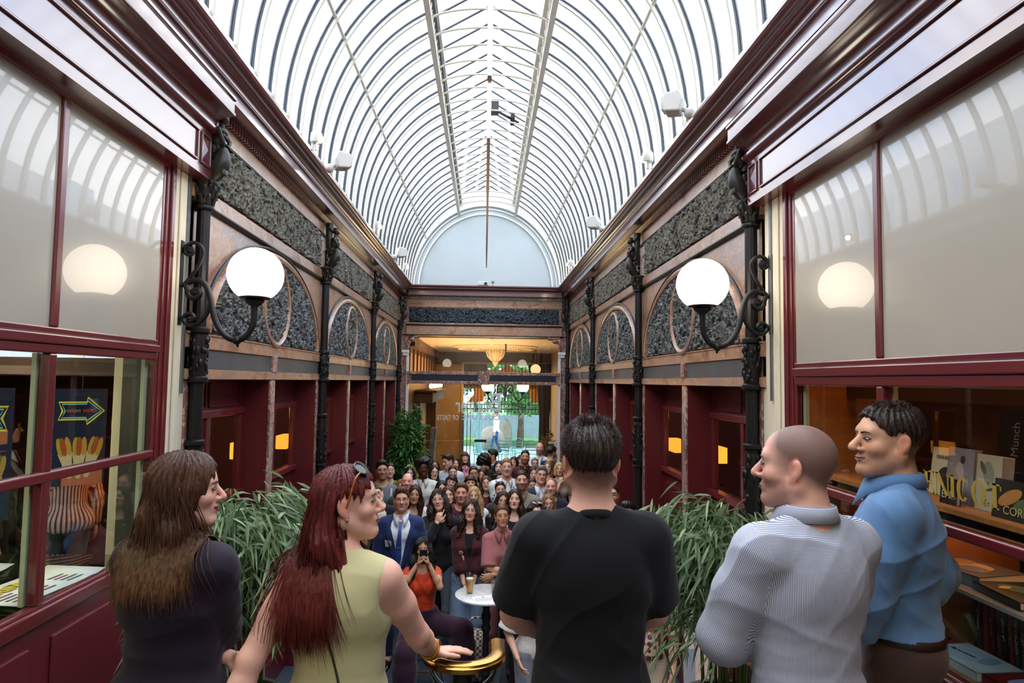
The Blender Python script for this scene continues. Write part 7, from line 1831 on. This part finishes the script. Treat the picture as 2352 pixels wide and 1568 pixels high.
person((1.22,5.0,0),PI-.2,'man in flower-print shirt with belt and cream trousers, head hidden by the man in black',H=1.72,sex='m',hs=.94,shw=.93,arm=.92,hair='dark',style='short',skin='fair',res=.007,group=fr_,seed=8,top=multi(shell('shirt',M_REDFL,.018,.85,.99,'collar'),drape_strip('belt',pm('brown_belt','#4a2a1c',.5),[(-.15+.03*i,1.005) for i in range(11)],.016,.02,.02),drape_strip('buckle',M_STEEL,[(-.025,1.005),(.025,1.005)],.014,.02,.026)),bottom=cloth('cream_chinos','#bdb3a0'),waist=1.02,bease=.012,handL=(-.22,.10,.9),handR=(.25,.06,.93))
# things on and by the small table
tb=tag(empty('cafe_table',(.10,6.62,0)),'round white marble cafe table on a black iron pedestal','table')
TZ=1.05
M_MARBW=marble('white_marble_top',['#c9c8c4','#d8d7d4','#e0dfdc'],'#8d8f90',5,.2,(1,1,1),.04,.5)
tb.location=(.05,6.14,0)
m=MB(); m.lathe([(.275,TZ-.026),(.29,TZ-.018),(.29,TZ-.006),(.28,TZ)],n=48); m.build('tabletop',M_MARBW,tb,smooth=True)
m=MB(); m.lathe([(.22,0),(.22,.02),(.06,.05),(.035,.09),(.03,.3),(.045,.34),(.03,.38),(.028,.7),(.045,.74),(.03,.78),(.045,.85),(.028,.9),(.05,TZ-.03)],n=20); m.build('pedestal',M_BLACK,tb,smooth=True)
M_DGL=wglass('drinking_glass',(.93,.95,.95),1.3); M_BEER=NT('beer').bsdf(srgb('#c98a12'),.15,0,.5,emis=srgb('#c98a12'),estr=.12); M_FOAM=pm('beer_foam','#e9dcc0',.8)
def tumbler(x,y,z,r0,r1,h,fill,label,nm='beer_glass',cat='glass',group=None):
    e=tag(empty(nm,(x,y,z)),label,cat,group); m=MB(); m.lathe([(r0*.9,0),(r0,.006),(r1,h),(r1*.95,h),(r0*.92,.012),(0,.012)],n=24); m.build('glass',M_DGL,e,smooth=True)
    if fill:
        f=lambda t:(r0*.9+(r1*.94-r0*.9)*t)
        m=MB(); m.lathe([(f(0),.013),(f(fill),h*fill),(0,h*fill)],n=24); m.build('beer',M_BEER,e,smooth=True)
        m=MB(); m.lathe([(f(fill),h*fill),(f(fill+.1),h*(fill+.1)),(0,h*(fill+.11))],n=24); m.build('foam',M_FOAM,e,smooth=True)
    else:
        m=MB()
        for j in range(5): m.lathe([(r0+(r1-r0)*(j+1)/7+.0012,h*(j+1)/7),(r0+(r1-r0)*(j+1.3)/7+.0012,h*(j+1.3)/7)],n=24)
        m.build('rib',M_DGL,e)
    return e
tumbler(-.105,6.14,TZ,.030,.040,.165,.72,'pint glass of golden beer with foam on the marble table')
tumbler(.125,6.18,TZ,.032,.037,.14,0,'empty ribbed water glass on the marble table','water_glass')
tumbler(.215,6.14,TZ,.030,.034,.10,0,'short clear glass at the edge of the marble table behind the ribbed one','water_glass')
e=tag(empty('paper_menu',(.03,6.0,TZ+.001),.25),'white printed paper lying on the marble table','paper'); m=MB(); m.box(-.11,.12,-.06,.06,0,.0015); m.build('sheet',M_PAPER,e)
m=MB(); m.box(-.02,.005,.02,.035,.0015,.002); m.build('red_mark',pm('red_mark','#b5403a',.6),e)
m=MB(); 
for i in range(5): m.box(-.09,.08,-.05+.013*i,-.047+.013*i,.0015,.002)
m.build('print',pm('print_grey','#9a9aa0',.6),e)
M_GING=NT('gingham'); v_=M_GING.coords(scale=(36,36,36)); ck_=M_GING.n('ShaderNodeTexChecker'); ck_.inputs[1].default_value=(*srgb('#d6cfc6'),1); ck_.inputs[2].default_value=(*srgb('#6d5148'),1); ck_.inputs['Scale'].default_value=1; M_GING.l(v_,ck_.inputs[0]); M_GING=M_GING.bsdf(ck_.outputs[0],.8)
e=tag(empty('gingham_bag',(-.04,6.72,0)),'round brown and white gingham bag on the floor by the table leg','bag'); m=MB(); m.ball((0,0,.26),(.22,.14,.26),24,16); m.build('bag_body',M_GING,e,smooth=True); m=MB(); m.tube(smooth_pts([(-.1,0,.45),(-.07,0,.6),(.05,0,.62),(.1,0,.46)],4),.012,6); m.build('handle',M_GING,e,smooth=True)
_,F48=(None,None) if 'ROOTS' not in globals() else ROOTS.get('woman with red lipstick and navy floral jacket holding a small beer',(None,None))
if F48 is not None:
    p=F48.world(F48.W[1]+A(-.045,.075,-.035)); tumbler(p.x,p.y,p.z,.028,.036,.12,.6,'small beer held by the woman in the navy floral jacket')
# figures standing in for reflections in the left shop window; walker in the street
shopg='figures standing in for reflections in the sandwich shop window'
person((-3.35,4.72,PLAT),-1.2,'woman with long dark hair and charcoal blazer standing in for a reflection in the sandwich shop window',H=1.68,sex='f',hs=.92,shw=.95,arm=.92,hair='dark',style='longback',skin='fair',res=.009,group=shopg,hyaw=.4,top=jacket('#33302f',shirt('#cfd0d2')))
person((-3.02,4.95,PLAT),1.0,'blonde woman in red and white striped shirt standing in for a reflection in the sandwich shop window',H=1.66,sex='f',hs=.92,shw=.95,arm=.92,hair='blond',style='longback',skin='fair',res=.008,group=shopg,top=shirt(stripes('red_white_stripe','#d8cfd0','#7c2b38',38,.55),su=True),bottom=('jeans_teal','#3c5560'))
person((-3.45,5.45,PLAT),-1.0,'man in green t-shirt standing in for a reflection in the sandwich shop window beyond the striped shirt',H=1.8,sex='m',hs=.94,shw=.93,arm=.92,style='bald',hair='dark',beard=.6,skin='rosy',res=.01,group=shopg,top=tee('#27573f'),hpitch=.2)
person((.52,27.6,-.02),1.5,'man in white shirt and blue jeans walking past in the street outside',H=1.74,sex='m',hs=.94,shw=.93,arm=.92,hair='dark',style='short',skin='tan',res=.012,top=shirt('#ccd9e4'),bottom=('jeans_blue','#23417a'),footL=(-.1,.2,.08),footR=(.1,-.18,.1),extras=(strap(-.1,.12,'#3a2d26',.012,.03),))

# ------------------------------------------------------------------ the five speakers seen from behind
def strands(F,root,name,mat,n,zend,seed,spread=1.0,az=(-2.6,2.6),r=.0011,ease=.04,gath=1.0,sweep=0.0):
    """hair strands rooted on the scalp, falling over neck and shoulders"""
    rg=np.random.default_rng(seed); hs=F.hs
    a=rg.uniform(az[0],az[1],n); el=np.arcsin(rg.uniform(.12,.995,n)); R0=np.array([.0805,.1035,.0945])
    T=26; path=[]
    cl=rg.integers(0,max(8,n//26),n); jit=rg.normal(0,1,(n,3)); cj=rg.normal(0,1,(n//20+10,3))[cl%(n//20+10)]
    q=None
    for t in range(9):
        e=el*(1-t/8.0)-.0*t; at_=a*(1-sweep*(t/8.0)**1.2*np.clip((np.abs(a)-.4)/.8,0,1)); p=np.c_[np.sin(at_)*np.cos(e),-np.cos(at_)*np.cos(e),np.sin(e)]*R0*(1+.035*jit[:,:1]*.4)+A(0,-.012,.030)
        path.append(F.hc+(p*hs)@F.HR.T)
    p=path[-1]; ze=F.hc[2]+zend+.028*cj[:,0]+.022*jit[:,0]; z0=p[:,2].copy(); tors=F.torso(ease)+F.arm(-1,ease,.6)+F.arm(1,ease,.6)+[cap(F.neckb,F.htf((0,-.02,-.06)),.07,.075,.03)]
    for t in range(T):
        f=(t+1)/T; zn=z0+(ze-z0)*f; pn=p.copy(); pn[:,2]=zn
        ctr=F.hc[:2]; out=pn[:,:2]-ctr
        pn[:,0]+=(cj[:,1]*.0022+jit[:,1]*.0008)*spread; pn[:,1]+=(cj[:,2]*.0016+jit[:,2]*.0008)*spread
        pn[:,:2]-=out*(.012 if t>3 else .004)*gath
        for _ in range(2):
            d=sdf(tors,pn,.08,.2); m=d<.006
            if m.any():
                e_=.004; g_=np.stack([sdf(tors,pn[m]+e_*np.eye(3)[i],.08,.2)-sdf(tors,pn[m]-e_*np.eye(3)[i],.08,.2) for i in range(3)],1); g_[:,2]*=.2; g_/=np.maximum(np.linalg.norm(g_,axis=1),1e-6)[:,None]
                pn[m]+=g_*(.007-d[m])[:,None]
        p=pn; path.append(p)
    Pt=np.stack(path,1); m_=Pt.shape[1]
    tan=np.gradient(Pt,axis=1); tan/=np.maximum(np.linalg.norm(tan,axis=2,keepdims=True),1e-6)
    u=np.cross(tan,A(.3,.2,1.0)); u/=np.maximum(np.linalg.norm(u,axis=2,keepdims=True),1e-6); w=np.cross(tan,u)
    rad=r*np.where(np.linspace(0,1,m_)<.75,1,(1-np.linspace(0,1,m_))/.25*.8+.2)[None,:,None]*(1+.5*rg.random((n,1,1)))
    ring=np.stack([Pt+rad*(u*math.cos(b)+w*math.sin(b)) for b in(0,2.09,4.19)],2)
    V=ring.reshape(-1,3); idx=np.arange(n*m_*3).reshape(n,m_,3); Fc=[]
    for k in range(3):
        k2=(k+1)%3; Fc.append(np.stack([idx[:,:-1,k],idx[:,:-1,k2],idx[:,1:,k2],idx[:,1:,k]],-1).reshape(-1,4))
    tip=np.clip((F.hc[2]-.12-V[:,2])/.32,0,1)
    return npmesh(name,V,np.concatenate(Fc),mat,root,True,{'tip':tip})
def neckband(mat,r=.070):
    def go(F,root,res,k):
        m=MB(); m.tube([F.tf((r*math.cos(a),-.010+(r+.010)*math.sin(a),1.458-.028*math.sin(a))) for a in np.linspace(0,2*PI,33)[:-1]],.013,8,0,True,flat=.45); m.build('neckband',mat,root,smooth=2)
    return go
hg='speakers on the platform seen from behind'
HRES=.0042
def tufts(F,root,name,mat,n,L,seed,front=.055,r=.0009,low=-.03,lean=(0,.35,.35)):
    """short standing hairs over the top and sides of the head"""
    rg=np.random.default_rng(seed); a=rg.uniform(-PI,PI,n); z=rg.uniform(low,1,n)*.098; el=np.arcsin(np.clip(z/.1,-.9,.999))
    p=np.c_[np.sin(a)*np.cos(el)*.079,-np.cos(a)*np.cos(el)*.103,np.sin(el)*.092]+A(0,-.014,.031)
    keep=((p[:,1]-.022)*.80-(p[:,2]-.012)*.62<.0)&(np.hypot((p[:,1]+.008)/.026,(p[:,2]+.012)/.044)>1); p=p[keep]; n=len(p)
    nrm=p-A(0,-.014,.02); nrm/=np.linalg.norm(nrm,axis=1)[:,None]; up=np.clip((p[:,2]-.02)/.09,0,1)[:,None]
    cl=np.random.default_rng(seed+1).normal(size=(60,3)); ci=((p[:,0]*37).astype(int)*7+(p[:,1]*31).astype(int)*3+(p[:,2]*29).astype(int))%60
    d=nrm*(.35+.65*up)+A(*lean)*up+A(0,-.25,-.9)*(1-up)+.35*cl[ci]*up+.18*rg.normal(size=(n,3)); d/=np.linalg.norm(d,axis=1)[:,None]
    ln=(L*(.35+.65*up)*rg.uniform(.6,1.15,(n,1))); V=[]
    T=5
    pts=np.stack([p+d*ln*t+ (A(0,.2,-.35)*ln*t*t*.5) for t in np.linspace(0,1,T)],1)
    pts=F.hc+(pts*F.hs)@F.HR.T; tan=np.gradient(pts,axis=1); tan/=np.linalg.norm(tan,axis=2,keepdims=True); u=np.cross(tan,A(.3,.2,1.0)); u/=np.maximum(np.linalg.norm(u,axis=2,keepdims=True),1e-6); w=np.cross(tan,u)
    rad=(r*np.array([1,1,.9,.6,.15]))[None,:,None]
    ring=np.stack([pts+rad*(u*math.cos(b)+w*math.sin(b)) for b in(0,2.09,4.19)],2); idx=np.arange(n*T*3).reshape(n,T,3); Fc=[]
    for k in range(3): Fc.append(np.stack([idx[:,:-1,k],idx[:,:-1,(k+1)%3],idx[:,1:,(k+1)%3],idx[:,1:,k]],-1).reshape(-1,4))
    V=ring.reshape(-1,3); return npmesh(name,V,np.concatenate(Fc),mat,root,True,{'tip':np.zeros(len(V))})
# 1 woman in the plum blazer
M_PLUMB=cloth('plum_blazer','#1d1220',.75,bump=.3,sheen=.06,vs=5)
r1,F1=person((-.985,2.19,PLAT),-.30,'woman in dark plum blazer with long straight brown hair and arms crossed',H=1.70,sex='f',head='f3',hair='ombre',style='longback',skin='rosy',res=HRES,group=hg,hyaw=-.95,hpitch=-.02,seed=11,mouth='s',part=0.0,girth=1.10,shw=1.04,
  handL=(.155,.10,1.06),handR=(-.14,.22,1.12),poleL=(-1,-.2,-.7),poleR=(1,-.15,-.75),hdirL=(.9,-.35,-.1),palmL=(-.3,-.9,0),hkL=dict(curl=.35,spread=.2),
  top=multi(shell('blazer',M_PLUMB,.026,1.88,.80,'crew',fold=.006,ff=.55,seed=4,open_=(1.1,.05),puff=.006),drape_strip('lapel',M_PLUMB,[(.06,1.42),(.07,1.3),(.02,1.12)],[.02,.03,.01],.03,.008)),waist=.90,bottom=('plum_trousers','#1d1420'))
strands(F1,r1,'hair_strands',HAIR['ombre'],2800,-.29,3,1.0,(-1.75,1.75),.0011,.04,1.7)
# 2 red-haired woman in the pale green vest
M_SAGE=cloth('sage_vest','#c2b886',.7,bump=.15,vs=3,var=.05)

r2,F2=person((-.445,2.15,PLAT),-.17,'woman with long dyed red hair and pale sage sleeveless vest, hand on the brass rail',H=1.665,sex='f',head='f2',hair='red',style='longback',skin='rosy',res=HRES,group=hg,hyaw=-1.27,hpitch=.06,seed=12,ears=True,girth=1.12,arm=1.12,
  whandR=(-.175,2.44,2.02),poleR=(.55,-.5,-.6),whdirR=(.80,.18,-.02),wpalmR=(.1,-.1,-1),hkR=dict(curl=.10,spread=.16,thumb=.15),whandL=(-.80,1.95,1.80),poleL=(-.7,-.6,0),
  top=shell('vest',M_SAGE,.016,-1,.84,'tank',fold=.0035,ff=.6,seed=9),waist=.90,bottom=('olive_trousers','#5d5a3c'))
strands(F2,r2,'hair_strands',HAIR['red'],3000,-.41,5,1.1,(-1.6,1.6),.0012,.03,1.2,.5)
def strap_back(F,root):
    pts=[]
    for t in np.linspace(0,1,14):
        x,z=.0+.10*t,1.26-.40*t; y=-.3
        for _ in range(30): y+=float(sdf(F.torso(.016),np.array([F.tf((x,y,z))]),.5,.3)[0])*.8
        pts.append(F.tf((x,y-.004,z)))
    m=MB(); m.tube(pts,.0045,6); m.build('bag_strap',pm('olive_cord','#2f3418',.7),root,smooth=True)
strap_back(F2,r2)
m=MB(); T=F2.htf
for s in(-1,1):
    pts=[T((s*.036+.029*math.cos(2*PI*i/16),.046+.021*math.sin(2*PI*i/16),.112-.012*math.sin(2*PI*i/16)-.01*math.cos(2*PI*i/16)*s)) for i in range(16)]; m.tube(pts,.004,6,0,True)
    m.add([tuple(p) for p in pts]+[tuple(T((s*.036,.046,.114)))],[(i,(i+1)%16,16) for i in range(16)])
m.build('sunglasses',pm('sunglass_black','#0b0b0c',.4),r2)
for s in(-1,1):
    m=MB(); m.tube(smooth_pts([T((s*.066,.046,.104)),T((s*.088,.03,.085)),T((s*.0955,.012,.03)),T((s*.092,.0,-.005))],4),.0038,6); m.build('temple',pm('tortoise_amber','#9c4a14',.25,coat=.6),r2,smooth=True)
m=MB(); m.tube([T((.012*math.cos(a)-.008,-.128+.012*math.sin(a)*.6,-.028+.016*math.sin(a))) for a in np.linspace(0,2*PI,14)],.005,6,0,True); m.build('hair_tie',pm('copper_tie','#8a5a44',.35,.6),r2)
for off,rr,mt_,nm in((.012,.031,M_BLACK,'watch_strap'),(.03,.033,pm('amber_bangle','#c07a12',.25,.2),'bangle'),(.042,.034,pm('amber_bangle','#c07a12',.25,.2),'bangle'),(.058,.036,pm('amber_bangle','#c07a12',.25,.2),'bangle')):
    ax=F2.W[1]-F2.E[1]; ax=ax/np.linalg.norm(ax); c=F2.W[1]-ax*off; u=np.cross(ax,A(0,0,1)); u/=np.linalg.norm(u); w_=np.cross(ax,u)
    m=MB(); m.tube([c+rr*(u*math.cos(a)+w_*math.sin(a)) for a in np.linspace(0,2*PI,24)[:-1]],.0045 if nm=='bangle' else .006,6,0,True); m.build(nm,mt_,r2,smooth=True)
m=MB(); p=F2.htf((.080,.0,-.045)); m.ball(p,.006,10,8); m.build('earring',M_STEEL,r2,smooth=True)
# 3 man in the black t-shirt
M_BT=cloth('black_jersey','#0c0c0e',.85,bump=.2,sheen=.06,vs=4)
r3,F3=person((.355,2.15,PLAT),.03,'man in plain black t-shirt with short dark hair, back to the camera',H=1.815,sex='m',head='m1',hair='dark',style='crop',skin='rosy',res=HRES,group=hg,hyaw=.0,hpitch=.02,seed=13,girth=1.06,arm=1.1,shw=1.0,
  handL=(-.10,.27,1.0),handR=(.10,.27,1.0),poleL=(-1,-.55,-.35),poleR=(1,-.55,-.35),
  top=multi(shell('t_shirt',M_BT,.018,.80,.80,'crew',fold=.007,ff=.5,seed=5,puff=.012),neckband(M_BT)),waist=.90,bottom=('black_trousers','#121214'))
tufts(F3,r3,'hair_tufts',HAIR['dark'],5200,.034,21)
# 4 shaved man in the striped shirt
M_STR=stripes('blue_grey_stripe','#cfcfd6','#6f7590',270,.60)
r4,F4=person((1.0,2.02,PLAT),.30,'man with shaved head in fine blue striped shirt, face turned to the centre',H=1.825,sex='m',head='m2',hair='dark',style='shaved',skin='rosy',res=HRES,group=hg,hyaw=.66,hpitch=.0,seed=14,girth=1.0,beard=.6,bcol=(.32,.27,.26),
  handL=(-.06,.25,1.02),handR=(.05,.26,1.06),poleL=(-1,-.5,-.3),poleR=(1,-.4,-.4),
  top=multi(shell('striped_shirt',M_STR,.020,1.55,.78,'collar',fold=.0065,ff=.5,seed=8,su=True,puff=.012),collar('collar',M_STR,.073,.045,.35,1.462)),waist=.90,bottom=('grey_trousers','#3a3c42'))
# 5 man in the denim shirt
M_DEN=cloth('denim_blue','#5d7fa6',.85,bump=.5,bs=380,bd=.0008,vs=9,var=.16)
r5,F5=person((1.53,2.40,PLAT),.95,'man in blue denim shirt and brown trousers, face in profile beside the bookshop window',H=1.88,sex='m',head='big',hair='dark',style='short',skin='tan',res=HRES,group=hg,hyaw=.55,hpitch=.03,seed=15,girth=1.02,beard=.5,bcol=(.42,.34,.3),mouth='s',
  handL=(-.21,.20,.90),poleL=(-.5,-1,.1),handR=(.18,.04,.95),poleR=(.6,-1,.1),
  top=multi(shell('denim_shirt',M_DEN,.022,1.9,1.0,'collar',fold=.0065,ff=.55,seed=6,puff=.012),collar('collar',M_DEN,.073,.045,.4,1.462)),bottom=cloth('brown_chinos','#4a352c',vs=5),waist=.99,bease=.006)
tufts(F5,r5,'hair_tufts',HAIR['dark'],3600,.020,22,lean=(0,-.2,.25),low=.0)
mb=MB(); pts=[]
for i in range(32):
    a=2*PI*i/32; x=.20*math.cos(a);y=.2*math.sin(a)
    pr=F5.torso(.018); d=A(math.cos(a),math.sin(a),0); t=.25
    for _ in range(30): t-=float(sdf(pr,np.array([F5.tf((d[0]*t,d[1]*t,.985))]),.5,.3)[0])*.8
    pts.append(F5.tf((d[0]*(t+.003),d[1]*(t+.003),.992)))
mb.tube(pts,.017,6,0,True,flat=.35,up=(0,0,1)); mb.build('belt',pm('dark_belt','#2a1813',.4),r5,smooth=True)
print('PEOPLE',len(PEOPLE),sum(p[1] for p in PEOPLE), sorted(PEOPLE,key=lambda p:-p[1])[:8])

# ------------------------------------------------------------------ finer grouping: small pieces belong to the part they sit on
SUB={('lapel','name_badge','round_badge','cardigan_placket'):('suit_jacket','blazer','jacket','cardigan','shirt','striped_top'),('collar','neckband'):('shirt_dress','striped_shirt','denim_shirt','t_shirt','shirt'),('tie_clip',):('tie',),('buckle',):('belt',),('temple',):('sunglasses',),
 ('hair_strands','hair_tufts','hair_tie'):('hair',),('cover_title','cover_art','spine_title'):('cover',),('lens',):('camera_bump',),('foam',):('beer',),('arrow_outline','arrow_inner','bread_print','cone_print','base_print','print','print_line','price','red_mark'):('sheet',)}
base_=lambda o:o.name.split('.')[0]
for ob in list(bpy.data.objects):
    if ob.parent is not None or ob.type!='EMPTY': continue
    kids=list(ob.children)
    for ks,ps in SUB.items():
        tg=next((k for p_ in ps for k in kids if base_(k)==p_),None)
        if tg is None: continue
        for k in kids:
            if base_(k) in ks and k is not tg:
                k.parent=tg; k.matrix_parent_inverse=tg.matrix_basis.inverted()
# ------------------------------------------------------------------ camera, sky, lamps
cd=bpy.data.cameras.new('camera'); cam=bpy.data.objects.new('camera',cd); COL.objects.link(cam)
cd.sensor_width=36; cd.sensor_fit='HORIZONTAL'; cd.lens=36*1500/2352; cd.clip_start=.05; cd.clip_end=300
ya,pi_,ro=R_(2.3526),R_(3.4668),R_(.8)
f=Vector((math.sin(ya)*math.cos(pi_),math.cos(ya)*math.cos(pi_),math.sin(pi_)))
r0=Vector((math.cos(ya),-math.sin(ya),0)); u0=r0.cross(f)
r=r0*math.cos(ro)+u0*math.sin(ro); u=u0*math.cos(ro)-r0*math.sin(ro)
mw=Matrix((r,u,-f)).transposed().to_4x4(); mw.translation=(0,0,3.0); cam.matrix_world=mw
sc.camera=cam
w=bpy.data.worlds.new('world'); sc.world=w; w.use_nodes=True; t=w.node_tree; t.nodes.clear()
o=t.nodes.new('ShaderNodeOutputWorld'); bg=t.nodes.new('ShaderNodeBackground'); tc=t.nodes.new('ShaderNodeTexCoord')
nz=t.nodes.new('ShaderNodeTexNoise'); nz.inputs['Scale'].default_value=2.2; nz.inputs['Detail'].default_value=5
rp_=t.nodes.new('ShaderNodeValToRGB'); e=rp_.color_ramp.elements
e[0].position=.38; e[0].color=(.42,.62,.95,1); e[1].position=.56; e[1].color=(1,1,1,1)
t.links.new(tc.outputs['Generated'],nz.inputs['Vector']); t.links.new(nz.outputs['Fac'],rp_.inputs[0]); t.links.new(rp_.outputs[0],bg.inputs[0]); bg.inputs[1].default_value=5.0
t.links.new(bg.outputs[0],o.inputs[0])
sc.view_settings.view_transform='Standard'; sc.view_settings.look='None'; sc.view_settings.exposure=0.38; sc.view_settings.gamma=1; sc.view_settings.use_curve_mapping=False
sc.cycles.max_bounces=8; sc.cycles.diffuse_bounces=3; sc.cycles.glossy_bounces=3; sc.cycles.transmission_bounces=4; sc.cycles.transparent_max_bounces=12; sc.cycles.caustics_reflective=False; sc.cycles.caustics_refractive=False
sc.cycles.sample_clamp_indirect=6
print('SCRIPT TIME',round(time.time()-T0,1))
